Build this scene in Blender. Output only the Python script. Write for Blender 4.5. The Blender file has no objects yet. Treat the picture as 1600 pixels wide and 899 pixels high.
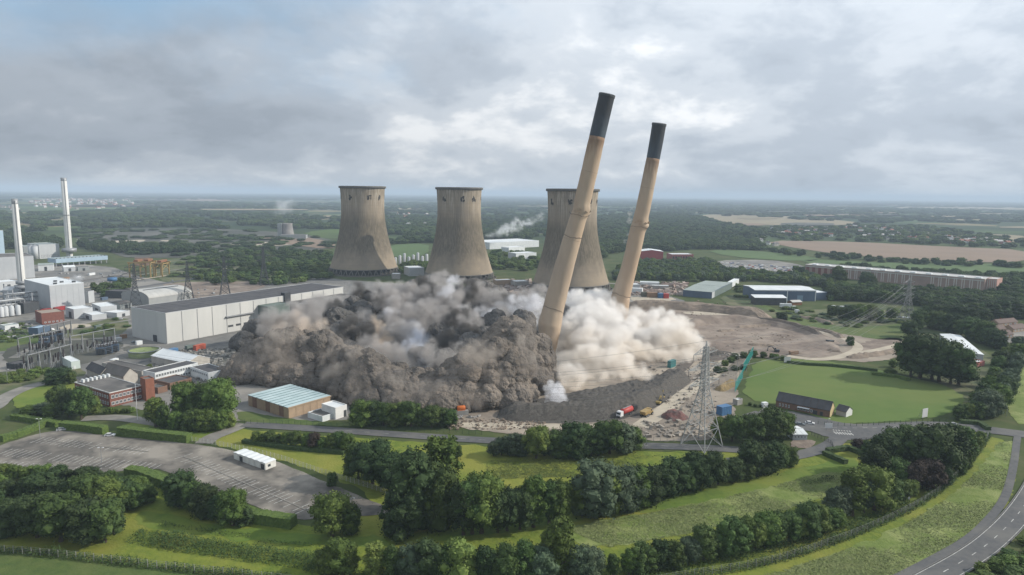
import bpy, bmesh, math, random
import numpy as np
from mathutils import Matrix, Vector, noise
R = math.radians
random.seed(7); rng = np.random.default_rng(7)
scene = bpy.context.scene
C = scene.collection

# ------------------------------------------------------------------ camera
FOC = 1600*24/36.0
CAMZ = 110.0
cam_d = bpy.data.cameras.new('camera'); cam_d.lens = 24; cam_d.sensor_width = 36
cam_d.clip_start = 1.0; cam_d.clip_end = 200000
cam = bpy.data.objects.new('camera', cam_d); C.objects.link(cam)
CM = Matrix.Translation((0, 0, CAMZ)) @ Matrix.Rotation(R(90-7.85), 4, 'X') @ Matrix.Rotation(R(0.6), 4, 'Z')
cam.matrix_world = CM
scene.camera = cam
CR = np.array(CM.to_3x3())

# ------------------------------------------------------------------ light
SUN_EL, SUN_AZ = 30.0, 4.0       # azimuth measured from +X towards +Y (the sun stands to the right)
sd = Vector((math.cos(R(SUN_EL))*math.cos(R(SUN_AZ)), math.cos(R(SUN_EL))*math.sin(R(SUN_AZ)), math.sin(R(SUN_EL))))
sl = bpy.data.lights.new('sun', 'SUN'); sl.energy = 5.0; sl.angle = R(0.6); sl.color = (1.0, 0.93, 0.83)
so = bpy.data.objects.new('sun', sl); C.objects.link(so)
so.rotation_euler = sd.to_track_quat('Z', 'Y').to_euler(); so.location = (0, 0, 500)

world = bpy.data.worlds.new('World'); scene.world = world; world.use_nodes = True
def build_world():
    nt = world.node_tree; N = nt.nodes; Lk = nt.links; N.clear()
    out = N.new('ShaderNodeOutputWorld'); bg = N.new('ShaderNodeBackground')
    sky = N.new('ShaderNodeTexSky'); sky.sky_type = 'NISHITA'; sky.sun_disc = False
    sky.sun_elevation = R(SUN_EL); sky.sun_rotation = R(90-SUN_AZ); sky.air_density = 1.6; sky.dust_density = 0.2; sky.ozone_density = 4.0
    tc = N.new('ShaderNodeTexCoord'); sep = N.new('ShaderNodeSeparateXYZ'); Lk.new(tc.outputs['Generated'], sep.inputs[0])
    def math_(op, a, b=None, c=None):
        n = N.new('ShaderNodeMath'); n.operation = op
        for i, v in enumerate((a, b, c)):
            if v is None: continue
            if isinstance(v, (int, float)): n.inputs[i].default_value = v
            else: Lk.new(v, n.inputs[i])
        return n.outputs[0]
    zz = math_('ADD', math_('MAXIMUM', sep.outputs[2], 0.0), 0.38)
    ux = math_('DIVIDE', sep.outputs[0], zz); uy = math_('DIVIDE', sep.outputs[1], zz)
    cb = N.new('ShaderNodeCombineXYZ'); Lk.new(ux, cb.inputs[0]); Lk.new(uy, cb.inputs[1])
    def noise_(scale, det, rough, off, dist=0.0):
        mp = N.new('ShaderNodeMapping'); mp.inputs['Location'].default_value = off; Lk.new(cb.outputs[0], mp.inputs[0])
        n = N.new('ShaderNodeTexNoise'); n.inputs['Scale'].default_value = scale; n.inputs['Detail'].default_value = det
        n.inputs['Roughness'].default_value = rough; n.inputs['Distortion'].default_value = dist
        Lk.new(mp.outputs[0], n.inputs['Vector']); return n.outputs['Fac']
    def ramp(v, stops):
        r = N.new('ShaderNodeValToRGB'); el = r.color_ramp.elements
        while len(el) > 1: el.remove(el[0])
        el[0].position = stops[0][0]; el[0].color = stops[0][1]
        for p, c in stops[1:]:
            e = el.new(p); e.color = c
        r.color_ramp.interpolation = 'EASE'
        Lk.new(v, r.inputs[0]); return r.outputs[0]
    big = noise_(0.95, 3, 0.5, (5.6, 3.4, 0)); mid = noise_(2.6, 9, 0.58, (0.2, 8.3, 1), 0.15); fine = noise_(8.0, 6, 0.6, (4, 1, 2), 0.2)
    v = math_('ADD', math_('MULTIPLY', big, 0.55), math_('ADD', math_('MULTIPLY', mid, 0.5), math_('MULTIPLY', fine, 0.13)))
    col = ramp(v, [(0.46, (0.385, 0.44, 0.51, 1)), (0.56, (0.475, 0.535, 0.61, 1)), (0.645, (0.61, 0.665, 0.73, 1)), (0.74, (0.90, 0.925, 0.95, 1))])
    # broad brightness: the cloud deck is thinner (brighter) towards the sun's side and overhead
    g = math_('ADD', math_('MULTIPLY', sep.outputs[0], 0.34), math_('ADD', math_('MULTIPLY', sep.outputs[2], 1.5), 0.90))
    g = math_('MINIMUM', math_('MAXIMUM', g, 0.6), 1.55)
    vm = N.new('ShaderNodeVectorMath'); vm.operation = 'SCALE'; Lk.new(col, vm.inputs[0]); Lk.new(g, vm.inputs['Scale'])
    sc = N.new('ShaderNodeVectorMath'); sc.operation = 'SCALE'; Lk.new(sky.outputs[0], sc.inputs[0]); sc.inputs['Scale'].default_value = 0.12
    va = N.new('ShaderNodeVectorMath'); va.operation = 'ADD'; Lk.new(tc.outputs['Generated'], va.inputs[0]); va.inputs[1].default_value = (0, 0, .55); vn = N.new('ShaderNodeVectorMath'); vn.operation = 'NORMALIZE'; Lk.new(va.outputs[0], vn.inputs[0]); Lk.new(vn.outputs[0], sky.inputs['Vector'])
    gap = noise_(0.8, 6, 0.55, (3.1, -0.7, 4), 0.2)
    # the cloud deck is torn open in one place, up to the left
    vd = N.new('ShaderNodeVectorMath'); vd.operation = 'SUBTRACT'; Lk.new(tc.outputs['Generated'], vd.inputs[0]); vd.inputs[1].default_value = (-0.47, 0.85, 0.245)
    vq = N.new('ShaderNodeVectorMath'); vq.operation = 'MULTIPLY'; Lk.new(vd.outputs[0], vq.inputs[0]); vq.inputs[1].default_value = (1.5, 1.0, 4.2)
    vl = N.new('ShaderNodeVectorMath'); vl.operation = 'LENGTH'; Lk.new(vq.outputs[0], vl.inputs[0])
    gm = ramp(math_('ADD', math_('MULTIPLY', gap, 1.1), math_('MULTIPLY', vl.outputs['Value'], -0.55)), [(0.20, (0, 0, 0, 1)), (0.46, (0.85, 0.85, 0.85, 1))])
    veil = N.new('ShaderNodeVectorMath'); veil.operation = 'ADD'; Lk.new(sc.outputs[0], veil.inputs[0]); veil.inputs[1].default_value = (.20, .32, .40)   # thin high cloud over the blue
    mx = N.new('ShaderNodeMix'); mx.data_type = 'RGBA'; Lk.new(gm, mx.inputs[0]); Lk.new(vm.outputs[0], mx.inputs[6]); Lk.new(veil.outputs[0], mx.inputs[7])
    Lk.new(mx.outputs[2], bg.inputs[0]); bg.inputs[1].default_value = 1.0
    Lk.new(bg.outputs[0], out.inputs[0])
build_world()
vs = scene.view_settings; vs.view_transform = 'Standard'; vs.look = 'None'; vs.exposure = -0.05; vs.gamma = 1
cy = scene.cycles
cy.use_denoising = True; cy.max_bounces = 8; cy.diffuse_bounces = 2; cy.glossy_bounces = 2; cy.transmission_bounces = 4
cy.volume_bounces = 4; cy.transparent_max_bounces = 12; cy.volume_step_rate = 1.0; cy.volume_max_steps = 256
cy.caustics_reflective = False; cy.caustics_refractive = False

# ------------------------------------------------------------------ picture <-> place
def ray(x, y):
    d = CR @ np.array([(x-800)/FOC, -(y-449.5)/FOC, -1.0]); return d
def G(x, y, z=0.0):
    d = ray(x, y); t = (z-CAMZ)/d[2]; return Vector((d[0]*t, d[1]*t, z))
def P(x, y, D):
    d = ray(x, y); t = D/d[1]; return Vector((d[0]*t, D, CAMZ+d[2]*t))
def zat(p, ytop):
    """height above the point p that shows at picture row ytop"""
    x = 800.0
    lo, hi = -20.0, 300.0
    def row(z):
        v = CR.T @ np.array([p[0], p[1], z-CAMZ]); return 449.5 - FOC*v[1]/(-v[2])
    for _ in range(40):
        m = (lo+hi)/2
        if row(m) > ytop: lo = m
        else: hi = m
    return (lo+hi)/2
def pix(p):
    v = CR.T @ np.array([p[0], p[1], p[2]-CAMZ]); return 800+FOC*v[0]/(-v[2]), 449.5-FOC*v[1]/(-v[2])

# ------------------------------------------------------------------ materials
MATS = {}
def M(name, a, b=None, scale=1.0, rough=0.85, bump=0.0, det=6.0, c=None, s2=None, rnd=0.0, metal=0.0, spec=0.3, coord='POS', lo=0.35, hi=0.65, stretch=None, bscale=None):
    """a/b mixed by noise; c mixed in by a second, broader noise; rnd = variation from object to object"""
    if name in MATS: return MATS[name]
    m = bpy.data.materials.new(name); m.use_nodes = True; nt = m.node_tree; N = nt.nodes; Lk = nt.links
    bs = N['Principled BSDF']; bs.inputs['Roughness'].default_value = rough; bs.inputs['Metallic'].default_value = metal
    bs.inputs['Specular IOR Level'].default_value = spec
    if b is None: b = tuple(x*0.8 for x in a)
    if coord == 'POS':
        g = N.new('ShaderNodeNewGeometry'); vec = g.outputs['Position']
    else:
        g = N.new('ShaderNodeTexCoord'); vec = g.outputs['Object']
    if stretch:
        mp = N.new('ShaderNodeMapping'); mp.inputs['Scale'].default_value = stretch; Lk.new(vec, mp.inputs[0]); vec = mp.outputs[0]
    def nz(sc, d=det, ro=0.6):
        n = N.new('ShaderNodeTexNoise'); n.inputs['Scale'].default_value = sc; n.inputs['Detail'].default_value = d; n.inputs['Roughness'].default_value = ro
        Lk.new(vec, n.inputs['Vector']); return n.outputs['Fac']
    def mr(v, l, h):
        n = N.new('ShaderNodeMapRange'); n.inputs[1].default_value = l; n.inputs[2].default_value = h; Lk.new(v, n.inputs[0]); return n.outputs[0]
    def mix(f, p, q):
        n = N.new('ShaderNodeMix'); n.data_type = 'RGBA'
        if isinstance(f, float): n.inputs[0].default_value = f
        else: Lk.new(f, n.inputs[0])
        for i, v in ((6, p), (7, q)):
            if isinstance(v, tuple): n.inputs[i].default_value = (*v, 1)
            else: Lk.new(v, n.inputs[i])
        return n.outputs[2]
    col = mix(mr(nz(scale), lo, hi), a, b)
    if c is not None: col = mix(mr(nz(s2 or scale*0.2, 4), 0.45, 0.62), col, c)
    if rnd > 0:
        oi = N.new('ShaderNodeObjectInfo'); hs = N.new('ShaderNodeHueSaturation')
        r1 = N.new('ShaderNodeMapRange'); Lk.new(oi.outputs['Random'], r1.inputs[0]); r1.inputs[3].default_value = 1-rnd; r1.inputs[4].default_value = 1+rnd
        Lk.new(r1.outputs[0], hs.inputs['Value'])
        ml = N.new('ShaderNodeMath'); ml.operation = 'MULTIPLY'; ml.inputs[1].default_value = 7.31; Lk.new(oi.outputs['Random'], ml.inputs[0])
        fr = N.new('ShaderNodeMath'); fr.operation = 'FRACT'; Lk.new(ml.outputs[0], fr.inputs[0])
        r2 = N.new('ShaderNodeMapRange'); Lk.new(fr.outputs[0], r2.inputs[0]); r2.inputs[3].default_value = 0.5-0.05*min(rnd*2, 1); r2.inputs[4].default_value = 0.5+0.03*min(rnd*2, 1)
        Lk.new(r2.outputs[0], hs.inputs['Hue']); Lk.new(col, hs.inputs['Color']); col = hs.outputs[0]
    Lk.new(col, bs.inputs['Base Color'])
    if bump > 0:
        bp = N.new('ShaderNodeBump'); bp.inputs['Strength'].default_value = 0.6; bp.inputs['Distance'].default_value = bump
        Lk.new(nz(bscale or scale*3, 5), bp.inputs['Height']); Lk.new(bp.outputs[0], bs.inputs['Normal'])
    m.cycles.use_bump_map_correction = False
    MATS[name] = m; return m

white = lambda: M('white_cladding', (0.62, 0.64, 0.64), (0.52, 0.55, 0.56), 0.3, 0.6)
glassm = lambda: M('dark_glass', (0.03, 0.04, 0.05), (0.05, 0.06, 0.07), 0.5, 0.15, spec=0.6)
steel = lambda: M('galvanised_steel', (0.30, 0.31, 0.32), (0.22, 0.23, 0.24), 1.0, 0.5, metal=0.3)
darksteel = lambda: M('dark_steel', (0.06, 0.065, 0.07), (0.035, 0.04, 0.045), 1.0, 0.6)
woodm = lambda: M('bark', (0.09, 0.07, 0.05), (0.05, 0.04, 0.03), 2.0, 0.9)
tyre = lambda: M('tyre_rubber', (0.02, 0.02, 0.02), (0.03, 0.03, 0.03), 2, 0.9)

# ------------------------------------------------------------------ mesh helpers
def setp(o, label=None, cat=None, group=None, kind=None):
    if label: o['label'] = label
    if cat: o['category'] = cat
    if group: o['group'] = group
    if kind: o['kind'] = kind
    return o
def link(name, me, parent=None, mats=()):
    o = bpy.data.objects.new(name, me); C.objects.link(o)
    if parent is not None: o.parent = parent
    for m in mats:
        if m is not None and me is not None: me.materials.append(m)
    return o
def thing(name, label, cat, loc=(0, 0, 0), rot=0.0, group=None):
    o = bpy.data.objects.new(name, None); C.objects.link(o); o.location = loc; o.rotation_euler = (0, 0, rot); o.empty_display_size = 1
    return setp(o, label, cat, group)
class MB:
    def __init__(s): s.v = []; s.f = []; s.m = []; s.k = 0
    def poly(s, pts, faces):
        n = len(s.v); s.v += [tuple(p) for p in pts]
        for f in faces: s.f.append(tuple(n+i for i in f)); s.m.append(s.k)
        return s
    def box(s, x0, x1, y0, y1, z0, z1):
        return s.poly([(x0,y0,z0),(x1,y0,z0),(x1,y1,z0),(x0,y1,z0),(x0,y0,z1),(x1,y0,z1),(x1,y1,z1),(x0,y1,z1)],
                      [(0,3,2,1),(4,5,6,7),(0,1,5,4),(1,2,6,5),(2,3,7,6),(3,0,4,7)])
    def bar(s, p, q, w, h=None):
        p = Vector(p); q = Vector(q); d = (q-p)
        if d.length < 1e-6: return s
        d.normalize(); up = Vector((0, 0, 1)) if abs(d.z) < 0.95 else Vector((1, 0, 0))
        a = d.cross(up).normalized()*w/2; b = d.cross(a).normalized()*(h or w)/2
        pts = [p-a-b, p+a-b, p+a+b, p-a+b, q-a-b, q+a-b, q+a+b, q-a+b]
        return s.poly(pts, [(0,3,2,1),(4,5,6,7),(0,1,5,4),(1,2,6,5),(2,3,7,6),(3,0,4,7)])
    def prism(s, pts2, y0, y1, axis='y'):
        """outline pts2 (a,z) swept along y (axis='y') or x"""
        n = len(pts2)
        if axis == 'y': vs_ = [(a, y0, z) for a, z in pts2]+[(a, y1, z) for a, z in pts2]
        else: vs_ = [(y0, a, z) for a, z in pts2]+[(y1, a, z) for a, z in pts2]
        fs = [tuple(range(n)), tuple(range(2*n-1, n-1, -1))]+[(i, (i+1) % n, n+(i+1) % n, n+i) for i in range(n)]
        return s.poly(vs_, fs)
    def lathe(s, prof, n=32, cx=0, cy=0, close=False):
        vs_ = []; fs = []
        for r, z in prof:
            for i in range(n):
                a = 2*math.pi*i/n; vs_.append((cx+r*math.cos(a), cy+r*math.sin(a), z))
        for j in range(len(prof)-1):
            for i in range(n):
                fs.append((j*n+i, j*n+(i+1) % n, (j+1)*n+(i+1) % n, (j+1)*n+i))
        if close:
            fs.append(tuple(range(n-1, -1, -1))); fs.append(tuple((len(prof)-1)*n+i for i in range(n)))
        return s.poly(vs_, fs)
    def cyl(s, r, z0, z1, cx=0, cy=0, n=12): return s.lathe([(r, z0), (r, z1)], n, cx, cy, True)
    def tube(s, pts, rads, n=24, cap=True):
        vs_ = []; fs = []; pts = [Vector(p) for p in pts]
        for k, p in enumerate(pts):
            d = (pts[min(k+1, len(pts)-1)]-pts[max(k-1, 0)]).normalized()
            ref = Vector((0, 1, 0)) if abs(d.y) < 0.9 else Vector((1, 0, 0))
            a = d.cross(ref).normalized(); b = a.cross(d).normalized()
            for i in range(n):
                t = 2*math.pi*i/n; vs_.append(p+(a*math.cos(t)+b*math.sin(t))*rads[k])
        for k in range(len(pts)-1):
            for i in range(n): fs.append((k*n+i, (k+1)*n+i, (k+1)*n+(i+1) % n, k*n+(i+1) % n))
        if cap: fs.append(tuple(range(n))); fs.append(tuple((len(pts)-1)*n+i for i in range(n-1, -1, -1)))
        return s.poly(vs_, fs)
    def build(s, name, mats, parent=None, smooth=False):
        me = bpy.data.meshes.new(name); me.from_pydata(s.v, [], s.f)
        if not isinstance(mats, (list, tuple)): mats = [mats]
        for m in mats: me.materials.append(m)
        if len(mats) > 1: me.polygons.foreach_set('material_index', s.m)
        if smooth: me.polygons.foreach_set('use_smooth', [True]*len(me.polygons))
        me.update(); bm = bmesh.new(); bm.from_mesh(me); bmesh.ops.recalc_face_normals(bm, faces=bm.faces); bm.to_mesh(me); bm.free()
        return link(name, me, parent)

ORD = 'first second third fourth fifth sixth seventh eighth ninth tenth eleventh twelfth thirteenth fourteenth fifteenth sixteenth seventeenth eighteenth nineteenth twentieth'.split()
def ordinal(i):
    if i < 20: return ORD[i]
    t = i+1; tens = {2: 'twenty', 3: 'thirty', 4: 'forty', 5: 'fifty'}[t//10]
    if t % 10 == 0: return {2: 'twentieth', 3: 'thirtieth', 4: 'fortieth', 5: 'fiftieth'}[t//10]
    return tens+'-'+ORD[t % 10-1]

# ------------------------------------------------------------------ ground
def grass_mat(name, a, b, c, **k): return M(name, a, b, k.pop('scale', 0.10), 0.95, bump=k.pop('bump', 0.25), c=c, s2=k.pop('s2', 0.025), **k)
def make_ground():
    m = bpy.data.materials.new('countryside'); m.use_nodes = True; nt = m.node_tree; N = nt.nodes; Lk = nt.links
    bs = N['Principled BSDF']; bs.inputs['Roughness'].default_value = 0.95; bs.inputs['Specular IOR Level'].default_value = 0.1
    g = N.new('ShaderNodeNewGeometry'); pos = g.outputs['Position']
    def nz(sc, d=6, ro=0.6):
        n = N.new('ShaderNodeTexNoise'); n.inputs['Scale'].default_value = sc; n.inputs['Detail'].default_value = d; n.inputs['Roughness'].default_value = ro; Lk.new(pos, n.inputs['Vector']); return n
    def ramp(v, st, interp='LINEAR'):
        r = N.new('ShaderNodeValToRGB'); el = r.color_ramp.elements
        while len(el) > 1: el.remove(el[0])
        el[0].position, el[0].color = st[0][0], (*st[0][1], 1)
        for p, c in st[1:]: e = el.new(p); e.color = (*c, 1)
        r.color_ramp.interpolation = interp; Lk.new(v, r.inputs[0]); return r.outputs[0]
    def mix(f, p, q):
        n = N.new('ShaderNodeMix'); n.data_type = 'RGBA'; Lk.new(f, n.inputs[0]); Lk.new(p, n.inputs[6]); Lk.new(q, n.inputs[7]); return n.outputs[2]
    # patchwork of fields
    w = nz(0.0015, 3); vm = N.new('ShaderNodeVectorMath'); vm.operation = 'MULTIPLY_ADD'; Lk.new(w.outputs['Color'], vm.inputs[0]); vm.inputs[1].default_value = (260, 260, 0); Lk.new(pos, vm.inputs[2])
    vo = N.new('ShaderNodeTexVoronoi'); vo.inputs['Scale'].default_value = 1/420.0; vo.distance = 'CHEBYCHEV'; Lk.new(vm.outputs[0], vo.inputs['Vector'])
    sp = N.new('ShaderNodeSeparateColor'); Lk.new(vo.outputs['Color'], sp.inputs[0])
    field = ramp(sp.outputs[0], [(0.0, (0.05, 0.085, 0.028)), (0.25, (0.075, 0.115, 0.032)), (0.42, (0.035, 0.055, 0.022)), (0.6, (0.15, 0.13, 0.07)), (0.72, (0.055, 0.09, 0.03)), (0.88, (0.20, 0.17, 0.10))], 'CONSTANT')
    wood = ramp(nz(0.0011, 8, 0.65).outputs['Fac'], [(0.46, (0, 0, 0)), (0.52, (1, 1, 1))])
    dk = ramp(nz(0.02, 6).outputs['Fac'], [(0.3, (0.018, 0.034, 0.014)), (0.7, (0.035, 0.06, 0.024))])
    far = mix(wood, field, dk)
    near = ramp(nz(0.035, 9, 0.7).outputs['Fac'], [(0.3, (0.035, 0.055, 0.02)), (0.5, (0.06, 0.08, 0.028)), (0.7, (0.10, 0.10, 0.05))])
    sx = N.new('ShaderNodeSeparateXYZ'); Lk.new(pos, sx.inputs[0])
    mr = N.new('ShaderNodeMapRange'); mr.inputs[1].default_value = 1300; mr.inputs[2].default_value = 1900; Lk.new(sx.outputs[1], mr.inputs[0])
    Lk.new(mix(mr.outputs[0], near, far), bs.inputs['Base Color'])
    s = MB(); ys = [-2000, 0, 1000, 3000, 8000, 20000, 60000, 110000]; xs = [-90000, -20000, -5000, -1000, 1000, 5000, 20000, 90000]
    vs_ = [(x, y, 0) for y in ys for x in xs]; n = len(xs)
    s.poly(vs_, [(j*n+i, j*n+i+1, (j+1)*n+i+1, (j+1)*n+i) for j in range(len(ys)-1) for i in range(n-1)])
    setp(s.build('ground', m), kind='structure')
make_ground()

LAYER = [0]
def smooth_closed(pts, it=2):
    for _ in range(it):
        q = []
        for i in range(len(pts)):
            a, b = pts[i], pts[(i+1) % len(pts)]
            q += [a*0.75+b*0.25, a*0.25+b*0.75]
        pts = q
    return pts
def smooth_open(pts, it=2):
    for _ in range(it):
        q = [pts[0]]
        for i in range(len(pts)-1):
            a, b = pts[i], pts[i+1]; q += [a*0.75+b*0.25, a*0.25+b*0.75]
        q.append(pts[-1]); pts = q
    return pts
def patch(name, px, mat, z=None, it=1, kind='structure', world_pts=False, wob=1.9):
    LAYER[0] += 1
    if z is None: z = 0.02+0.006*LAYER[0]
    pts = [Vector(p) if world_pts else G(*p) for p in px]
    if it: pts = smooth_closed(pts, it)
    if wob and max((a-b).length for a in pts for b in pts) < 1500:
        q = []
        for i in range(len(pts)):
            a, b = pts[i], pts[(i+1) % len(pts)]; k = max(1, min(60, int((b-a).length/2.2)))
            for j in range(k):
                c = a.lerp(b, j/k); q.append(c+Vector((noise.noise(c*.13)+.7*noise.noise(c*.45), noise.noise(c*.13+Vector((40, 0, 0)))+.7*noise.noise(c*.45+Vector((0, 40, 0))), 0))*wob)
        pts = q
    bm = bmesh.new(); vv = [bm.verts.new((p.x, p.y, z)) for p in pts]; f = bm.faces.new(vv)
    if f.normal.z < 0 or True: bmesh.ops.recalc_face_normals(bm, faces=bm.faces)
    bmesh.ops.triangulate(bm, faces=bm.faces)
    for f in bm.faces:
        f.normal_update()
        if f.normal.z < 0: f.normal_flip()
    me = bpy.data.meshes.new(name); bm.to_mesh(me); bm.free()
    return setp(link(name, me, None, [mat]), kind=kind)
def resample(pts, step):
    out = [pts[0].copy()]; acc = 0
    for a, b in zip(pts[:-1], pts[1:]):
        L = (b-a).length; t = step-acc
        while t <= L: out.append(a.lerp(b, t/L)); t += step
        acc = (acc+L) % step if L else acc
    return out
def ribbon(name, px, w, mat, z=None, it=2, kind='structure', pts=None):
    LAYER[0] += 1
    if z is None: z = 0.02+0.006*LAYER[0]
    pts = pts or smooth_open([G(*p) for p in px], it); s = MB(); v = []
    for i, p in enumerate(pts):
        d = (pts[min(i+1, len(pts)-1)]-pts[max(i-1, 0)]).normalized(); n = Vector((-d.y, d.x, 0))*w/2
        v += [(p.x+n.x, p.y+n.y, z), (p.x-n.x, p.y-n.y, z)]
    s.poly(v, [(2*i+1, 2*i+3, 2*i+2, 2*i) for i in range(len(pts)-1)])
    return setp(s.build(name, mat), kind=kind)
def offset(pts, o):
    r = []
    for i, p in enumerate(pts):
        d = (pts[min(i+1, len(pts)-1)]-pts[max(i-1, 0)]).normalized(); r.append(p+Vector((-d.y, d.x, 0))*o)
    return r

asphalt = M('asphalt', (0.075, 0.078, 0.082), (0.10, 0.10, 0.10), 0.5, 0.9, bump=0.02, c=(0.12, 0.118, 0.112), s2=0.06)
concrete_pave = M('worn_concrete', (0.25, 0.235, 0.21), (0.18, 0.172, 0.155), 0.25, 0.9, c=(0.14, 0.135, 0.12), s2=0.04)
carpark_m = M('car_park_surface', (0.145, 0.132, 0.115), (0.07, 0.066, 0.06), 0.16, 0.9, bump=0.03, c=(0.25, 0.228, 0.195), s2=0.045, det=12)
paint = M('road_paint', (0.55, 0.55, 0.52), (0.25, 0.25, 0.24), 0.8, 0.8, det=8)
grass_meadow = grass_mat('meadow_grass', (0.085, 0.128, 0.014), (0.148, 0.180, 0.022), (0.185, 0.190, 0.032), scale=0.35, bump=0.5, det=12)  # yellow-olive tone of the meadow grass itself
grass_green = grass_mat('mown_grass', (0.072, 0.122, 0.016), (0.105, 0.158, 0.022), (0.140, 0.170, 0.028), scale=0.28, det=9)
grass_pale = grass_mat('seeding_grass', (0.14, 0.185, 0.045), (0.095, 0.138, 0.026), (0.20, 0.23, 0.078), scale=0.5, bump=0.5, s2=0.09, det=10)
grass_field = grass_mat('cricket_grass', (0.070, 0.118, 0.022), (0.084, 0.134, 0.026), (0.108, 0.142, 0.034), scale=0.05, bump=0.05, s2=0.012)
grass_dark = grass_mat('rough_grass', (0.05, 0.085, 0.02), (0.08, 0.115, 0.028), (0.10, 0.12, 0.035), scale=0.3, bump=0.4)
scrub = M('scrub_ground', (0.075, 0.095, 0.035), (0.14, 0.13, 0.075), 0.09, 0.95, bump=0.4, c=(0.045, 0.07, 0.025), s2=0.03, det=9)
dirt = M('bare_dirt', (0.24, 0.20, 0.16), (0.15, 0.13, 0.108), 0.12, 0.95, bump=0.5, c=(0.31, 0.265, 0.21), s2=0.03, det=10)
dirt_brown = M('pink_brown_dirt', (0.20, 0.158, 0.128), (0.13, 0.105, 0.087), 0.15, 0.95, bump=0.8, c=(0.26, 0.215, 0.175), s2=0.04, det=10)
pale_dirt = M('pale_dirt', (0.42, 0.37, 0.29), (0.33, 0.29, 0.23), 0.1, 0.95, bump=0.1, det=8)
yard = M('yard_gravel', (0.17, 0.165, 0.155), (0.11, 0.11, 0.105), 0.1, 0.95, bump=0.1, c=(0.24, 0.225, 0.20), s2=0.02, det=9)
ash = M('ash_ground', (0.07, 0.072, 0.058), (0.04, 0.046, 0.034), 0.012, 0.95, c=(0.11, 0.107, 0.092), s2=0.006, det=10)
stubble = M('stubble', (0.22, 0.16, 0.115), (0.19, 0.14, 0.10), 0.01, 0.95, det=4)
straw = M('straw_field', (0.25, 0.205, 0.13), (0.20, 0.17, 0.105), 0.01, 0.95, det=4)
green_f = M('green_field', (0.075, 0.125, 0.038), (0.06, 0.10, 0.03), 0.008, 0.95, det=4)

# far fields (kept well above the sheet: they lie kilometres off)
def far_patch(name, px, mat, z=0.6): return patch(name, px, mat, z=z, it=1)
far_patch('ash_lagoon_ground', [(95, 360), (250, 356), (400, 360), (520, 372), (520, 392), (380, 402), (240, 404), (180, 402)], ash)
far_patch('pale_lagoon', [(112, 374), (150, 378), (185, 377), (230, 375), (222, 379), (170, 384), (140, 380)], pale_dirt, 0.9)
far_patch('pale_lagoon', [(250, 376), (292, 376), (290, 378), (252, 378)], pale_dirt, 0.9)
far_patch('pale_lagoon', [(345, 383), (400, 378), (470, 382), (420, 386)], pale_dirt, 0.9)
far_patch('stubble_field', [(60, 306), (190, 304.5), (370, 311), (350, 316), (230, 311), (70, 310)], stubble)
far_patch('stubble_field', [(1185, 376), (1330, 378), (1480, 386), (1610, 391), (1610, 411), (1500, 410), (1390, 405), (1260, 392)], stubble)
far_patch('straw_field', [(1080, 336), (1180, 335), (1340, 346), (1335, 353), (1180, 352), (1110, 347)], straw)
far_patch('straw_field', [(1470, 368), (1560, 366), (1610, 370), (1610, 380), (1500, 376)], straw)
far_patch('green_field', [(1240, 404), (1390, 412), (1610, 414), (1610, 432), (1470, 432), (1300, 424)], green_f)
far_patch('green_field', [(1100, 391), (1180, 392), (1290, 404), (1260, 410), (1140, 402)], green_f)
far_patch('green_field', [(1080, 352), (1160, 354), (1180, 358), (1070, 357)], green_f)
far_patch('straw_field', [(1380, 325), (1470, 321), (1610, 325), (1610, 328), (1430, 329)], straw)
far_patch('straw_field', [(760, 402), (820, 400), (850, 408), (770, 410)], straw)
far_patch('green_field', [(440, 400), (530, 392), (530, 412), (470, 420)], green_f)
far_patch('green_field', [(600, 384), (670, 380), (670, 400), (610, 405)], green_f, 0.7)
far_patch('stubble_field', [(400, 372), (470, 370), (525, 380), (520, 392), (430, 380)], stubble, 1.2)

# site ground
patch('yard_ground', [(-260, 440), (0, 415), (160, 412), (240, 440), (330, 448), (470, 430), (560, 440), (800, 452), (1010, 452), (1090, 476), (1000, 600), (780, 650), (560, 655), (380, 662), (200, 640), (60, 590), (-160, 560)], yard, z=0.10)
patch('grass_verge', [(-140, 510), (20, 502), (60, 520), (100, 530), (40, 545), (-120, 565)], grass_dark, z=0.13)
patch('grass_verge', [(110, 512), (200, 492), (202, 520), (150, 530), (90, 528)], scrub, z=0.13)
patch('grass_verge', [(225, 404), (480, 398), (520, 418), (500, 436), (400, 446), (300, 448), (240, 436)], scrub, z=0.12)
patch('grass_verge', [(-120, 590), (0, 582), (120, 572), (140, 590), (60, 610), (10, 620), (-100, 650)], scrub, z=0.13)
patch('bare_ground', [(240, 446), (300, 440), (420, 440), (410, 452), (320, 470), (300, 466)], dirt_brown, z=0.16)
patch('demolition_ground', [(620, 640), (760, 640), (860, 610), (960, 560), (980, 470), (1090, 474), (1200, 486), (1260, 500), (1400, 525), (1425, 540), (1400, 562), (1330, 568), (1200, 548), (1170, 560), (1150, 600), (1150, 640), (1130, 690), (1000, 688), (850, 683), (700, 668)], dirt, z=0.19)
patch('bare_ground', [(1000, 478), (1090, 476), (1190, 486), (1245, 497), (1190, 512), (1060, 505), (985, 500)], dirt_brown, z=0.22)
patch('pale_ground', [(1062, 488), (1100, 486), (1160, 491), (1150, 494), (1075, 492)], pale_dirt, z=0.25)
patch('pale_ground', [(985, 463), (1045, 464), (1060, 470), (990, 474)], pale_dirt, z=0.25)
patch('pale_ground', [(1105, 595), (1150, 545), (1180, 548), (1140, 600), (1110, 640), (1085, 660), (1040, 660)], dirt, z=0.22)
patch('scrub_ground', [(1140, 470), (1180, 470), (1240, 496), (1320, 504), (1420, 500), (1430, 525), (1400, 535), (1300, 520), (1200, 500)], grass_dark, z=0.22)
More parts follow.
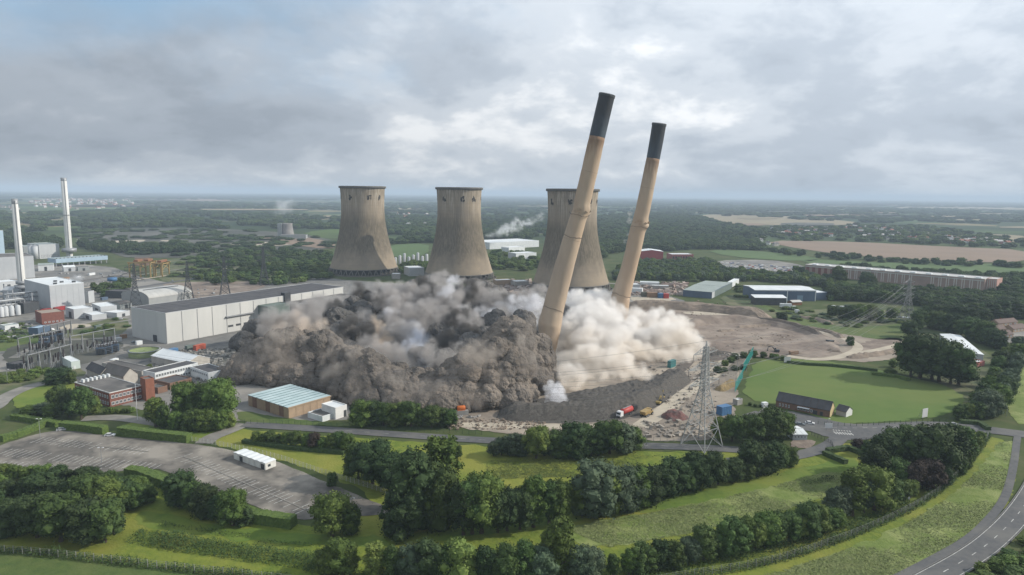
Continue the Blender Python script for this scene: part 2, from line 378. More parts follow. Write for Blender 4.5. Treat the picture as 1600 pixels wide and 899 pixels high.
patch('bare_ground', [(1345, 535), (1400, 526), (1420, 536), (1395, 555), (1340, 562), (1310, 560)], dirt_brown, z=0.22)
patch('scrub_ground', [(1410, 500), (1480, 520), (1560, 560), (1570, 600), (1550, 650), (1520, 660), (1500, 620), (1440, 580)], scrub, z=0.15)
patch('town_ground', [(1500, 505), (1560, 500), (1640, 515), (1640, 540), (1560, 535)], yard, z=0.15)
patch('car_storage_ground', [(1110, 408), (1200, 406), (1262, 416), (1262, 430), (1200, 428), (1130, 420)], yard, z=0.7)

# tracks, strips and scars over the works and the cleared ground
dark_soil = M('dark_soil', (0.12, 0.10, 0.085), (0.08, 0.07, 0.06), 0.2, 0.95, bump=0.4, det=10)
for nm_, px_, w_, m_, z_ in [('dirt_track', [(1000, 668), (1040, 640), (1075, 612), (1110, 590), (1140, 560), (1165, 545)], 9, pale_dirt, .26), ('dirt_track', [(1185, 503), (1240, 510), (1290, 519), (1330, 533), (1345, 545), (1320, 557), (1280, 564), (1230, 557)], 7, pale_dirt, .27), ('dirt_track', [(1345, 552), (1385, 545), (1425, 533)], 6, pale_dirt, .28), ('dirt_track', [(1060, 500), (1120, 497), (1170, 503), (1230, 505)], 7, dirt, .265), ('dirt_track', [(985, 512), (1050, 516), (1085, 540), (1095, 560)], 8, dark_soil, .268), ('dirt_track', [(720, 664), (800, 667), (900, 667), (1000, 670)], 7, pale_dirt, .255), ('dirt_track', [(1020, 605), (1062, 580), (1080, 560)], 8, dark_soil, .262),
      ('works_road', [(-40, 520), (60, 512), (100, 519), (200, 500), (300, 488)], 5, concrete_pave, .20), ('works_road', [(130, 592), (190, 573), (250, 556), (380, 530), (420, 515)], 8, asphalt, .21), ('works_road', [(20, 560), (60, 540), (90, 522)], 6, concrete_pave, .205), ('works_road', [(130, 462), (200, 452), (320, 433), (430, 424)], 9, asphalt, .215), ('siding', [(120, 452), (200, 440), (300, 425), (380, 418)], 6, pale_dirt, .22), ('siding', [(115, 445), (190, 434), (280, 421)], 5, concrete_pave, .225), ('siding', [(125, 440), (180, 431), (250, 421)], 4, dark_soil, .23), ('works_road', [(840, 462), (900, 440), (980, 445), (1060, 447)], 8, concrete_pave, .22)]:
    ribbon(nm_, px_, w_, m_, z=z_)
patch('dark_soil_patch', [(1100, 505), (1150, 508), (1160, 513), (1120, 515), (1090, 511)], dark_soil, z=.29); patch('dark_soil_patch', [(1085, 545), (1130, 548), (1160, 556), (1120, 566), (1085, 560)], dark_soil, z=.29)
patch('pale_soil_patch', [(1120, 528), (1180, 524), (1230, 530), (1200, 538), (1140, 538)], dirt, z=.33); patch('grey_yard_patch', [(180, 540), (260, 545), (330, 556), (300, 575), (220, 562)], ash, z=.14); patch('grey_yard_patch', [(0, 545), (60, 535), (180, 528), (200, 545), (120, 575), (20, 585)], ash, z=.14)
patch('pale_yard_patch', [(10, 470), (60, 500), (40, 512), (-40, 510)], concrete_pave, z=.14); patch('pale_yard_patch', [(110, 505), (150, 508), (120, 516), (85, 516)], pale_dirt, z=.15); patch('weedy_patch', [(330, 560), (400, 540), (390, 590), (350, 600)], ash, z=.14)
patch('gravel_area', [(372, 640), (440, 655), (560, 662), (560, 668), (430, 664), (372, 660)], grass_dark, z=.2)
patch('scrub_patch', [(1120, 462), (1170, 462), (1182, 482), (1240, 492), (1200, 500), (1140, 480)], scrub, z=.3); patch('scrub_patch', [(1240, 486), (1330, 482), (1410, 486), (1420, 505), (1330, 514), (1260, 500)], scrub, z=.3)
# a patchwork of far fields
fr_ = random.Random(77)
for i in range(46):
    y0 = 306.5+fr_.random()**1.6*34; x0 = fr_.uniform(-20, 1560); hh_ = (y0-300)*fr_.uniform(.05, .13); w_ = fr_.uniform(50, 170); sl_ = x0*.0106; sk = fr_.uniform(-14, 14)
    far_patch('field', [(x0, y0+sl_), (x0+w_, y0+sl_+.3), (x0+w_+sk, y0+sl_+hh_), (x0+sk, y0+sl_+hh_)], fr_.choice([straw, stubble, green_f, green_f, ash, straw]), z=1.5+.2*i)
# near grassland
patch('meadow', [(-150, 860), (60, 800), (230, 745), (330, 770), (450, 830), (600, 800), (560, 760), (430, 716), (350, 700), (330, 690), (360, 668), (430, 676), (640, 690), (800, 700), (1050, 705), (1240, 712), (1340, 690), (1500, 672), (1585, 690), (1590, 760), (1540, 830), (1440, 960), (-200, 1040)], grass_meadow, z=0.05, it=1)
patch('lawn', [(20, 620), (60, 602), (120, 598), (160, 602), (130, 625), (80, 645), (20, 640)], grass_green, z=0.18)
patch('lawn', [(190, 664), (240, 655), (345, 660), (372, 668), (345, 688), (300, 690), (190, 676)], grass_green, z=0.18)
patch('mown_strip', [(610, 838), (760, 822), (900, 800), (1050, 775), (1200, 745), (1330, 712), (1350, 730), (1240, 760), (1080, 790), (900, 815), (740, 838), (600, 856), (420, 850), (260, 830), (200, 815), (230, 796), (300, 815), (450, 835)], grass_green, z=0.09)
patch('seeding_grass_strip', [(880, 825), (1000, 805), (1100, 785), (1200, 762), (1290, 738), (1330, 740), (1300, 775), (1200, 805), (1050, 840), (950, 855), (890, 850)], grass_pale, z=0.11)
patch('verge_meadow', [(1180, 905), (1300, 868), (1400, 828), (1480, 780), (1530, 735), (1560, 690), (1590, 690), (1584, 740), (1560, 790), (1500, 845), (1420, 899), (1380, 930), (1160, 960)], grass_pale, z=0.12)
patch('verge_grass', [(1570, 560), (1610, 545), (1660, 560), (1640, 660), (1572, 664)], grass_pale, z=0.12)
patch('rough_strip', [(-100, 858), (100, 872), (300, 893), (400, 905), (400, 990), (-150, 960)], grass_dark, z=0.12)
patch('cricket_field', [(1158, 622), (1168, 590), (1182, 562), (1235, 560), (1300, 566), (1365, 576), (1420, 590), (1470, 600), (1500, 614), (1512, 628), (1490, 646), (1440, 656), (1330, 663), (1300, 660), (1240, 640)], grass_field, z=0.16)
patch('worn_grass', [(1235, 690), (1262, 686), (1275, 692), (1268, 700), (1240, 702)], dirt_brown, z=0.2)

# car park and roads
CP = [(-80, 728), (0, 696), (60, 678), (100, 672), (190, 684), (300, 694), (350, 702), (424, 718), (500, 750), (560, 775), (612, 796), (600, 806), (520, 808), (462, 815), (400, 792), (300, 752), (232, 728), (160, 742), (60, 740), (-60, 745)]
patch('car_park', CP, carpark_m, z=0.17, it=1, wob=.7)
ROAD_A = [(140, 646), (180, 652), (260, 664), (330, 665), (380, 664), (450, 668), (540, 674), (640, 681), (740, 688), (850, 693), (1000, 697), (1100, 700), (1190, 706)]
ribbon('site_road', ROAD_A[4:], 7.5, asphalt, z=0.26)
ribbon('access_road', [(382, 663), (352, 676), (330, 684), (318, 694)], 8, concrete_pave, z=0.25)
ribbon('access_road', [(130, 655), (180, 652), (235, 660), (262, 664)], 8, concrete_pave, z=0.25)
ribbon('loop_road', [(-60, 655), (-10, 640), (5, 622), (40, 606), (80, 597), (160, 588), (230, 572)], 9, concrete_pave, z=0.25)
ribbon('gate_road', [(1140, 722), (1190, 719), (1240, 714), (1285, 703), (1308, 690), (1316, 676), (1330, 668)], 7.5, asphalt, z=0.27)
ribbon('junction_road', [(1170, 646), (1210, 658), (1250, 668), (1300, 671), (1400, 668), (1470, 664), (1540, 672), (1620, 682)], 11, asphalt, z=0.28)
patch('junction_apron', [(1180, 640), (1225, 640), (1290, 656), (1330, 664), (1400, 664), (1395, 680), (1340, 690), (1300, 686), (1260, 672), (1200, 660)], asphalt, z=0.245)
MR = [(1760, 440), (1725, 500), (1695, 570), (1665, 640), (1642, 700), (1626, 750), (1594, 803), (1551, 846), (1515, 872), (1473, 896), (1400, 935), (1250, 1000)]
main_pts = smooth_open([G(*p) for p in MR], 3)
ribbon('main_road', None, 7.6, asphalt, z=0.27, pts=main_pts)
fp = smooth_open([G(*p) for p in [(1590, 682), (1588, 695), (1585, 722), (1577, 760), (1567, 786), (1541, 818), (1510, 846), (1461, 873), (1417, 896), (1330, 940)]], 3)
ribbon('footpath', None, 2.8, asphalt, z=0.25, pts=fp)
def markings():
    s = MB(); z = 0.315
    def dash(a, b, w, z=z):
        d = (b-a).normalized(); n = Vector((-d.y, d.x, 0))*w/2
        s.poly([(a.x+n.x, a.y+n.y, z), (b.x+n.x, b.y+n.y, z), (b.x-n.x, b.y-n.y, z), (a.x-n.x, a.y-n.y, z)], [(0, 1, 2, 3)])
    c = resample(main_pts, 3.0)
    for i in range(0, len(c)-1, 3): dash(c[i], c[i+1], 0.22)
    for o in (3.45, -3.45):
        e = offset(main_pts, o)
        for a, b in zip(e[:-1], e[1:]): dash(a, b, 0.16)
    for x0, y0, x1, y1 in [(1305, 677.5, 1331, 679.5)]:
        for k in range(7):
            a = G(x0+(x1-x0)*k/6.0, y0+(y1-y0)*k/6.0); dash(a+Vector((0, -1.6, 0)), a+Vector((0, 1.6, 0)), 0.6)
            b = a+Vector((1, 3.9, 0)); dash(b+Vector((0, -.6, 0)), b+Vector((0, .6, 0)), 0.5)
    jc = resample(smooth_open([G(*p) for p in [(1230, 663), (1300, 671), (1400, 668), (1470, 664), (1540, 672)]], 2), 2.5)
    for i in range(0, len(jc)-1, 2): dash(jc[i], jc[i+1], 0.2)
    ra = resample(smooth_open([G(*p) for p in ROAD_A[6:]], 2), 3)
    for i in range(0, len(ra)-1, 3): dash(ra[i], ra[i+1], 0.15)
    s.build('road_markings', paint)
    setp(bpy.data.objects['road_markings'], kind='structure')
    # parking bays
    s = MB()
    def bays(p0, p1, side_len, step, w=0.24):
        a = G(*p0); b = G(*p1); d = (b-a).normalized(); n = Vector((-d.y, d.x, 0)); L = (b-a).length
        k = 0.0
        while k < L:
            if random.random() > 0.08:
                q = a+d*k; e0, e1 = -side_len*random.uniform(.75, 1), side_len*random.uniform(.75, 1)
                u = q+n*e0; v = q+n*e1
                s.poly([(u.x+d.x*w/2, u.y+d.y*w/2, 0.225), (v.x+d.x*w/2, v.y+d.y*w/2, 0.225), (v.x-d.x*w/2, v.y-d.y*w/2, 0.225), (u.x-d.x*w/2, u.y-d.y*w/2, 0.225)], [(0, 1, 2, 3)])
            k += step
    bays((286, 714), (484, 800), 4.6, 2.5)
    bays((340, 712), (560, 798), 0.1, 400)
    bays((60, 688), (232, 707), 4.4, 2.5); bays((8, 707), (250, 733), 4.4, 2.5); bays((-60, 722), (150, 739), 4.2, 2.5)
    for _ in range(26):
        p = G(random.uniform(90, 520), random.choice([692, 700, 716, 724])+random.uniform(-3, 3)); p = Vector((p.x, p.y, 0))
    s.build('parking_bay_lines', paint); setp(bpy.data.objects['parking_bay_lines'], kind='structure')
    # low kerb islands between the bay rows
    for k, (a, b) in enumerate([((286, 714), (484, 800)), ((66, 689), (232, 707))]):
        ribbon('kerb_island', [a, b], 0.5, concrete_pave, z=0.30, it=0)
markings()
for k, (o_, nm) in enumerate([(3.95, 'kerb'), (-3.95, 'kerb')]):
    e = offset(main_pts, o_); s = MB()
    for a, b in zip(e[:-1], e[1:]): s.bar((a.x, a.y, 0.33), (b.x, b.y, 0.33), 0.25, 0.22)
    setp(s.build('kerb', M('dark_kerb', (0.13, 0.13, 0.125), (0.1, 0.1, 0.095), 1)), kind='structure')

# ------------------------------------------------------------------ cooling towers
def tower_mat():
    m = bpy.data.materials.new('stained_tower_concrete'); m.use_nodes = True; nt = m.node_tree; N = nt.nodes; Lk = nt.links
    bs = N['Principled BSDF']; bs.inputs['Roughness'].default_value = 0.95; bs.inputs['Specular IOR Level'].default_value = 0.1
    tc = N.new('ShaderNodeTexCoord'); sp = N.new('ShaderNodeSeparateXYZ'); Lk.new(tc.outputs['Object'], sp.inputs[0])
    def mth(op, a, b=None, c=None, clamp=False):
        n = N.new('ShaderNodeMath'); n.operation = op; n.use_clamp = clamp
        for i, v in enumerate((a, b, c)):
            if v is None: continue
            if isinstance(v, (int, float)): n.inputs[i].default_value = v
            else: Lk.new(v, n.inputs[i])
        return n.outputs[0]
    def nz(st, sc=1.0, d=6):
        mp = N.new('ShaderNodeMapping'); mp.inputs['Scale'].default_value = st; Lk.new(tc.outputs['Object'], mp.inputs[0])
        n = N.new('ShaderNodeTexNoise'); n.inputs['Scale'].default_value = sc; n.inputs['Detail'].default_value = d; n.inputs['Roughness'].default_value = 0.65; Lk.new(mp.outputs[0], n.inputs['Vector']); return n.outputs['Fac']
    def mix(f, p, q):
        n = N.new('ShaderNodeMix'); n.data_type = 'RGBA'; Lk.new(f, n.inputs[0])
        for i, v in ((6, p), (7, q)):
            if isinstance(v, tuple): n.inputs[i].default_value = (*v, 1)
            else: Lk.new(v, n.inputs[i])
        return n.outputs[2]
    def mr(v, a, b, c=0.0, d=1.0):
        n = N.new('ShaderNodeMapRange'); n.interpolation_type = 'SMOOTHSTEP'; n.inputs[1].default_value = a; n.inputs[2].default_value = b; n.inputs[3].default_value = c; n.inputs[4].default_value = d; Lk.new(v, n.inputs[0]); return n.outputs[0]
    z = mth('ADD', sp.outputs[2], mth('MULTIPLY', mth('SUBTRACT', nz((0.06, 0.06, 0.02), 1, 3), 0.5), 38))
    streak = nz((0.8, 0.8, 0.014), 1.0, 8)
    base = mix(mr(nz((0.05, 0.05, 0.05), 1, 8), 0.3, 0.7), (0.285, 0.235, 0.172), (0.22, 0.185, 0.142))
    # soot and algae belt round the middle of the shell, running down in streaks
    belt = mth('MULTIPLY', mr(z, 18, 40), mr(z, 92, 66))
    belt = mth('MULTIPLY', belt, mr(streak, 0.3, 0.62, 0.4, 1.0))
    col = mix(mth('MULTIPLY', belt, 0.95), base, (0.105, 0.092, 0.068))
    top = mth('MULTIPLY', mr(sp.outputs[2], 94, 112), mr(streak, 0.48, 0.60))
    col = mix(mth('MULTIPLY', top, 0.45), col, (0.15, 0.14, 0.12))
    # leached pale streaks under the rim
    pale = mth('MULTIPLY', mr(sp.outputs[2], 72, 100), mr(streak, 0.52, 0.36))
    col = mix(mth('MULTIPLY', pale, 0.6), col, (0.44, 0.41, 0.35))
    # lift joints every few metres
    fr = mth('FRACT', mth('DIVIDE', sp.outputs[2], 4.6)); jl = mth('LESS_THAN', fr, 0.07)
    col = mix(mth('MULTIPLY', jl, 0.16), col, (0.10, 0.09, 0.08))
    wv = mth('FRACT', mth('MULTIPLY', mth('ARCTAN2', sp.outputs[1], sp.outputs[0]), 18/math.pi)); wl = mth('LESS_THAN', wv, 0.06)
    col = mix(mth('MULTIPLY', wl, 0.04), col, (0.10, 0.09, 0.08))
    Lk.new(col, bs.inputs['Base Color']); return m
TM = tower_mat()
soot = M('dark_soot', (0.035, 0.033, 0.03), (0.06, 0.055, 0.05), 0.5, 0.95)
def hyper(z, H, rb, rt, r0):
    zt = 0.77*H
    b = zt/math.sqrt((rb/r0)**2-1) if z < zt else (H-zt)/math.sqrt((rt/r0)**2-1)
    return r0*math.sqrt(1+((z-zt)/b)**2)
def cooling_tower(px, ybase, ytop, wb, wt, label, legs=True, seed=0):
    front = G(px, ybase); sc = front.y/FOC
    rb = wb/2*front.length/FOC*0.985
    c = G(px, ybase); c = c+Vector((c.x, c.y, 0)).normalized()*rb*0.75
    sc2 = Vector((c.x, c.y, 0)).length/FOC; rb = wb/2*sc2; rt = wt/2*sc2
    H = zat(c, ytop)
    root = thing('cooling_tower', label, 'cooling tower', (c.x, c.y, 0), 0.9*seed, 'cooling towers of the power station')
    s = MB(); n = 96; prof = []
    for i in range(40): z = 8+(H-8)*i/39; prof.append((hyper(z, H, rb, rt, rt*0.955), z))
    rim = prof[-1]
    prof += [(rim[0]+1.1, H+0.01), (rim[0]+1.1, H+1.0), (rim[0]-0.8, H+1.0), (rim[0]-0.8, H-0.5)]
    prof += [(hyper(z, H, rb, rt, rt*0.955)-0.9, z) for z in np.linspace(H-1, 8, 20)]; prof.append((prof[0][0], 8))
    s.lathe(prof, n); s.build('shell', TM, root, True)
    s = MB(); s.lathe([(rim[0]+1.15, H-1.6), (rim[0]+1.45, H-1.5), (rim[0]+1.45, H+0.9), (rim[0]+0.9, H+1.25), (rim[0]-0.85, H+1.25)], n); s.build('rim', M('rim_concrete', (0.12, 0.115, 0.105), (0.08, 0.078, 0.07), 0.3), root, True)
    s = MB(); rr = prof[0][0]; s.lathe([(rr+0.25, 7.6), (rr+0.4, 8.6), (rr-1.2, 8.6), (rr-1.2, 7.6), (rr+0.25, 7.6)], n); s.build('ring_beam', M('ring_concrete', (0.16, 0.15, 0.13), (0.1, 0.095, 0.085), 0.5), root, True)
    if legs:
        lm = M('leg_concrete', (0.15, 0.14, 0.12), (0.10, 0.095, 0.085), 0.5)
        proto = None
        for k in range(36):
            if proto is None:
                q = MB(); q.bar((rr+2.0, -3.3, 0), (rr, 0, 7.9), 0.8); q.bar((rr+2.0, 3.3, 0), (rr, 0, 7.9), 0.8); proto = q.build('leg', lm, root)
            else:
                o = proto.copy(); C.objects.link(o); o.rotation_euler = (0, 0, k*math.pi/18)
        s = MB(); s.lathe([(rr-6, 0.2), (rr-6, 7.4), (rr-20, 7.4)], 48); s.build('packing', soot, root)
        s = MB(); s.lathe([(rr+4.5, 0.0), (rr+4.5, 1.6), (rr+4.0, 1.6), (rr+4.0, 0.2)], 64); s.build('basin_wall', lm, root)
    # blackened starter openings near the top of the shell
    zz = H*0.885
    for k, a in enumerate([-0.62, -1.18, -2.05, -2.9, 0.1]):
        r = hyper(zz, H, rb, rt, rt*0.955)
        a2 = a-0.9*seed+[0, .12, -.15, .3][seed]
        for q in range(9):
            w, h = random.uniform(.5, 1.6), random.uniform(1.2, 4.2); da = random.uniform(-1, 1)*2.2/r; dz = random.uniform(-2.6, 2.2)
            rz = hyper(zz+dz, H, rb, rt, rt*0.955)+0.12
            s2 = MB() if q == 0 else s2
            cxx, cyy = math.cos(a2+da), math.sin(a2+da); t = Vector((-cyy, cxx, 0)); p = Vector((cxx*rz, cyy*rz, zz+dz))
            pts = []
            for j in range(9):
                an = 2*math.pi*j/9; f = random.uniform(.7, 1.1); pp = p+t*w*math.cos(an)*f+Vector((0, 0, h*math.sin(an)*f*0.6)); rad = hyper(pp.z, H, rb, rt, rt*0.955)+0.10+0.01*q
                v = Vector((pp.x, pp.y, 0)).normalized()*rad; pts.append((v.x, v.y, pp.z))
            s2.poly(pts, [tuple(range(9))])
        s2.build('soot_mark', soot, root)
    return root, c, H, rr
t1 = cooling_tower(569, 431, 292.5, 108, 67, 'left cooling tower with its diagonal legs showing above the long grey warehouse', seed=1)
t2 = cooling_tower(717.5, 440, 294.5, 112, 70, 'middle cooling tower standing between the white factory and the left tower', seed=2)
t3 = cooling_tower(891.5, 458, 297, 126, 79, 'right cooling tower standing directly behind the tallest leaning chimney', seed=3)
# rubble at the foot of tower 1
def rock_mesh(seed, r=1.0):
    bm = bmesh.new(); bmesh.ops.create_icosphere(bm, subdivisions=1, radius=r); rr = random.Random(seed)
    for v in bm.verts: v.co *= rr.uniform(0.6, 1.15)
    bm.verts.ensure_lookup_table(); return bm

# ------------------------------------------------------------------ leaning chimneys
def chim_mat(name, cols):
    return M(name, cols[0], cols[1], 0.12, 0.85, bump=0.05, det=8, c=cols[2], s2=0.05, stretch=(1, 1, 0.25))
cm = chim_mat('chimney_concrete', ((0.44, 0.345, 0.25), (0.35, 0.275, 0.205), (0.40, 0.295, 0.205)))
def soot_grade(m, z0, z1, dark, light=None):
    """real soot: stains that follow the height up the shaft"""
    nt = m.node_tree; N = nt.nodes; L = nt.links; bs = N['Principled BSDF']; src = bs.inputs['Base Color'].links[0].from_socket
    tc = N.new('ShaderNodeTexCoord'); sp = N.new('ShaderNodeSeparateXYZ'); L.new(tc.outputs['Object'], sp.inputs[0]); nz = N.new('ShaderNodeTexNoise'); nz.inputs['Scale'].default_value = .25; nz.inputs['Detail'].default_value = 6; mp = N.new('ShaderNodeMapping'); mp.inputs['Scale'].default_value = (3, 3, .35); L.new(tc.outputs['Object'], mp.inputs[0]); L.new(mp.outputs[0], nz.inputs['Vector'])
    ad = N.new('ShaderNodeMath'); ad.operation = 'MULTIPLY_ADD'; L.new(nz.outputs['Fac'], ad.inputs[0]); ad.inputs[1].default_value = (z1-z0)*.9; L.new(sp.outputs[2], ad.inputs[2])
    mr = N.new('ShaderNodeMapRange'); mr.interpolation_type = 'SMOOTHSTEP'; mr.inputs[1].default_value = z0+(z1-z0)*.45; mr.inputs[2].default_value = z1+(z1-z0)*.45; L.new(ad.outputs[0], mr.inputs[0])
    mx = N.new('ShaderNodeMix'); mx.data_type = 'RGBA'; L.new(mr.outputs[0], mx.inputs[0]); L.new(src, mx.inputs[6]); mx.inputs[7].default_value = (*dark, 1); L.new(mx.outputs[2], bs.inputs['Base Color'])
def cap_mat():
    m = M('chimney_black_paint', (0.040, 0.054, 0.070), (0.062, 0.080, 0.098), 0.15, 0.5, det=7, c=(0.03, 0.038, 0.05), s2=0.08, stretch=(1, 1, 0.3)); return m
def chimney(D, axis, widths, ncap, bulge, rings, label, mixrings):
    pts = [P(x, y, D) for x, y in axis]
    rad = [w/2*(Vector((p.x, p.y, p.z-CAMZ)).length*0.995)/FOC for w, p in zip(widths, pts)]
    # densify
    P2, R2 = [], []; K = 10
    for i in range(len(pts)-1):
        for k in range(K):
            t = k/K; P2.append(pts[i].lerp(pts[i+1], t)); R2.append(rad[i]*(1-t)+rad[i+1]*t)
    P2.append(pts[-1]); R2.append(rad[-1])
    root = thing('leaning_chimney', label, 'chimney', tuple(pts[-1]), 0, 'falling chimneys')
    off = pts[-1]; P2 = [p-off for p in P2]
    nc = ncap*K
    s = MB(); s.tube(P2[:nc+1], R2[:nc+1], 40, False); inner = [r-1.0 for r in R2[:nc+1]]; s.tube(P2[:nc+1], inner, 40, False)
    capm = cap_mat().copy(); zt_ = P2[0].z; zc_ = P2[nc].z; soot_grade(capm, zc_+(zt_-zc_)*.15, zc_+(zt_-zc_)*.75, (.022, .024, .028)); cap = s.build('painted_top', capm, root, True)
    s = MB(); r0 = R2[0]; s.tube([P2[0], P2[0].lerp(P2[2], .5)], [r0+0.25, r0+0.25], 40, False)
    d = (P2[0]-P2[1]).normalized(); s.tube([P2[0]+d*0.3, P2[0]+d*0.31], [r0+0.25, r0-0.9], 40, False); s.build('rim', darksteel(), root, True)
    s = MB(); s.tube(P2[nc:], R2[nc:], 48, True)
    shm = cm.copy(); soot_grade(shm, P2[nc].z-18, P2[nc].z+4, (.19, .12, .075)); sh = s.build('shaft', shm, root, True)
    me = sh.data
    bw = Vector(bulge[0])-off; bn = bulge[1]
    for v in me.vertices:
        co = v.co; dd = (co-bw).length
        ax = min(range(0, len(P2)), key=lambda i: (P2[i]-co).length); a = P2[ax]
        out = (co-a); ol = out.length or 1
        t = abs(co.z-bw.z-(co.x-bw.x)*-0.22)
        if t < 6:
            f = (1-t/6)**1.2; nn = noise.noise(co*0.35); side = max(0.0, out.normalized().x*0.7+0.45)
            v.co = co+out/ol*(bn*f*side*(0.9+nn*1.0)-f*0.5*(1-side))
        v.co += out/ol*noise.noise(co*0.18)*0.18
        if co.z < 18: v.co += Vector((noise.noise(co*0.3), noise.noise(co*0.3+Vector((9, 0, 0))), 0))*(18-co.z)*0.06
    rm = M('chimney_joint', (0.27, 0.20, 0.14), (0.20, 0.15, 0.11), 0.8)
    for y in rings:
        k = min(range(len(P2)), key=lambda i: abs(pix(P2[i]+off)[1]-y)); k = max(1, min(len(P2)-2, k)); dd = (P2[k+1]-P2[k]).normalized()
        s = MB(); s.tube([P2[k]-dd*.07, P2[k]+dd*.07], [R2[k]+.06, R2[k]+.06], 40, False); s.build('joint_ring', rm, root, True)
    # jagged cracks round the kinks
    for y, amp in mixrings:
        k = min(range(len(P2)), key=lambda i: abs(pix(P2[i]+off)[1]-y)); dd = (P2[k+1]-P2[k]).normalized(); s = MB(); rr = random.Random(y)
        ref = Vector((0, 1, 0)); a = dd.cross(ref).normalized(); b = a.cross(dd).normalized(); last = None; h = 0
        for i in range(26):
            t = math.pi*(0.95+1.1*i/25); h += rr.uniform(-.5, .5); p = P2[k]+(a*math.cos(t)+b*math.sin(t))*(R2[k]+0.08+amp)+dd*h
            if last is not None: s.bar(last, p, 0.2)
            last = p
        s.build('crack', soot, root)
    # broken plates standing out of the kink
    s = MB(); rr = random.Random(3)
    k = min(range(len(P2)), key=lambda i: (P2[i]-bw).length)
    for i in range(7):
        t = math.pi*rr.uniform(1.3, 2.0); dd = (P2[k+1]-P2[k]).normalized(); a = dd.cross(Vector((0, 1, 0))).normalized(); b = a.cross(dd).normalized()
        p = P2[k]+(a*math.cos(t)+b*math.sin(t))*(R2[k]+bn*.7)+dd*rr.uniform(-3, 2); w = rr.uniform(.6, 1.5)
        s.poly([p, p+Vector((w*1.2, -0.4, w)), p+Vector((w*0.4, -0.6, w*1.9)), p+Vector((-w, 0.2, w))], [(0, 1, 2, 3)])
    s.build('broken_plate', cm, root)
    return root
ax1 = [(948.5, 148.5), (941, 180), (933, 214.3), (920.8, 269), (907.5, 326), (893.5, 374.5), (878, 430), (864.5, 483), (859, 507), (857, 540), (856, 570)]
w1 = [24, 24.2, 24.3, 25.3, 25.5, 28, 31, 33, 37, 27, 12]
chimney(460, ax1, w1, 2, (P(912, 330, 460), 1.15), [268, 373], 'nearer and taller leaning chimney with a blue-black top, buckled halfway up', [(335, .9), (372, 0), (484, 0)])
ax2 = [(1030, 194), (1025.5, 221), (1020.5, 248), (1012, 290), (1004, 330), (997, 356), (990, 390), (982.5, 420), (969.5, 465), (968.5, 480), (971, 505), (972, 520)]
w2 = [20.8, 20.5, 20, 21, 22, 24, 24, 24, 29, 28, 18, 10]
chimney(530, ax2, w2, 2, (P(1002, 350, 530), 1.6), [296, 462], 'farther and shorter leaning chimney with a black top, bulging at its middle', [(356, 1.1), (462, 0)])

# ------------------------------------------------------------------ buildings
CONC = lambda: M('weathered_concrete', (0.33, 0.32, 0.30), (0.25, 0.24, 0.225), 0.2, 0.9, det=8)
def frame_px(Cp, Rp=None, Lp=None, w=None, d=None, zC=0.0):
    c = G(*Cp) if not isinstance(Cp, Vector) else Cp
    r = (G(*Rp) if not isinstance(Rp, Vector) else Rp) if Rp is not None else None
    l = (G(*Lp) if not isinstance(Lp, Vector) else Lp) if Lp is not None else None
    wr = (r-c).length if r is not None else 0; dl = (l-c).length if l is not None else 0
    if r is not None and wr >= dl: u = (r-c).normalized(); v = Vector((-u.y, u.x, 0))
    else: v = (l-c).normalized(); u = Vector((v.y, -v.x, 0))
    W = w or abs((r-c).dot(u)); Dp = d or abs((l-c).dot(v))
    return c, math.atan2(u.y, u.x), W, Dp
def slab(root, name, m, x0, x1, y0, y1, z0, z1):
    s = MB(); s.box(x0, x1, y0, y1, z0, z1); return s.build(name, m, root)
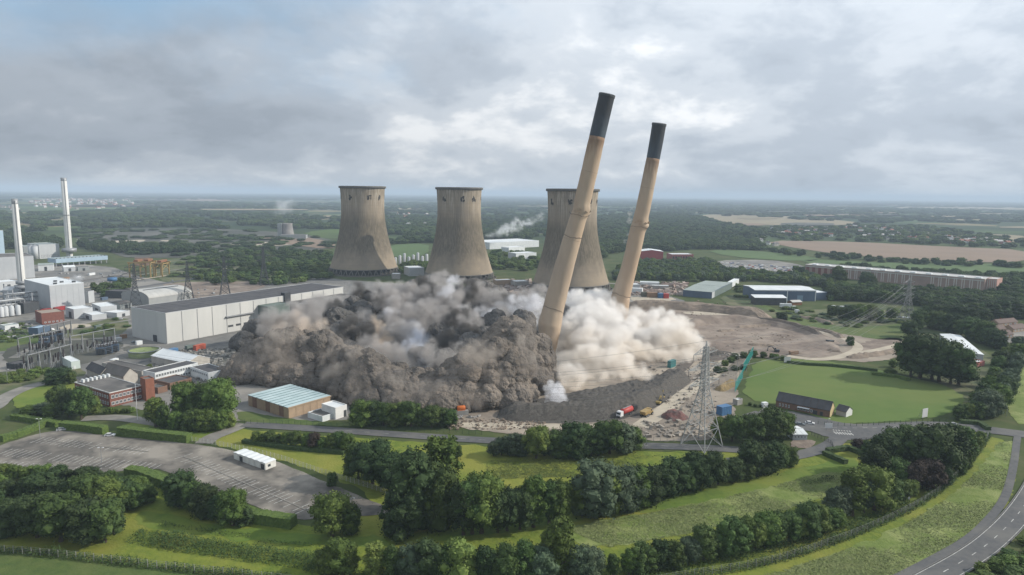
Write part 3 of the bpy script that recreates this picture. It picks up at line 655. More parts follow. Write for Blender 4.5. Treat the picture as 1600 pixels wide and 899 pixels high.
def block(name, label, cat, Cp, Rp=None, Lp=None, w=None, d=None, top=None, h=None, roof='flat', wall=None, rm=None, z0=0.0, ridge=2.0, np_=0, wp=(0, 0), wpm=None, group=None, parapet=0.5, trim=None):
    c, a, W, D = frame_px(Cp, Rp, Lp, w, d)
    if h is None: h = zat(c, top)
    root = thing(name, label, cat, (c.x, c.y, 0), a, group)
    ov = 0.25
    s = MB()
    if roof == 'gabley': s.prism([(0, z0), (W, z0), (W, h), (W/2, h+ridge), (0, h)], 0, D, 'y')
    elif roof == 'gablex': s.prism([(0, z0), (D, z0), (D, h), (D/2, h+ridge), (0, h)], 0, W, 'x')
    elif roof == 'monoy': s.prism([(0, z0), (D, z0), (D, h+ridge), (0, h)], 0, W, 'x')
    elif roof == 'barrelx':
        s.prism([(0, z0), (D, z0)]+[(D/2+D/2*math.cos(t), h+ridge*math.sin(t)) for t in np.linspace(0, math.pi, 13)], 0, W, 'x')
    else: s.box(0, W, 0, D, z0, h)
    s.build('wall', wall, root)
    if roof == 'flat':
        t = 0.25
        if np_ > 1:
            for i in range(np_):
                y0 = -ov+(D+2*ov)*i/np_; y1 = -ov+(D+2*ov)*(i+1)/np_-0.2
                slab(root, 'roof_panel', rm, -ov, W+ov, y0, y1, h+0.003, h+t)
        else: slab(root, 'roof', rm, 0.05, W-0.05, 0.05, D-0.05, h+0.003, h+0.08)
        if parapet and np_ <= 1:
            pm = trim or wall; s = MB(); p = 0.3
            s.box(-0.02, W+0.02, -0.02, p, h+0.004, h+parapet); s.box(-0.02, W+0.02, D-p, D+0.02, h+0.004, h+parapet)
            s.box(-0.02, p, p+0.003, D-p-0.003, h+0.004, h+parapet); s.box(W-p, W+0.02, p+0.003, D-p-0.003, h+0.004, h+parapet)
            s.build('parapet', pm, root)
    elif roof in ('gablex', 'gabley'):
        A, B = (W, D) if roof == 'gablex' else (D, W)   # A along ridge, B across
        n = max(1, np_)
        for side in (0, 1):
            for i in range(n):
                a0 = -ov+(A+2*ov)*i/n; a1 = -ov+(A+2*ov)*(i+1)/n-(0.12 if n > 1 else 0)
                k = ridge/(B/2); e = ov+0.15
                if side == 0: prof = [(-e, h-k*e+.01), (B/2, h+ridge+.01), (B/2, h+ridge+.22), (-e, h-k*e+.22)]
                else: prof = [(B+e, h-k*e+.01), (B/2+.003, h+ridge+.01), (B/2+.003, h+ridge+.22), (B+e, h-k*e+.22)]
                s = MB(); s.prism(prof, a0, a1, 'x' if roof == 'gablex' else 'y'); s.build('roof_panel' if n > 1 else 'roof', rm, root)
        s = MB(); 
        if roof == 'gablex': s.bar((-ov, B/2, h+ridge+.25), (A+ov, B/2, h+ridge+.25), .4, .15)
        else: s.bar((B/2, -ov, h+ridge+.25), (B/2, A+ov, h+ridge+.25), .4, .15)
        s.build('ridge_cap', rm, root)
    elif roof == 'monoy':
        s = MB(); s.prism([(-ov, h+.01), (D+ov, h+ridge+.01), (D+ov, h+ridge+.2), (-ov, h+.2)], -ov, W+ov, 'x'); s.build('roof', rm, root)
    elif roof == 'barrelx':
        n = max(1, np_); th = np.linspace(0, math.pi, 17)
        for i in range(n):
            a0 = -ov+(W+2*ov)*i/n; a1 = -ov+(W+2*ov)*(i+1)/n-(0.15 if n > 1 else 0)
            o = [(D/2+(D/2+.05)*math.cos(t), h+(ridge+.05)*math.sin(t)) for t in th]; q = [(D/2+(D/2+.3)*math.cos(t), h+(ridge+.3)*math.sin(t)) for t in th]
            s = MB(); s.prism(o+q[::-1], a0, a1, 'x'); s.build('roof_panel', rm, root)
    pm = wpm or wall
    nf, ns = wp
    for i in range(nf):
        x0 = W*i/nf+0.06; x1 = W*(i+1)/nf-0.06; slab(root, 'wall_panel', pm, x0, x1, -0.10, -0.003, z0+0.3, h-0.1)
    for i in range(ns):
        y0 = D*i/ns+0.06; y1 = D*(i+1)/ns-0.06; slab(root, 'wall_panel', pm, -0.10, -0.003, y0, y1, z0+0.3, h-0.1)
    root['dims'] = [W, D, h]
    return root, W, D, h
def windows(root, face, a0, a1, n, z0, z1, fill=0.6, frame=None, off=0.0, pane=None):
    """n windows along the front (face 'f', y=0) or the side (face 's', x=0), from a0 to a1"""
    step = (a1-a0)/n; fm = frame or white(); pm = pane or glassm()
    first = None
    for i in range(n):
        c0 = a0+step*(i+0.5)
        if first is None:
            hw = step*fill/2; s = MB(); f = min(0.18, hw*0.25)
            def bx(mb, x0, x1, za, zb, o0, o1):
                if face == 'f': mb.box(x0, x1, -o1-off, -o0-off, za, zb)
                else: mb.box(-o1-off, -o0-off, x0, x1, za, zb)
            bx(s, -hw, hw, z0, z0+f, .004, .16); bx(s, -hw, hw, z1-f, z1, .004, .16); bx(s, -hw, -hw+f, z0+f+.002, z1-f-.002, .004, .16); bx(s, hw-f, hw, z0+f+.002, z1-f-.002, .004, .16)
            bx(s, -f/4, f/4, z0+f+.002, z1-f-.002, .004, .12)
            w_ = s.build('window', fm, root); s = MB(); bx(s, -hw+f, hw-f, z0+f, z1-f, .004, .07); p_ = s.build('pane', pm, w_)
            w_.location = (c0, 0, 0) if face == 'f' else (0, c0, 0); first = (w_, p_)
        else:
            w_ = first[0].copy(); C.objects.link(w_); w_.location = (c0, 0, 0) if face == 'f' else (0, c0, 0)
            p_ = first[1].copy(); C.objects.link(p_); p_.parent = w_
def door(root, face, a, w, h, m, z0=0.0, off=0.0):
    s = MB()
    if face == 'f': s.box(a, a+w, -.14-off, -.004-off, z0+.05, z0+h)
    else: s.box(-.14-off, -.004-off, a, a+w, z0+.05, z0+h)
    return s.build('door', m, root)

brick = M('red_brick', (0.20, 0.082, 0.062), (0.155, 0.066, 0.052), 0.6, 0.9, det=9)
brick_dark = M('brown_brick', (0.20, 0.12, 0.085), (0.15, 0.095, 0.07), 0.6, 0.9, det=9)
brick_tan = M('tan_brick', (0.34, 0.25, 0.17), (0.28, 0.21, 0.145), 0.5, 0.9, det=9)
slate = M('dark_roofing', (0.055, 0.055, 0.06), (0.085, 0.083, 0.085), 0.15, 0.85, det=8)
felt = M('grey_felt_roof', (0.11, 0.105, 0.10), (0.075, 0.073, 0.07), 0.12, 0.9, c=(0.16, 0.15, 0.14), s2=0.05, det=9)
greyclad = M('pale_grey_cladding', (0.44, 0.455, 0.465), (0.38, 0.40, 0.415), 0.08, 0.6, det=7)
creamclad = M('cream_grey_cladding', (0.50, 0.50, 0.475), (0.43, 0.435, 0.42), 0.06, 0.65, det=8, stretch=(1, 1, 0.3))
whiteroof = M('white_roof_sheet', (0.66, 0.68, 0.68), (0.54, 0.57, 0.58), 0.1, 0.55, det=8)
teal = M('pale_teal_roof', (0.36, 0.46, 0.47), (0.45, 0.54, 0.55), 0.12, 0.6, det=8, c=(0.27, 0.35, 0.365), s2=0.04)
greenclad = M('grey_green_cladding', (0.12, 0.155, 0.14), (0.10, 0.13, 0.12), 0.1, 0.7)
bluegrey = M('blue_grey_cladding', (0.09, 0.13, 0.19), (0.07, 0.105, 0.155), 0.1, 0.6)
palegreen = M('grey_green_roof', (0.27, 0.31, 0.29), (0.23, 0.265, 0.25), 0.1, 0.7)
blueclad = M('pale_blue_cladding', (0.32, 0.42, 0.50), (0.28, 0.37, 0.45), 0.1, 0.6)
redp = M('red_paint', (0.42, 0.05, 0.04), (0.32, 0.045, 0.04), 0.8, 0.5)
bluep = M('blue_paint', (0.06, 0.16, 0.30), (0.05, 0.12, 0.24), 0.8, 0.5)
yellowp = M('yellow_paint', (0.36, 0.25, 0.10), (0.27, 0.19, 0.08), 0.8, 0.5)
orangep = M('orange_paint', (0.62, 0.16, 0.03), (0.5, 0.13, 0.03), 0.8, 0.5)
tealp = M('teal_paint', (0.05, 0.17, 0.17), (0.04, 0.14, 0.14), 0.8, 0.5)
blackp = M('black_paint', (0.02, 0.02, 0.022), (0.03, 0.03, 0.03), 0.8, 0.5)

# long grey warehouse
hW = 22.5
b1, W, D, h = block('warehouse', 'huge long grey warehouse with a dark flat roof running behind the dust', 'warehouse', (261, 538), None, (204, 527), w=172, h=hW, wall=creamclad, rm=slate, wp=(14, 4), wpm=creamclad, parapet=0.25, trim=greyclad)
cc = G(261, 538); far = G(545, 447.5, hW); uu = (Vector((far.x, far.y, 0))-cc); b1.rotation_euler[2] = math.atan2(uu.y, uu.x)
for i in range(15): slab(b1, 'downpipe', steel(), W*i/14-.15 if i < 14 else W-.3, W*i/14+.15, -0.32, -0.11, 0.2, h-.2)
for a in (50, 57, 64): door(b1, 'f', a, 4.5, 1.6, darksteel(), 4.2, 0.1)
slab(b1, 'canopy', steel(), 48, 73, -2.2, -0.12, 12.5, 13.1)
slab(b1, 'roof_vent', darksteel(), 104, 110, -1.5, 3.5, 17.5, h+2.5)
door(b1, 's', 12, 5, 5, darksteel(), 0, 0.1)
for i in range(24): slab(b1, 'roof_seam', M('roof_seam', (0.10, 0.10, 0.105)), W*(i+.5)/24-.1, W*(i+.5)/24+.1, 0.5, D-.5, h+.085, h+.16)
# annexes on its long side
def on(root, x, y, z=0):
    a = root.rotation_euler[2]; l = root.location
    return Vector((l.x+x*math.cos(a)-y*math.sin(a), l.y+x*math.sin(a)+y*math.cos(a), z))
p = on(b1, 78, -12.2)
g1, *_ = block('transfer_house', 'dark green boxy annex on the long side of the huge grey warehouse', 'building', p, p+Vector((math.cos(b1.rotation_euler[2]), math.sin(b1.rotation_euler[2]), 0))*22, w=22, d=12, h=17.5, wall=greenclad, rm=greenclad, wp=(5, 3))
p = on(b1, 104, -14.4)
g2, *_ = block('bunker_house', 'long lower grey building against the far end of the huge grey warehouse', 'building', p, p+Vector((math.cos(b1.rotation_euler[2]), math.sin(b1.rotation_euler[2]), 0))*64, w=64, d=14, h=16.5, wall=M('grey_block', (0.2, 0.2, 0.195), (0.16, 0.16, 0.16), .1), rm=felt, wp=(8, 2))

# left industrial works
b2, W, D, h = block('boiler_house', 'white windowless box building with a pale roof beside the left white chimney', 'building', (80, 486), (137, 481), (41, 474), top=447, wall=greyclad, rm=whiteroof, wp=(6, 5), wpm=greyclad, trim=whiteroof)
for x, y in ((6, 8), (14, 16), (22, 10), (12, 26)): slab(b2, 'roof_vent', darksteel(), x, x+3, y, y+.8, h+.1, h+1.6)
block('lean_to', 'small pale annex against the right end of the white box building', 'building', (139, 474), (148, 472), None, d=12, h=11, wall=greyclad, rm=felt)
block('works_hall', 'wide pale grey works hall at the left picture edge behind the near white chimney', 'building', (-40, 440), (55, 434), None, d=60, top=405, wall=greyclad, rm=felt, wp=(8, 0), wpm=greyclad)
block('works_tower', 'tall pale building with a dark stripe at the far left edge', 'building', (-30, 412), (9, 409), None, d=40, top=362, wall=greyclad, rm=felt, wp=(3, 0), wpm=blueclad)
b4, W, D, h = block('process_building', 'grey process building with two silos at the foot of the far white chimney', 'building', (62, 405), (94, 403), None, d=45, top=383, wall=greyclad, rm=palegreen, wp=(5, 0), wpm=greyclad)
windows(b4, 'f', 2, W-2, 6, 2, 6, .7, frame=darksteel())
block('process_annex', 'low grey block left of the process building with silos', 'building', (38, 406), (60, 405), None, d=40, top=386, wall=M('mid_grey', (.28, .3, .3), (.24, .26, .26), .1), rm=palegreen)
for x in (50, 56):
    c_ = G(x, 407); r_ = thing('silo', f'pale silo in front of the grey process building, {"left" if x == 50 else "right"} of two', 'silo', tuple(c_), 0, 'silos by the far white chimney')
    s = MB(); s.cyl(4, 2, 22, n=20); s.build('drum', greyclad, r_, True); s = MB(); s.lathe([(4.1, 22), (0.5, 24.5)], 20); s.build('cone_top', steel(), r_, True)
b5, W, D, h = block('bunker', 'long pale blue conveyor building raised on legs beside the far white chimney', 'building', (88, 417), (169, 411), None, d=26, top=405.5, z0=5.0, wall=blueclad, rm=palegreen, wp=(9, 0), wpm=blueclad)
for i in range(10):
    slab(b5, 'leg', steel(), W*i/9*.97, W*i/9*.97+1, 1, 2, 0, 4.99); 
for i in range(14): slab(b5, 'roof_vent', darksteel(), W*(i+.4)/14, W*(i+.4)/14+1, 3, 4.4, h+.1, h+1.3)
def stack(px, yb, yt, wb, wt, collars, label, lean=0.0):
    c_ = G(px, yb); sc = Vector((c_.x, c_.y, 0)).length/FOC; H = zat(c_, yt)
    r_ = thing('flue_stack', label, 'chimney', tuple(c_), 0, 'white chimneys of the works on the left')
    s = MB(); s.lathe([(wb/2*sc, 0), (wb/2*sc*.98, H*.4), (wt/2*sc, H), (wt/2*sc-.5, H), (wt/2*sc-.5, H-4)], 32); s.build('shaft', M('off_white_concrete', (0.60, 0.60, 0.57), (0.5, 0.5, 0.48), .06, .8, det=8), r_, True)
    s = MB(); s.lathe([(wt/2*sc+.1, H-5), (wt/2*sc+.12, H+.1), (wt/2*sc-.5, H+.15)], 32); s.build('top_band', steel(), r_, True)
    for yc, wc, hc in collars:
        z = zat(c_, yc); s = MB(); s.lathe([(wb*.4*sc, z), (wc/2*sc, z+.3), (wc/2*sc, z+hc), (wb*.4*sc, z+hc+.4)], 32); s.build('platform', steel(), r_, True)
    s = MB(); s.bar((wb/2*sc*.7, -wb/2*sc*.85, 1), (wt/2*sc*.7, -wt/2*sc*.85, H-2), .6); s.build('ladder', steel(), r_)
stack(36.5, 470, 311, 8.6, 6.6, [(452, 17, 4), (444, 13, 3)], 'nearer white chimney at the far left, rising past the white box building')
stack(109, 403, 278, 7.5, 6.6, [(394, 17, 6), (337, 8.5, 1.2)], 'farther white chimney with a round collar above the blue conveyor building')

def tank_row():
    for i, x in enumerate((3, 10, 19, 29)):
        c_ = G(x, 497-i*1.0); r_ = thing('storage_tank', f'upright pale steel tank under the pipe racks, {ordinal(i)} from the left edge', 'tank', tuple(c_), 0, 'upright tanks by the pipe racks')
        s = MB(); s.lathe([(1.9, 1), (1.9, 9), (0.3, 10)], 20, close=False); s.build('drum', greyclad, r_, True)
        for k in range(3):
            a = k*2.1; s = MB(); s.bar((1.6*math.cos(a), 1.6*math.sin(a), 0), (1.6*math.cos(a), 1.6*math.sin(a), 1.2), .25); s.build('leg', steel(), r_)
tank_row()
def rack(c0, c1, label, levels, wd=7):
    a, b = G(*c0), G(*c1); u = (b-a).normalized(); L = (b-a).length; r_ = thing('pipe_rack', label, 'pipe rack', tuple(a), math.atan2(u.y, u.x), 'pipe racks of the works on the left')
    n = max(2, int(L/6)); s = MB(); H = levels[-1]
    for i in range(n+1):
        for y in (0, wd): s.bar((L*i/n, y, 0), (L*i/n, y, H), .45)
        for z in levels: s.bar((L*i/n, 0, z), (L*i/n, wd, z), .4)
    for z in levels:
        for y in (0, wd): s.bar((0, y, z), (L, y, z), .4)
    s.build('frame', steel(), r_)
    for z in levels:
        for k in range(3):
            s = MB(); s.tube([(0, 1+k*2.2, z+.6), (L, 1+k*2.2, z+.6)], [.5, .5], 10); s.build('pipe', white() if k % 2 else steel(), r_, True)
    return r_
rack((-20, 497), (40, 489), 'tall grey pipe rack with white pipes at the left edge', (4, 8, 12))
rack((12, 486), (78, 478), 'grey pipe rack in front of the white box building', (5, 10, 14))
rack((-20, 476), (34, 473), 'pipe rack crossing behind the nearer white chimney foot', (6, 11))
block('plant_hut', 'pale peaked plant house under the near white chimney', 'building', (20, 475), (31, 473), None, d=10, h=13, roof='gabley', ridge=3, wall=greyclad, rm=greyclad)
block('process_shed', 'dark open process shed under the pipe racks', 'building', (38, 491), (62, 487), None, d=14, h=9, wall=darksteel(), rm=slate)
for a_ in [('brick_store', 'low red brick store with a tan roof below the white box building', (66, 508), (99, 503), (56, 503), 502.5-11.5, brick, M('tan_roof', (.3, .25, .2), (.24, .2, .16), .2), 'flat'),
           ('grey_shed', 'grey flat roofed shed right of the red brick store', (116, 499), (141, 494), (103, 495), 484.5, greyclad, whiteroof, 'flat'),
           ('grey_shed', 'pale shed with white roof, rightmost in the group by the brick store', (158, 494), (180, 490), (144, 488), 480.5, greyclad, whiteroof, 'flat'),
           ('low_shed', 'low pale shed in front of the two grey sheds', (144, 501), (163, 497), (128, 496), 493.5, greyclad, whiteroof, 'flat')]:
    nm, lb, c_, r_, l_, tp, wm, rf, ro = a_
    q, W, D, h = block(nm, lb, 'building', c_, r_, l_, top=tp, wall=wm, rm=rf, roof=ro)
    if nm == 'brick_store': windows(q, 'f', 1, W-1, 5, 1.2, 2.4, .5)
    else: door(q, 's', D*.3, D*.3, h*.7, darksteel())
def container(name, label, Cp, Rp, m, Lw=6.0, h=2.6, group=None, scale=1.0):
    c_ = G(*Cp); r_ = G(*Rp); a = math.atan2((r_-c_).y, (r_-c_).x); w = max((r_-c_).length, 3); o = thing(name, label, 'shipping container', tuple(c_), a, group)
    s = MB(); d = 2.5*scale; n = int(w/0.6)
    pts = []
    for i in range(n+1):
        x = w*i/n; pts += [(x, 0.0 if i % 2 else 0.09)]
    vs_ = [(x, y, .15) for x, y in pts]+[(x, y, h) for x, y in pts]; N_ = len(pts)
    s.poly(vs_, [(i, i+1, N_+i+1, N_+i) for i in range(N_-1)])
    s.box(0, w, 0.1, d, .15, h-.02); s.build('shell', m, o)
    s = MB(); s.box(-.05, w+.05, -.04, d+.04, h, h+.12); s.build('roof', m, o)
    s = MB(); s.box(-.08, 0, .1, d/2-.02, .25, h-.1); s.build('door', m, o); s = MB(); s.box(-.08, 0, d/2+.02, d-.1, .25, h-.1); s.build('door', m, o)
    return o
container('red_container', 'bright red container beside the foot of the white box building, left one', (67, 490), (81, 488), M('deep_red_paint', (.30, .03, .035), (.24, .03, .03), .8, .6), h=3.4, scale=1.4, group='red containers near the works')
container('red_container', 'bright red container against the white box building, right one', (88, 487), (103, 484), M('deep_red_paint', (.30, .03, .035)), h=3.4, scale=1.4, group='red containers near the works')
q, W, D, h = block('barrel_shed', 'long pale shed with a rounded ribbed roof behind the huge grey warehouse', 'shed', (233, 478), (300, 468), (207, 470), h=7, roof='barrelx', ridge=6, wall=M('grey_sheet', (.3, .31, .3), (.26, .27, .27), .1), rm=M('pale_ribbed_sheet', (.42, .42, .40), (.36, .36, .345), .1), np_=8)
for i in range(3): slab(q, 'rooflight', darksteel(), W*(.12+.27*i), W*(.12+.27*i)+12, D*.35, D*.4, h+6.05, h+6.4)
block('dark_shed', 'dark low shed left of the rounded shed', 'shed', (192, 467), (207, 464), None, d=20, h=7, wall=darksteel(), rm=slate)
q, W, D, h = block('kiosk', 'pale green box cabin in front of the substation', 'cabin', (112, 578), (122.5, 574), (97, 570), top=566, wall=M('pale_green_sheet', (.5, .56, .53), (.42, .48, .46), .2), rm=whiteroof, parapet=.2)
door(q, 'f', 1, 1.2, 2.2, white())
# yellow portal cranes
def portal(px, yb, yt, wpx, dpt, label):
    c_ = G(px, yb); sc = Vector((c_.x, c_.y, 0)).length/FOC; H = zat(c_, yt); w = wpx*sc
    r_ = thing('gantry_crane', label, 'gantry crane', tuple(c_), R(6), 'yellow gantries')
    for x in (0, w):
        for y in (0, dpt):
            s = MB(); s.bar((x, y, 0), (x, y, H), 1.3); s.build('leg', yellowp, r_)
    for y in (0, dpt):
        s = MB(); s.bar((-2, y, H), (w+2, y, H), 1.2, 1.8); s.build('girder', yellowp, r_)
    s = MB()
    for x in (0, w): s.bar((x, 0, H-1), (x, dpt, H-1), 1); s.bar((x, 0, H*.5), (x, dpt, H-1), .5); s.bar((x, dpt, H*.5), (x, 0, H-1), .5)
    s.build('brace', yellowp, r_)
    s = MB(); s.box(w*.4, w*.4+5, 1, dpt-1, H+.9, H+3.4); s.build('trolley', M('rust', (.25, .12, .06), (.18, .09, .05), .5), r_)
portal(203, 434, 411, 14, 16, 'leftmost yellow gantry frame beyond the huge grey warehouse')
portal(220, 434, 410, 13, 16, 'middle yellow gantry frame, densest of the three')
portal(241, 433, 412, 11, 22, 'rightmost yellow gantry frame with an open span')
block('gantry_store', 'rust coloured low block between the yellow gantries', 'shed', (212, 425), (236, 424), None, d=15, h=18, z0=8, wall=M('rust_wall', (.22, .15, .11), (.17, .12, .09), .1), rm=slate)
c_ = G(176, 447); r_ = thing('water_tower', 'small light blue tank on posts beyond the white box building', 'water tank', tuple(c_)); s = MB(); s.cyl(5, 6, 9.5, n=20); s.build('tank', bluep, r_, True)
for k in range(4): s = MB(); s.bar((3.4*math.cos(k*1.57), 3.4*math.sin(k*1.57), 0), (3.4*math.cos(k*1.57), 3.4*math.sin(k*1.57), 6), .4); s.build('leg', steel(), r_)

# office cluster
q, W, D, h = block('office_building', 'two storey red brick office with white window bands and a flat dark roof', 'office', (172.5, 637), (222, 624), (118, 619), h=7.3, wall=brick, rm=felt, trim=M('white_coping', (.55, .55, .53), (.45, .45, .44), .3), parapet=.45)
windows(q, 'f', .5, W-.5, 8, 1.0, 2.7, .78); windows(q, 'f', .5, W-.5, 8, 4.4, 6.2, .78)
windows(q, 's', .8, D-.8, 14, 1.0, 2.6, .5); windows(q, 's', .8, D-.8, 14, 4.4, 6.0, .5)
for i in range(7): slab(q, 'rooflight', white(), W*.15+i*2.2, W*.15+i*2.2+.9, D-4, D-1.5, h+.08, h+1.7)
block('stair_tower', 'blank red brick stair tower at the right end of the office', 'building', (229, 628), (238.5, 623), (221, 624), h=11.5, wall=M('orange_brick', (.24, .10, .065), (.19, .082, .055), .5, .9, det=9), rm=felt)
q, W, D, h = block('canteen_hall', 'brown roofed hall with a curved white gable behind the red brick office', 'building', (194, 605), (213, 599), (160, 596), h=6, roof='gabley', ridge=4, wall=M('pale_render', (.4, .38, .34), (.33, .31, .28), .4), rm=M('brown_grey_roof', (.15, .135, .125), (.12, .11, .10), .2, det=8), np_=5)
block('canteen_annex', 'lower grey pitched roof wing left of the brown roofed hall', 'building', (158, 598), (170, 592), (136, 588), h=5, roof='gabley', ridge=3, wall=M('pale_render', (.4, .38, .34)), rm=slate)
block('yard_office', 'flat grey roofed block between the brown hall and the white striped shed', 'building', (222, 592), (236, 585), (160, 578), h=4, wall=CONC(), rm=felt)
q, W, D, h = block('striped_shed', 'shed whose pale roof is crossed by dark strips, left of the dust cloud', 'shed', (292, 580), (317, 569), (237, 568), h=5, roof='gabley', ridge=3.0, wall=M('pale_render', (.4, .38, .34)), rm=whiteroof, np_=7)
q, W, D, h = block('laboratory_wing', 'long two storey wing with white window bands facing the trees', 'office', (243, 601), (310, 584), None, d=11, h=6.4, wall=white(), rm=slate, parapet=.4)
windows(q, 'f', .3, W-.3, 16, 1.0, 2.6, .8); windows(q, 'f', .3, W-.3, 16, 4.0, 5.7, .8)
q, W, D, h = block('link_wing', 'low dark roofed wing between the window banded wing and the dust', 'office', (326, 598), (352, 591), (298, 588), h=5.5, wall=white(), rm=slate, parapet=.4)
windows(q, 's', .5, D-.5, 9, 3.4, 4.9, .7, frame=white())
block('plant_block', 'low dark roofed block behind the round green trees', 'building', (266, 610), (300, 601), None, d=14, h=3.5, wall=brick_dark, rm=slate)
block('porch_block', 'small low block with a white roof between the office and the trees', 'building', (247, 616), (262, 612), None, d=9, h=3.0, wall=brick_dark, rm=felt)

# teal roofed warehouse
hT = 5.6
cT = G(451, 655); rT = G(516, 619, hT); lT = G(370, 622, hT); rT.z = 0; lT.z = 0
q, W, D, h = block('teal_roof_warehouse', 'low brown warehouse with a pale teal ribbed roof in front of the dust', 'warehouse', cT, rT, None, d=(lT-cT).length*0.98, h=hT, wall=brick_tan, rm=teal, np_=9, wp=(0, 0))
for i in range(9):
    y0 = D*i/9; slab(q, 'wall_panel', brick_dark if i % 3 == 1 else brick_tan, -.12, -.003, y0+.15, y0+D/9-.15, .3, h-.2)
for i in range(6): slab(q, 'wall_panel', brick_tan, W*i/6+.1, W*(i+1)/6-.1, -.12, -.003, .3, h-.2)
s = MB(); s.box(-.45, W+.3, -.5, -.27, h-.3, h+.3); s.build('gutter', brick_tan, q)
for i in range(1, 9): slab(q, 'roof_seam', M('teal_seam', (.10, .17, .18)), -.3, W+.3, D*i/9-.32, D*i/9+.05, h+.1, h+.36)
q, W, D, h = block('white_store', 'small white flat roofed building beside the teal roofed warehouse', 'building', (524.5, 656), (547.5, 652), (503, 649), top=639, wall=M('white_render', (.66, .66, .64), (.56, .56, .55), .3, .8), rm=whiteroof)
door(q, 'f', W*.72, 1.6, 3.4, darksteel())
q, W, D, h = block('white_annex', 'low grey roofed annex in front of the small white building', 'building', (504, 660), (526, 654), (481, 653), h=2.4, wall=white(), rm=felt)

# portable cabins
cA, aA, WA, DA = frame_px((415, 735.5), (430.5, 731.5), (365, 717.5))
vv = Vector((-math.sin(aA), math.cos(aA), 0)); DA = (G(365, 717.5)-G(415, 735.5)).length; vv = (G(365, 717.5)-G(415, 735.5)).normalized(); uA = Vector((vv.y, -vv.x, 0)); aA = math.atan2(uA.y, uA.x)
for i in range(6):
    c_ = cA+vv*(DA/6*i); w = 5.0; d = DA/6-0.25; hh = 2.9
    o = thing('portable_cabin', f'white portable cabin on the car park, {ordinal(i)} counting from the right end of the row', 'portable cabin', tuple(c_), aA, 'white portable cabins in a row on the car park')
    wm = M('cabin_white', (.62, .62, .58), (.52, .52, .49), .6, .7, det=7)
    s = MB(); s.box(0, w, 0, d, .15, hh); s.build('wall', wm, o)
    s = MB(); s.prism([(-.1, hh), (d+.1, hh), (d+.1, hh+.08), (d*.5, hh+.3), (-.1, hh+.08)], -.12, w+.12, 'x'); s.build('roof', whiteroof, o)
    s = MB(); s.box(-.08, -.003, d*.25, d*.25+(2.0 if i in (0, 5, 4) else .9), .2, 2.3); s.build('door', darksteel() if i in (0, 4) else wm, o)
    if i == 0:
        s = MB(); s.box(1.2, 2.4, -.08, -.003, 1.1, 2.1); s.build('window', glassm(), o)
    s = MB(); s.box(-.05, w, -.03, d, 0, .14); s.build('base', darksteel(), o)

# cricket pavilion
q, W, D, h = block('cricket_pavilion', 'long brick pavilion with a dark pitched roof beside the cricket field', 'pavilion', (1296, 653), (1309.5, 648.5), (1212, 636), top=641.5, roof='gabley', ridge=3.4, wall=brick_dark, rm=slate, np_=8)
s = MB(); s.prism([(0, .2), (W, .2), (W, h), (W/2, h+3.3), (0, h)], -.12, -.003, 'y'); s.build('gable_wall', M('yellow_brick', (.46, .36, .2), (.38, .3, .17), .5), q)
windows(q, 's', D*.3, D*.6, 5, 1.0, 2.4, .7); windows(q, 's', D*.72, D*.95, 4, 1.0, 2.4, .5); door(q, 's', D*.12, 1.4, 2.3, darksteel()); door(q, 's', D*.22, 2.2, 2.3, darksteel())
slab(q, 'canopy', white(), -1.8, -.15, D*.36, D*.58, 2.6, 2.8)
q, W, D, h = block('pavilion_annex', 'small white gabled annex on the end of the brick pavilion', 'building', (1321.5, 652.5), (1331, 649), (1305, 648.5), h=2.9, roof='gabley', ridge=1.9, wall=M('pinkish_render', (.45, .42, .42), (.38, .36, .36), .4), rm=slate)
s = MB(); s.prism([(0, .1), (W, .1), (W, h), (W/2, h+1.8), (0, h)], -.1, -.003, 'y'); s.build('gable_wall', M('white_render', (.66, .66, .64)), q)
q, W, D, h = block('site_cabin', 'small pale grey cabin with a striped white roof by the gate road', 'cabin', (1238.5, 688), (1259, 686.5), (1223.5, 675), h=2.7, roof='gablex', ridge=.8, wall=M('cabin_grey', (.42, .45, .46), (.35, .38, .39), .5), rm=whiteroof, np_=3)
windows(q, 'f', .4, W-.4, 4, 1.1, 2.1, .6); door(q, 's', 1, 1.1, 2.1, steel())

# long brick warehouse on the right
hB = 14.5
q, W, D, h = block('brick_mill', 'very long red brick warehouse with a pale flat roof among trees on the right', 'warehouse', (1537, 456), None, (1257, 430), w=34, h=hB, wall=M('faded_brick', (.31, .225, .19), (.25, .185, .16), .1), rm=M('pale_flat_roof', (.48, .47, .45), (.38, .38, .37), .05), parapet=.8, trim=M('pale_coping', (.5, .49, .46), (.42, .41, .39), .1))
for i in range(26):
    y0 = D*(i+.5)/26
    if 8 < i < 21 or i < 7: slab(q, 'pilaster', M('pale_stone', (.5, .46, .42), (.42, .39, .36), .1), -.3, -.003, y0-.5, y0+.5, 1, h-1); slab(q, 'pilaster', M('pale_stone', (.5, .46, .42)), -.3, -.003, y0+2, y0+3, 1, h-1)
    elif i > 20: slab(q, 'brick_panel', brick, -.2, -.003, y0-2, y0+2, 1, h-2.5)
s = MB(); s.box(-.4, -.32, .5, D-.5, h-2.2, h-1.2); s.build('band', M('pale_coping', (.5, .49, .46)), q)
for i in range(12): slab(q, 'roof_vent', white(), 8, 16, D*(i+.3)/12, D*(i+.3)/12+6, h+.1, h+1.4)
q, W, D, h = block('brick_mill_end', 'short pinkish brick block at the right end of the very long brick warehouse', 'building', (1556, 456.5), None, (1540, 455), w=26, h=14.8, wall=M('pink_brick', (.42, .25, .21), (.36, .22, .18), .2), rm=M('pale_flat_roof', (.48, .47, .45)))
for i in range(5): slab(q, 'pilaster', M('pale_stone', (.5, .46, .42)), -.3, -.003, D*(i+.3)/5, D*(i+.3)/5+.8, .5, h-.5)
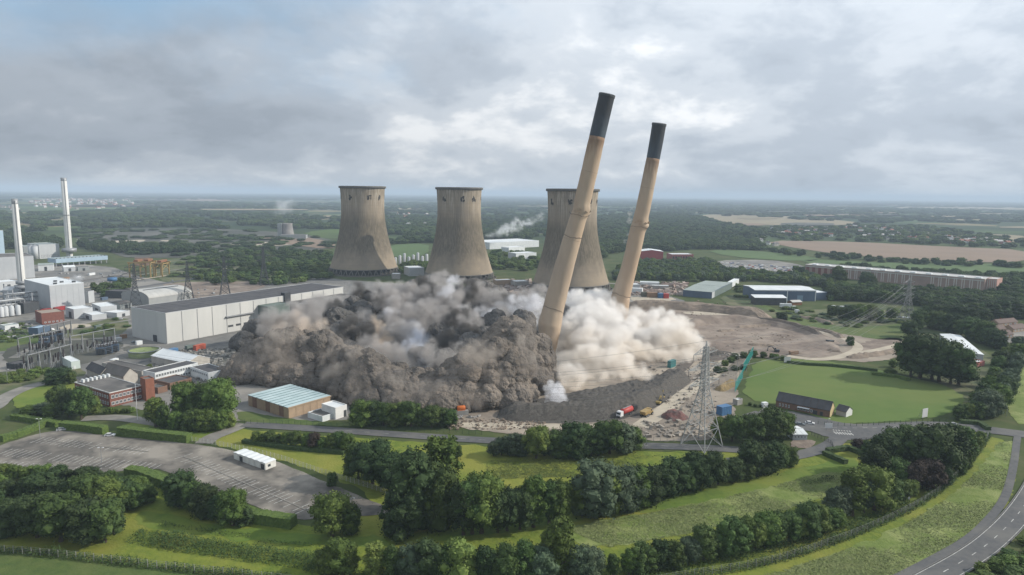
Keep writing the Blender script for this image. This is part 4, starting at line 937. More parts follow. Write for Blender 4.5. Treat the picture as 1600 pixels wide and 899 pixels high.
# blue and white warehouse
q, W, D, h = block('blue_white_warehouse', 'blue fronted warehouse with a brilliant white roof near the trees', 'warehouse', (1178, 470), (1274, 471), None, d=36, h=11.5, roof='gablex', ridge=1.2, wall=bluegrey, rm=whiteroof, np_=6, wp=(9, 0), wpm=bluegrey)
slab(q, 'frame_trim', white(), W-.8, W+.1, -.3, -.11, 0, h); slab(q, 'frame_trim', white(), W*.53, W*.53+.8, -.3, -.11, 0, h); slab(q, 'frame_trim', white(), 0, W, -.35, -.12, h-.9, h)
door(q, 'f', W*.7, 6, 6, M('blue_door', (.2, .28, .36), (.17, .25, .32), .2), 0, .1)
q, W, D, h = block('black_shed', 'low black walled shed with a white roof edge in front of the blue warehouse', 'shed', (1179, 477), (1229, 477.5), None, d=12, h=7.5, wall=darksteel(), rm=whiteroof, roof='monoy', ridge=1.5, wp=(6, 0), wpm=darksteel())
slab(q, 'frame_trim', white(), W-.6, W+.1, -.3, -.11, 0, h)
q, W, D, h = block('blue_annex', 'smaller blue and white annex on the right of the white roofed warehouse', 'building', (1274.5, 469), (1294, 468.5), None, d=22, h=7.5, wall=bluegrey, rm=whiteroof, wp=(3, 0), wpm=bluegrey)
block('brown_hut', 'little brown hut with a pale roof in front of the blue warehouse', 'hut', (1238, 477.5), (1253, 477), None, d=8, h=3.2, roof='gablex', ridge=1.4, wall=M('brown_board', (.25, .12, .06), (.2, .1, .05), .3), rm=M('pale_coping', (.5, .49, .46)))
block('white_trailer', 'white box trailer parked left of the little brown hut', 'trailer', (1219, 481), (1237, 481.5), None, d=3, h=4, wall=white(), rm=white(), z0=.7, parapet=0)
for i, (x, y) in enumerate([(1238, 483), (1243, 489), (1300, 482), (1313, 483)]):
    container('white_van_body', f'small white cabin among the scrub below the blue warehouse, {ordinal(i)} from the left', (x, y), (x+6, y), white(), h=2.6, group='white cabins below the blue warehouse')
# grey green shed
q, W, D, h = block('grey_green_shed', 'grey green shed with a low double pitched roof beside the demolition site', 'shed', (1112, 467), (1143, 451), (1072, 461), top=457, roof='gabley', ridge=.9, wall=bluegrey, rm=palegreen, np_=6)
for i in range(8): slab(q, 'wall_panel', greyclad if i == 0 else greenclad, W*i/8+.1, W*(i+1)/8-.1, -.12, -.003, .3, h-.3)
q, W, D, h = block('white_lean_to', 'small white shed end beyond the grey green shed', 'shed', (1144, 449), (1154.5, 443), None, d=6, h=5.5, wall=white(), rm=whiteroof)
# long white shed
q, W, D, h = block('white_roof_shed', 'long shed with a bright white ribbed roof right of the cricket field trees', 'shed', (1500, 563), (1524, 556), (1468, 532), h=5, roof='gabley', ridge=.6, wall=greyclad, rm=whiteroof, np_=8)
block('red_hut', 'small red and white hut below the long white roofed shed', 'hut', (1527, 574), (1538, 572), None, d=6, h=3, wall=M('faded_red', (.4, .14, .12), (.3, .11, .1), .4), rm=whiteroof)
# houses on the right
for i, (x, y, x2, y2, hh, lb) in enumerate([(1560, 530, 1583, 528, 5, 'brown roofed bungalow nearest to the right tree belt'), (1546, 522, 1572, 519, 5, 'brown roofed house behind the nearest bungalow on the right'), (1583, 520, 1604, 517, 5, 'pale fronted house at the right picture edge'), (1560, 511, 1590, 508, 5, 'farthest brown roofed house on the right behind the bungalows')]):
    q, W, D, h = block('house', lb, 'house', (x, y), (x2, y2), None, d=8, h=hh*.6, roof='gablex', ridge=2.6, wall=brick_tan, rm=M('brown_tiles', (.14, .10, .085), (.11, .08, .07), .3), group='houses beyond the tree belt on the right')
    windows(q, 'f', .5, W-.5, 4, 1, 2.2, .4); slab(q, 'chimney_stack', brick, W*.3, W*.3+.8, D/2-.4, D/2+.4, h+1.8, h+3.7)
# red buildings and white factory in the distance
q, W, D, h = block('red_white_shed', 'red walled shed with a white double roof beyond the chimneys, left of the pair', 'shed', (1000, 405), (1036, 405.5), None, d=34, top=393, roof='gabley', ridge=2.5, wall=M('brick_red_sheet', (.34, .07, .07), (.28, .06, .06), .1), rm=whiteroof, np_=4, wp=(6, 0), wpm=M('brick_red_sheet', (.34, .07, .07)))
q, W, D, h = block('red_office_block', 'red framed block with many windows beyond the chimneys, right of the pair', 'building', (1049, 411), (1083, 411), None, d=25, top=398, wall=M('dull_red', (.33, .13, .12), (.27, .11, .10), .1), rm=whiteroof)
windows(q, 'f', 1, W-1, 8, 1.5, 5, .7, frame=M('dull_red', (.33, .13, .12))); windows(q, 'f', 1, W-1, 8, 7, 11, .7, frame=M('dull_red', (.33, .13, .12)))
block('white_factory', 'large white flat factory behind the steam, between two cooling towers', 'factory', (765, 390), (842, 386), None, d=70, h=13, wall=white(), rm=whiteroof, wp=(9, 0), wpm=white())
block('white_factory_wing', 'lower white wing in front of the large white factory', 'factory', (795, 395), (820, 393), None, d=20, h=9, wall=white(), rm=whiteroof)
block('works_block', 'pale low works between the white factory and the right cooling tower', 'building', (806, 408), (838, 406), None, d=22, h=12, wall=greyclad, rm=whiteroof, wp=(6, 0), wpm=white())
block('white_box', 'white flat box building between the two left cooling towers', 'building', (640, 432), (663, 431), None, d=26, h=10.5, wall=greyclad, rm=whiteroof)
for i, x in enumerate(range(618, 668, 7)):
    c_ = G(x, 412+(i % 3)); r_ = thing('process_column', f'pale process column between the two left cooling towers, {ordinal(i)} from the left', 'tank', tuple(c_), 0, 'process columns between the left cooling towers')
    hh = 9+(i*37 % 11); s = MB(); s.lathe([(2.2, 0), (2.2, hh), (.4, hh+1)], 14); s.build('drum', greyclad, r_, True); s = MB(); s.bar((2.6, -1, 0), (2.6, -1, hh), .4); s.build('ladder', steel(), r_)
for i, (x, y, x2, y2, d_, h_, wm) in enumerate([(985, 452, 1000, 452, 14, 5, greyclad), (1000, 448, 1030, 449, 12, 5, white()), (1018, 452, 1045, 453, 9, 4, CONC()), (775, 448, 800, 447, 12, 7, brick_tan), (805, 450, 826, 449, 14, 7, CONC()), (985, 458, 1003, 459, 8, 5, white()), (612, 436, 625, 436, 12, 6, CONC())]):
    block('scrap_yard_shed', ['pale shed nearest the far chimney at the scrap yard', 'white roofed shed in the scrap yard, behind the others', 'grey lean shed in the middle of the scrap yard', 'tan shed between middle and right cooling towers', 'grey shed left of the right cooling tower foot', 'white walled shed in front of the scrap yard', 'grey hut at the right foot of the left cooling tower'][i], 'shed', (x, y), (x2, y2), None, d=d_, h=h_, wall=wm, rm=whiteroof)
for i, (x, y, x2, m_, nm) in enumerate([(1003, 464.5, 1011, M('olive_paint', (.12, .12, .09), (.1, .1, .08), .5), 'olive'), (1012, 465.5, 1028, M('rust_brown', (.25, .16, .10), (.2, .13, .08), .5), 'rusty brown'), (1029, 466.5, 1037, bluep, 'dark blue'), (1037.5, 467, 1045, redp, 'red')]):
    container('container', f'{nm} container in the row beside the scrap yard', (x, y), (x2, y), m_, h=5.2, scale=2, group='containers beside the scrap yard')
container('red_container', 'red container on the grey yard left of the dust cloud', (307, 549), (322, 545), M('dull_orange_red', (.42, .1, .06), (.34, .08, .05), .5), h=3.6, group=None, scale=1.2)
container('dark_container', 'dark green container beside the red one near the dust', (293, 548), (305, 545), greenclad, h=3)
container('blue_container', 'light blue container in front of the huge warehouse corner', (265, 556), (279, 552), bluep, h=3.6, scale=1.4)
container('blue_container', 'blue container at the edge of the dark rubble near the big pylon', (1128, 651), (1143, 648), bluep, h=4.5, scale=1.6)
container('teal_container', 'teal container half hidden behind the pale dust', (1048, 576), (1056, 573), tealp, h=4.5)
container('white_container', 'white container on the yard above the brown roofed hall', (177, 570), (186, 567), white(), h=3)
c_ = G(226, 556); r_ = thing('round_tank', 'low round green tank in front of the huge grey warehouse', 'tank', tuple(c_)); s = MB(); s.lathe([(9.5, 0), (9.5, 4), (9, 4), (8.6, 3.2), (.5, 3.6)], 40); s.build('wall', M('dull_green_yellow', (.2, .24, .1), (.15, .19, .09), .3), r_, True); s = MB(); s.lathe([(9.9, 4), (9.9, 4.3), (9, 4.3)], 40); s.build('rim', steel(), r_, True)
# small far cooling tower with steam
c_ = G(449.5, 370); c_ = c_; sc = Vector((c_.x, c_.y, 0)).length/FOC; Hh = zat(c_, 349)
r_ = thing('small_cooling_tower', 'small far cooling tower letting off steam beyond the lagoons', 'cooling tower', tuple(c_)); s = MB(); s.lathe([(10*sc, 0), (8*sc, Hh*.55), (7.2*sc, Hh*.9), (7.6*sc, Hh), (7*sc, Hh), (6.6*sc, Hh*.8)], 32); s.build('shell', M('sooty_concrete', (.24, .23, .22), (.17, .165, .16), .05), r_, True)
s = MB(); s.box(-12*sc, -6*sc, -14, 0, 0, Hh*.98); s.build('filter_house', M('mid_grey', (.28, .3, .3)), r_)
block('far_works', 'low pale works at the foot of the small far cooling tower', 'building', (438, 374), (478, 374), None, d=30, h=9, wall=M('mid_grey', (.28, .3, .3)), rm=felt)

# ------------------------------------------------------------------ mounds and pit
def mound(name, px, w, h, mat, label, cat='mound', seed=0, step=2.0, z0=-0.3, flat=0.25, rough=0.9):
    pts = resample(smooth_open([G(*p) for p in px], 2), step); M_ = max(8, int(w/1.6)); s = MB(); v = []
    n = len(pts)
    for i, p in enumerate(pts):
        d = (pts[min(i+1, n-1)]-pts[max(i-1, 0)]).normalized(); nn = Vector((-d.y, d.x, 0))
        ef = min(1, min(i, n-1-i)*step/(w*0.45)+0.02)**0.6
        ww = w*(0.8+0.2*ef)*(1+0.2*noise.noise(Vector((i*.1, seed, 0))))
        for j in range(M_+1):
            t = j/M_*2-1; q = p+nn*t*ww/2; prof = max(0, min(1, (1-abs(t))/(1-flat)))**0.9
            z = h*ef*prof*(1+0.25*noise.noise(Vector((q.x*.05, q.y*.05, seed))))+rough*prof*(noise.noise(Vector((q.x*.35, q.y*.35, seed)))+.6*noise.noise(Vector((q.x*.9, q.y*.9, seed))))
            if j in (0, M_): z = 0
            v.append((q.x, q.y, z+z0))
    s.poly(v, [(i*(M_+1)+j, i*(M_+1)+j+1, (i+1)*(M_+1)+j+1, (i+1)*(M_+1)+j) for i in range(n-1) for j in range(M_)])
    o = s.build(name, mat, None, False); setp(o, label, cat); return o
rubble_m = M('dark_rubble', (0.05, 0.046, 0.042), (0.115, 0.107, 0.095), 0.9, 0.95, bump=0.9, c=(0.085, 0.078, 0.07), s2=0.2, det=12)
brown_m = M('brown_spoil', (0.20, 0.16, 0.125), (0.14, 0.115, 0.09), 0.35, 0.95, bump=0.5, c=(0.25, 0.2, 0.155), s2=0.08, det=12)
patch('rubble_ground', [(775, 655), (800, 630), (880, 618), (1000, 600), (1020, 585), (1060, 590), (1075, 600), (1040, 630), (990, 655), (900, 662), (830, 662)], rubble_m, z=0.24)
mound('rubble_bank', [(778, 647), (830, 650), (900, 648), (960, 643), (1000, 630), (1030, 612), (1052, 596), (1058, 586)], 20, 6.5, rubble_m, 'long dark curved bank of crushed rubble in front of the pale dust', 'rubble bank', 1, flat=.35)
mound('rubble_bank', [(880, 626), (940, 622), (990, 610), (1015, 598)], 26, 3.5, rubble_m, 'low grey rubble shelf behind the dark curved bank', 'rubble bank', 2, flat=.5)
mound('spoil_bank', [(975, 480), (1030, 481), (1080, 483), (1130, 487), (1170, 492), (1196, 499)], 26, 7, brown_m, 'long brown spoil bank below the grey green shed', 'spoil bank', 3, flat=.4, step=3)
mound('spoil_heap', [(1112, 502), (1132, 502), (1150, 503)], 16, 5, rubble_m, 'small dark peaked heap below the long brown bank', 'spoil heap', 4, flat=.1)
mound('scrap_heap', [(1036, 655), (1055, 652), (1073, 650)], 13, 3.6, M('rusty_scrap', (.10, .05, .045), (.17, .08, .07), .9, bump=.5, c=(.08, .07, .065), s2=.3, det=12), 'tangled rusty heap of scrap steel left of the big pylon', 'scrap heap', 5, flat=.2, rough=1.6)
mound('spoil_heap', [(1122, 612), (1135, 605), (1147, 598)], 8, 3, M('yellow_clay', (.26, .185, .08), (.17, .13, .07), .6, det=10), 'yellow clay heap beside the nets right of the big pylon', 'spoil heap', 6, rough=.8)
for i, (px_, lb) in enumerate([([(1150, 513), (1200, 510), (1260, 512), (1300, 520), (1318, 530)], 'low brown spoil rim behind the round pit'), ([(985, 500), (1040, 503), (1090, 507)], 'brown spoil ridge just behind the pale dust'), ([(1325, 560), (1380, 553), (1425, 545)], 'low sandy ridge between the pit and the trees')]):
    mound('spoil_ridge', px_, 9, 2.2, brown_m, lb, 'spoil ridge', 10+i, step=2.5)
def pit():
    a = G(1078, 527); b = G(1284, 530); f = G(1185, 553); k = G(1185, 505); c_ = (a+b)/2; rx = (b-a).length/2; ry = (f-k).length/2; c_.y = (f.y+k.y)/2
    s = MB(); n = 120; rings = [(0.0, .1), (.5, .3), (.8, .6), (.86, .9), (.92, 4.2), (1.0, 6.0), (1.06, 4.6), (1.14, 1.2), (1.2, -.3)]; v = []
    for q, z in rings:
        for i in range(n):
            t = 2*math.pi*i/n; nn = noise.noise(Vector((math.cos(t)*4, math.sin(t)*4, q*5))); x = rx*q*math.cos(t)*(1+.04*nn); y = ry*q*math.sin(t)*(1+.06*nn)
            back = .5+.5*math.sin(t); v.append((x, y, max(-.3, z*(back if z > .95 else 1)+.5*nn*(1 if 0 < q < 1.1 else 0))))
    s.poly(v, [(j*n+i, j*n+(i+1) % n, (j+1)*n+(i+1) % n, (j+1)*n+i) for j in range(len(rings)-1) for i in range(n)])
    o = s.build('excavated_pit', dirt_brown, None, True); o.location = (c_.x, c_.y, .2); setp(o, kind='structure')
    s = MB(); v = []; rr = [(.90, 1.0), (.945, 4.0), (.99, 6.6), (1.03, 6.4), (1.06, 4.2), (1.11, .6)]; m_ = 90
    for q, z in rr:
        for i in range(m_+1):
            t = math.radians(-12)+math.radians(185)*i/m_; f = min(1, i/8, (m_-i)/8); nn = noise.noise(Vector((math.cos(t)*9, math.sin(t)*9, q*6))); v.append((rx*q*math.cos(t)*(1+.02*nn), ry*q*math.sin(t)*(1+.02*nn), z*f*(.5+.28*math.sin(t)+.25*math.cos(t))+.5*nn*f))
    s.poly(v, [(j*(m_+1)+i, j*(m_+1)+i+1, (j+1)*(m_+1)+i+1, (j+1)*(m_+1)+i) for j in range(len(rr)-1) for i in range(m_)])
    o = s.build('pit_rim', M('shaded_rim_soil', (.10, .085, .07), (.16, .13, .105), .4, .95, bump=.4, det=10)); o.location = (c_.x, c_.y, .3); setp(o, kind='structure')  # shade on the rim's inner face is put into this darker soil colour
pit()
for i, (px_, w_, h_, m_, lb) in enumerate([([(1165, 540), (1190, 541), (1215, 543)], 9, 2.2, brown_m, 'low brown heap inside the near part of the round pit'), ([(1120, 519), (1150, 517)], 8, 2.0, brown_m, 'small clay heap at the far left inside the round pit'), ([(1060, 522), (1085, 526), (1100, 533)], 10, 3.0, rubble_m, 'dark heap between the pale dust and the pit'), ([(1010, 508), (1035, 511)], 9, 2.6, brown_m, 'brown heap behind the pale dust puff'), ([(1290, 548), (1318, 551)], 7, 1.8, brown_m, 'brown heap on the near right side of the pit'), ([(1245, 496), (1275, 500), (1300, 508)], 9, 2.6, brown_m, 'earth bank below the cabins and scrub'), ([(1105, 556), (1140, 553)], 7, 2.4, rubble_m, 'dark rubble heap near the nets and pit'), ([(990, 455), (1030, 457), (1070, 458)], 12, 3.2, M('rusty_junk', (.16, .10, .08), (.24, .2, .17), .5, .95, bump=.5, det=12), 'long rusty junk heap in the scrap yard'), ([(1030, 446), (1075, 449)], 12, 3.5, M('rusty_junk', (.16, .10, .08)), 'second junk heap behind in the scrap yard'), ([(196, 660+0), (197, 661)], 3, .3, brown_m, '')][:9]):
    mound('spoil_heap', px_, w_, h_, m_, lb, 'spoil heap', 30+i, step=1.6, rough=.9)
def rubble(name, polys, n, r0, r1, mat, label, z=0.2, seed=3):
    """loose broken lumps joined in one object"""
    rr = random.Random(seed); base = []
    for k in range(4):
        bm = rock_mesh(k+seed); bmesh.ops.triangulate(bm, faces=bm.faces); base.append(([v.co.copy() for v in bm.verts], [tuple(v.index for v in f.verts) for f in bm.faces])); bm.free()
    lite = []
    for k in range(4):
        vs_ = [Vector((rr.uniform(.6, 1)*a, rr.uniform(.6, 1)*b, rr.uniform(.4, .8)*c)) for a in (-1, 1) for b in (-1, 1) for c in (-1, 1)]
        lite.append((vs_, [(0, 1, 3, 2), (4, 6, 7, 5), (0, 4, 5, 1), (2, 3, 7, 6), (0, 2, 6, 4), (1, 5, 7, 3)]))
    s = MB()
    for _ in range(n):
        pl = rr.choice(polys); x, y = rr.uniform(pl[0], pl[2]), rr.uniform(pl[1], pl[3]); p = G(x, y); vs_, fs = rr.choice(lite); r = r0*(r1/r0)**(rr.random()**2.2)
        m = Matrix.Rotation(rr.uniform(0, 6.28), 3, 'Z') @ Matrix.Rotation(rr.uniform(-.5, .5), 3, 'X')
        s.poly([tuple(m @ v*r+Vector((p.x, p.y, z+r*.2))) for v in vs_], fs)
    o = s.build(name, mat); setp(o, label, None, None, 'stuff')
rubble('bank_stones', [(790, 628, 1010, 655), (1000, 596, 1050, 630)], 1300, .15, .9, M('pale_stone_lumps', (.30, .28, .25), (.16, .15, .135), .5), 'loose stones lying on the dark rubble banks', z=4.4, seed=15) if False else None
rubble('rubble', [(985, 560, 1120, 600), (1040, 600, 1120, 650), (1000, 660, 1110, 684), (1060, 540, 1160, 590)], 1000, .2, 1.5, M('pale_rubble', (.33, .295, .25), (.17, .15, .13), .15, rnd=0), 'pale broken concrete lumps scattered over the demolition ground')
rubble('rubble', [(1090, 512, 1270, 545), (985, 470, 1200, 505), (700, 655, 850, 672)], 1100, .25, .9, brown_m, 'brown clods and broken stone on the excavated ground', seed=8)
rubble('debris', [(290, 545, 370, 600), (240, 548, 350, 575)], 900, .3, 1.7, M('grey_debris', (.13, .13, .12), (.25, .24, .22), .4), 'grey scrap and debris strewn left of the dust cloud', seed=9)
rubble('debris', [(985, 442, 1075, 462), (770, 440, 830, 462)], 900, .8, 4.0, M('scrap_yard_junk', (.22, .15, .12), (.34, .31, .28), .15, det=9), 'heaps of mixed scrap in the scrap yard beyond the chimneys', seed=10)
rubble('yard_clutter', [(60, 425, 200, 452), (0, 505, 60, 530), (200, 452, 340, 470)], 300, .4, 1.6, M('yard_junk', (.3, .3, .3), (.15, .15, .15), .3), 'pallets and stored materials strewn on the works yard', seed=12)

# ------------------------------------------------------------------ pylons and wires
def pylon(Cp, H, base, rot, label, m=None, arms=((.62, 8.5), (.76, 9.5), (.9, 7.5)), thick=.28, waist=.55):
    c_ = G(*Cp) if not isinstance(Cp, Vector) else Cp
    root = thing('pylon', label, 'pylon', tuple(c_), rot, 'electricity pylons'); m = m or steel()
    def half(z):
        t = z/H; return (base/2)*(1-t/waist)+1.5*(t/waist) if t < waist else 1.5-(t-waist)/(1-waist)*.9
    lv = [0]; z = 0
    while z < H*.93: z += max(2.2, half(z)*1.35); lv.append(min(z, H*.95))
    cs = [(1, 1), (1, -1), (-1, -1), (-1, 1)]
    for sx, sy in cs:
        s = MB()
        for a, b in zip(lv[:-1], lv[1:]): s.bar((sx*half(a), sy*half(a), a), (sx*half(b), sy*half(b), b), thick)
        s.build('leg', m, root)
    s = MB()
    for k, (a, b) in enumerate(zip(lv[:-1], lv[1:])):
        for q in range(4):
            (x0, y0), (x1, y1) = cs[q], cs[(q+1) % 4]; ha, hb = half(a), half(b); mid = (a+b)/2
            s.bar((x0*ha, y0*ha, a), (x1*hb, y1*hb, b), thick*.6); s.bar((x1*ha, y1*ha, a), (x0*hb, y0*hb, b), thick*.6)
            if k: s.bar((x0*ha, y0*ha, a), (x1*ha, y1*ha, a), thick*.5)
    s.bar((0, 0, H*.93), (0, 0, H), thick); s.bar((half(lv[-1]), 0, lv[-1]), (0, 0, H), thick*.7); s.bar((-half(lv[-1]), 0, lv[-1]), (0, 0, H), thick*.7)
    s.build('bracing', m, root)
    tips = []
    for f, L in arms:
        for sg in (1, -1):
            z = f*H; hh = half(z); s = MB(); tip = (sg*L, 0, z+.4)
            for sy in (1, -1):
                s.bar((sg*hh, sy*hh, z), tip, thick*.6); s.bar((sg*hh, sy*hh, z+H*.055), tip, thick*.6)
                for t in (.3, .6): s.bar((sg*(hh+(L-hh)*t), sy*hh*(1-t), z+.4*t), (sg*(hh+(L-hh)*t), sy*hh*(1-t), z+H*.055*(1-t)+.4*t), thick*.4)
            s.build('cross_arm', m, root)
            s = MB()
            for k in range(7): s.lathe([(.05, z+.4-k*.35), (.22, z+.25-k*.35), (.05, z+.12-k*.35)], 8, tip[0], 0)
            s.build('insulator', darksteel(), root)
            t = Matrix.Rotation(rot, 3, 'Z') @ Vector((tip[0], 0, z-2.1)); tips.append(c_+t)
    tips.append(c_+Vector((0, 0, H)))
    return root, tips
cP = (G(1091, 710)+G(1100, 677))/2; cP = G(1096, 697)
_, tA = pylon(cP, 47.5, 13, R(38), 'big near lattice pylon standing in the meadow before the demolition site', M('weathered_zinc', (.33, .34, .34), (.25, .26, .26), 1, .6), arms=((.60, 10.5), (.745, 11.5), (.885, 8.5)), thick=.30)
_, tB = pylon((213, 483), 43, 11, R(30), 'dark lattice pylon in front of the pale rounded shed', darksteel(), thick=.5)
_, tC = pylon((1416, 505), 40, 11, R(30), 'lattice pylon carrying white insulators among the trees on the right', M('dull_zinc', (.19, .2, .2), (.15, .16, .16), 1, .6), thick=.3)
_, tD = pylon((413, 446), 46, 10, R(30), 'faint dark pylon beyond the huge grey warehouse roof', darksteel(), thick=.5)
_, tE = pylon((295, 470), 40, 10, R(30), 'thin dark pylon right of the pale rounded shed', darksteel(), thick=.45)
_, tF = pylon((352, 462), 42, 10, R(30), 'thin dark pylon between its two neighbours behind the warehouse', darksteel(), thick=.45)
wire_m = M('conductor', (.2, .2, .21), (.17, .17, .17), 1, .5, metal=.3)
def wires(A, B, label, sag, r=.06, idx=None):
    root = thing('power_line', label, 'power line', tuple((A[0]+B[0])/2*Vector((1, 1, 0)) if False else (0, 0, 0)), 0, 'overhead power lines')
    for i in (idx or range(min(len(A), len(B)))):
        p, q = A[i], B[i]; pts = [p.lerp(q, t)-Vector((0, 0, 4*sag*t*(1-t))) for t in np.linspace(0, 1, 25)]
        s = MB(); s.tube(pts, [r]*25, 5, False); s.build('wire', wire_m, root)
sub = [G(130+i*6, 566) + Vector((0, 0, 12)) for i in range(7)]
wires(tA, sub, 'thin wires sagging from the big pylon across the dust to the substation', 16, .05)
wires(tC, tA, 'wires running from the big pylon to the right hand pylon', 11, .05)
tG = [t+Vector((-330, 760, 6)) for t in tC]
farp = G(1262, 418); tH = [farp+Vector((math.cos(2.2)*k*3, math.sin(2.2)*k*3, 34-5*(i//2))) for i, k in enumerate((3, -3, 3, -3, 3, -3, 0))]
wires(tC, [G(1500, 1500) if False else Vector((t.x+420, t.y-330, t.z-4)) for t in tC], 'wires leaving the right hand pylon towards the right edge', 9, .06)
wires(tC, [Vector((t.x-110+k*2, t.y-95, 14)) for k, t in enumerate(tC)], 'pale down lines slanting left from the right hand pylon', 3, .04)

# ------------------------------------------------------------------ substation
def substation():
    ins = M('insulator_brown', (.045, .035, .035), (.03, .025, .025), 1, .4)
    k = 0
    rr = random.Random(5)
    rows = [(28, 560, 92, 545, 9), (38, 578, 100, 561, 9), (58, 553, 108, 540, 7), (112, 556, 176, 541, 9), (60, 540, 112, 527, 7), (84, 575, 100, 571, 3)]
    nth = 0
    rown = ['second', 'nearest', 'middle', 'right hand', 'farthest', 'short front']
    for ri, (x0, y0, x1, y1, n) in enumerate(rows):
        a, b = G(x0, y0), G(x1, y1); u = (b-a).normalized(); L = (b-a).length
        for i in range(n):
            p = a+u*L*i/(n-1)+Vector((rr.uniform(-1, 1), rr.uniform(-1, 1), 0)); hh = rr.uniform(5.5, 9.5)
            o = thing('insulator_post', f'{ordinal(i)} ribbed insulator post from left in the {rown[ri]} row of the substation', 'insulator post', tuple(p), rr.uniform(0, 1), 'insulator posts of the substation')
            s = MB()
            for dx in (-.5, .5): s.bar((dx, 0, 0), (dx*.6, 0, hh*.45), .3)
            s.bar((-.9, 0, hh*.45), (.9, 0, hh*.45), .35); s.build('stand', steel(), o)
            s = MB(); pr = []
            for j in range(9): z = hh*.45+hh*.55*j/9; pr += [(.28, z), (.62, z+.25)]
            s.lathe(pr+[(.2, hh)], 8); s.build('insulator', ins, o)
            nth += 1
    for i, (x0, y0, x1, y1) in enumerate([(30, 556, 100, 540), (45, 585, 112, 566), (112, 552, 180, 538), (70, 535, 112, 524)]):
        a, b = G(x0, y0), G(x1, y1); u = (b-a).normalized(); L = (b-a).length; o = thing('busbar_gantry', f'steel busbar gantry of the substation, {["back left", "front", "right hand", "farthest"][i]} one', 'gantry', tuple(a), math.atan2(u.y, u.x), 'busbar gantries of the substation')
        n = 4
        for j in range(n+1):
            s = MB(); s.bar((L*j/n, -.8, 0), (L*j/n, 0, 12), .35); s.bar((L*j/n, .8, 0), (L*j/n, 0, 12), .35); s.build('post', steel(), o)
        s = MB(); s.bar((0, -.5, 11.6), (L, -.5, 11.6), .25); s.bar((0, .5, 11.6), (L, .5, 11.6), .25)
        for j in range(int(L/2)): s.bar((j*2, -.5, 11.6), (j*2+2, .5, 11.6), .15)
        s.build('beam', steel(), o)
    for i, (x, y) in enumerate([(62, 538), (72, 536), (84, 533), (60, 546), (150, 556), (160, 554), (170, 551)]):
        p = G(x, y); o = thing('transformer', f'dark blue transformer in the {"left" if i < 4 else "right"} half of the substation, {ordinal(i if i < 4 else i-4)} of its group', 'transformer', tuple(p), R(25), 'transformers of the substation')
        s = MB(); s.box(0, 6, 0, 4, .4, 5); s.build('tank', M('dark_blue_steel', (.05, .08, .12), (.04, .06, .09), .4), o)
        for k_ in range(6): slab(o, 'radiator', darksteel(), .4+k_*.9, .9+k_*.9, -.9, -.01, .8, 4.4)
        for k_ in range(3): s = MB(); s.lathe([(.3, 5), (.5, 5.5), (.25, 6), (.45, 6.4), (.1, 7.6)], 8, 1.4+k_*1.6, 2); s.build('bushing', ins, o)
        s = MB(); s.tube([(.5, 3.6, 6.2), (5.5, 3.6, 6.2)], [.7, .7], 10); s.build('conservator', steel(), o)
    for i, (a, b) in enumerate([((140, 545), (147, 534)), ((150, 543), (144, 534)), ((156, 541), (163, 533)), ((164, 541), (158, 531))]):
        p, q = G(*a), G(*a); q = P(b[0], b[1], p.y); o = thing('bus_duct', f'slanting dark bus duct over the right transformers, {ordinal(i)} from the left', 'bus duct', tuple(p), 0, 'slanting bus ducts'); s = MB(); s.tube([(0, 0, .5), tuple(q-p)], [.6, .45], 8); s.build('tube', darksteel(), o, True); s = MB(); s.box(-.8, .8, -.8, .8, 0, .6); s.build('foot', CONC(), o)
    block('switch_house', 'low dark switch house inside the substation', 'building', (24, 578), (46, 573), None, d=8, h=3, wall=darksteel(), rm=slate)
    block('relay_house', 'blue roofed relay house behind the dark transformers', 'building', (60, 524), (80, 519), None, d=8, h=5, wall=bluegrey, rm=blueclad)
substation()

# ------------------------------------------------------------------ vehicles and plant
def wheel(root, x, y, r, w=.35, nm='wheel'):
    s = MB(); v = []; n = 14
    s.tube([(x, y, r), (x, y+w, r)], [r, r], n); o = s.build(nm, tyre(), root); s = MB(); s.tube([(x, y-.02, r), (x, y+w+.02, r)], [r*.5, r*.5], 10); s.build('hub', steel(), o)
def car(Cp, rot, m, label, L=4.3, W=1.8, H=1.45, van=False, group=None, cat='car'):
    c_ = G(*Cp) if not isinstance(Cp, Vector) else Cp
    o = thing('parked_van' if van else 'parked_car', label, 'van' if van else cat, tuple(c_), rot, group)
    s = MB()
    if van: body = [(0, .3), (L, .3), (L, 1.1), (L-.9, 1.25), (L-1.5, 2.1), (.1, 2.15), (0, 1.9)]
    else: body = [(0, .3), (L, .3), (L, .75), (L-1.1, .92), (.1, .95), (0, .8)]
    s.prism(body, -W/2, W/2, 'y'); s.build('body', m, o)
    if not van:
        s = MB(); s.poly([(.35, -W/2+.08, .94), (L-1.15, -W/2+.08, .92), (L-1.15, W/2-.08, .92), (.35, W/2-.08, .94), (.9, -W/2+.28, H-.06), (L-1.9, -W/2+.28, H-.06), (L-1.9, W/2-.28, H-.06), (.9, W/2-.28, H-.06)], [(0, 1, 5, 4), (1, 2, 6, 5), (2, 3, 7, 6), (3, 0, 4, 7)]); s.build('window', glassm(), o)
        s = MB(); s.box(.85, L-1.85, -W/2+.26, W/2-.26, H-.06, H); s.build('roof', m, o)
    else:
        s = MB(); s.box(L-1.45, L-.95, -W/2-.01, W/2+.01, 1.3, 1.8); s.build('window', glassm(), o)
    for x in (.8, L-.85):
        for y in (-W/2-.02, W/2-.2): wheel(o, x, y, .33, .22)
    return o
car_w = M('car_white', (.62, .62, .62), (.6, .6, .6), 1, .3); car_g = M('car_grey', (.16, .18, .19), (.15, .17, .18), 1, .3); car_s = M('car_silver', (.35, .36, .37), (.33, .34, .35), 1, .3)
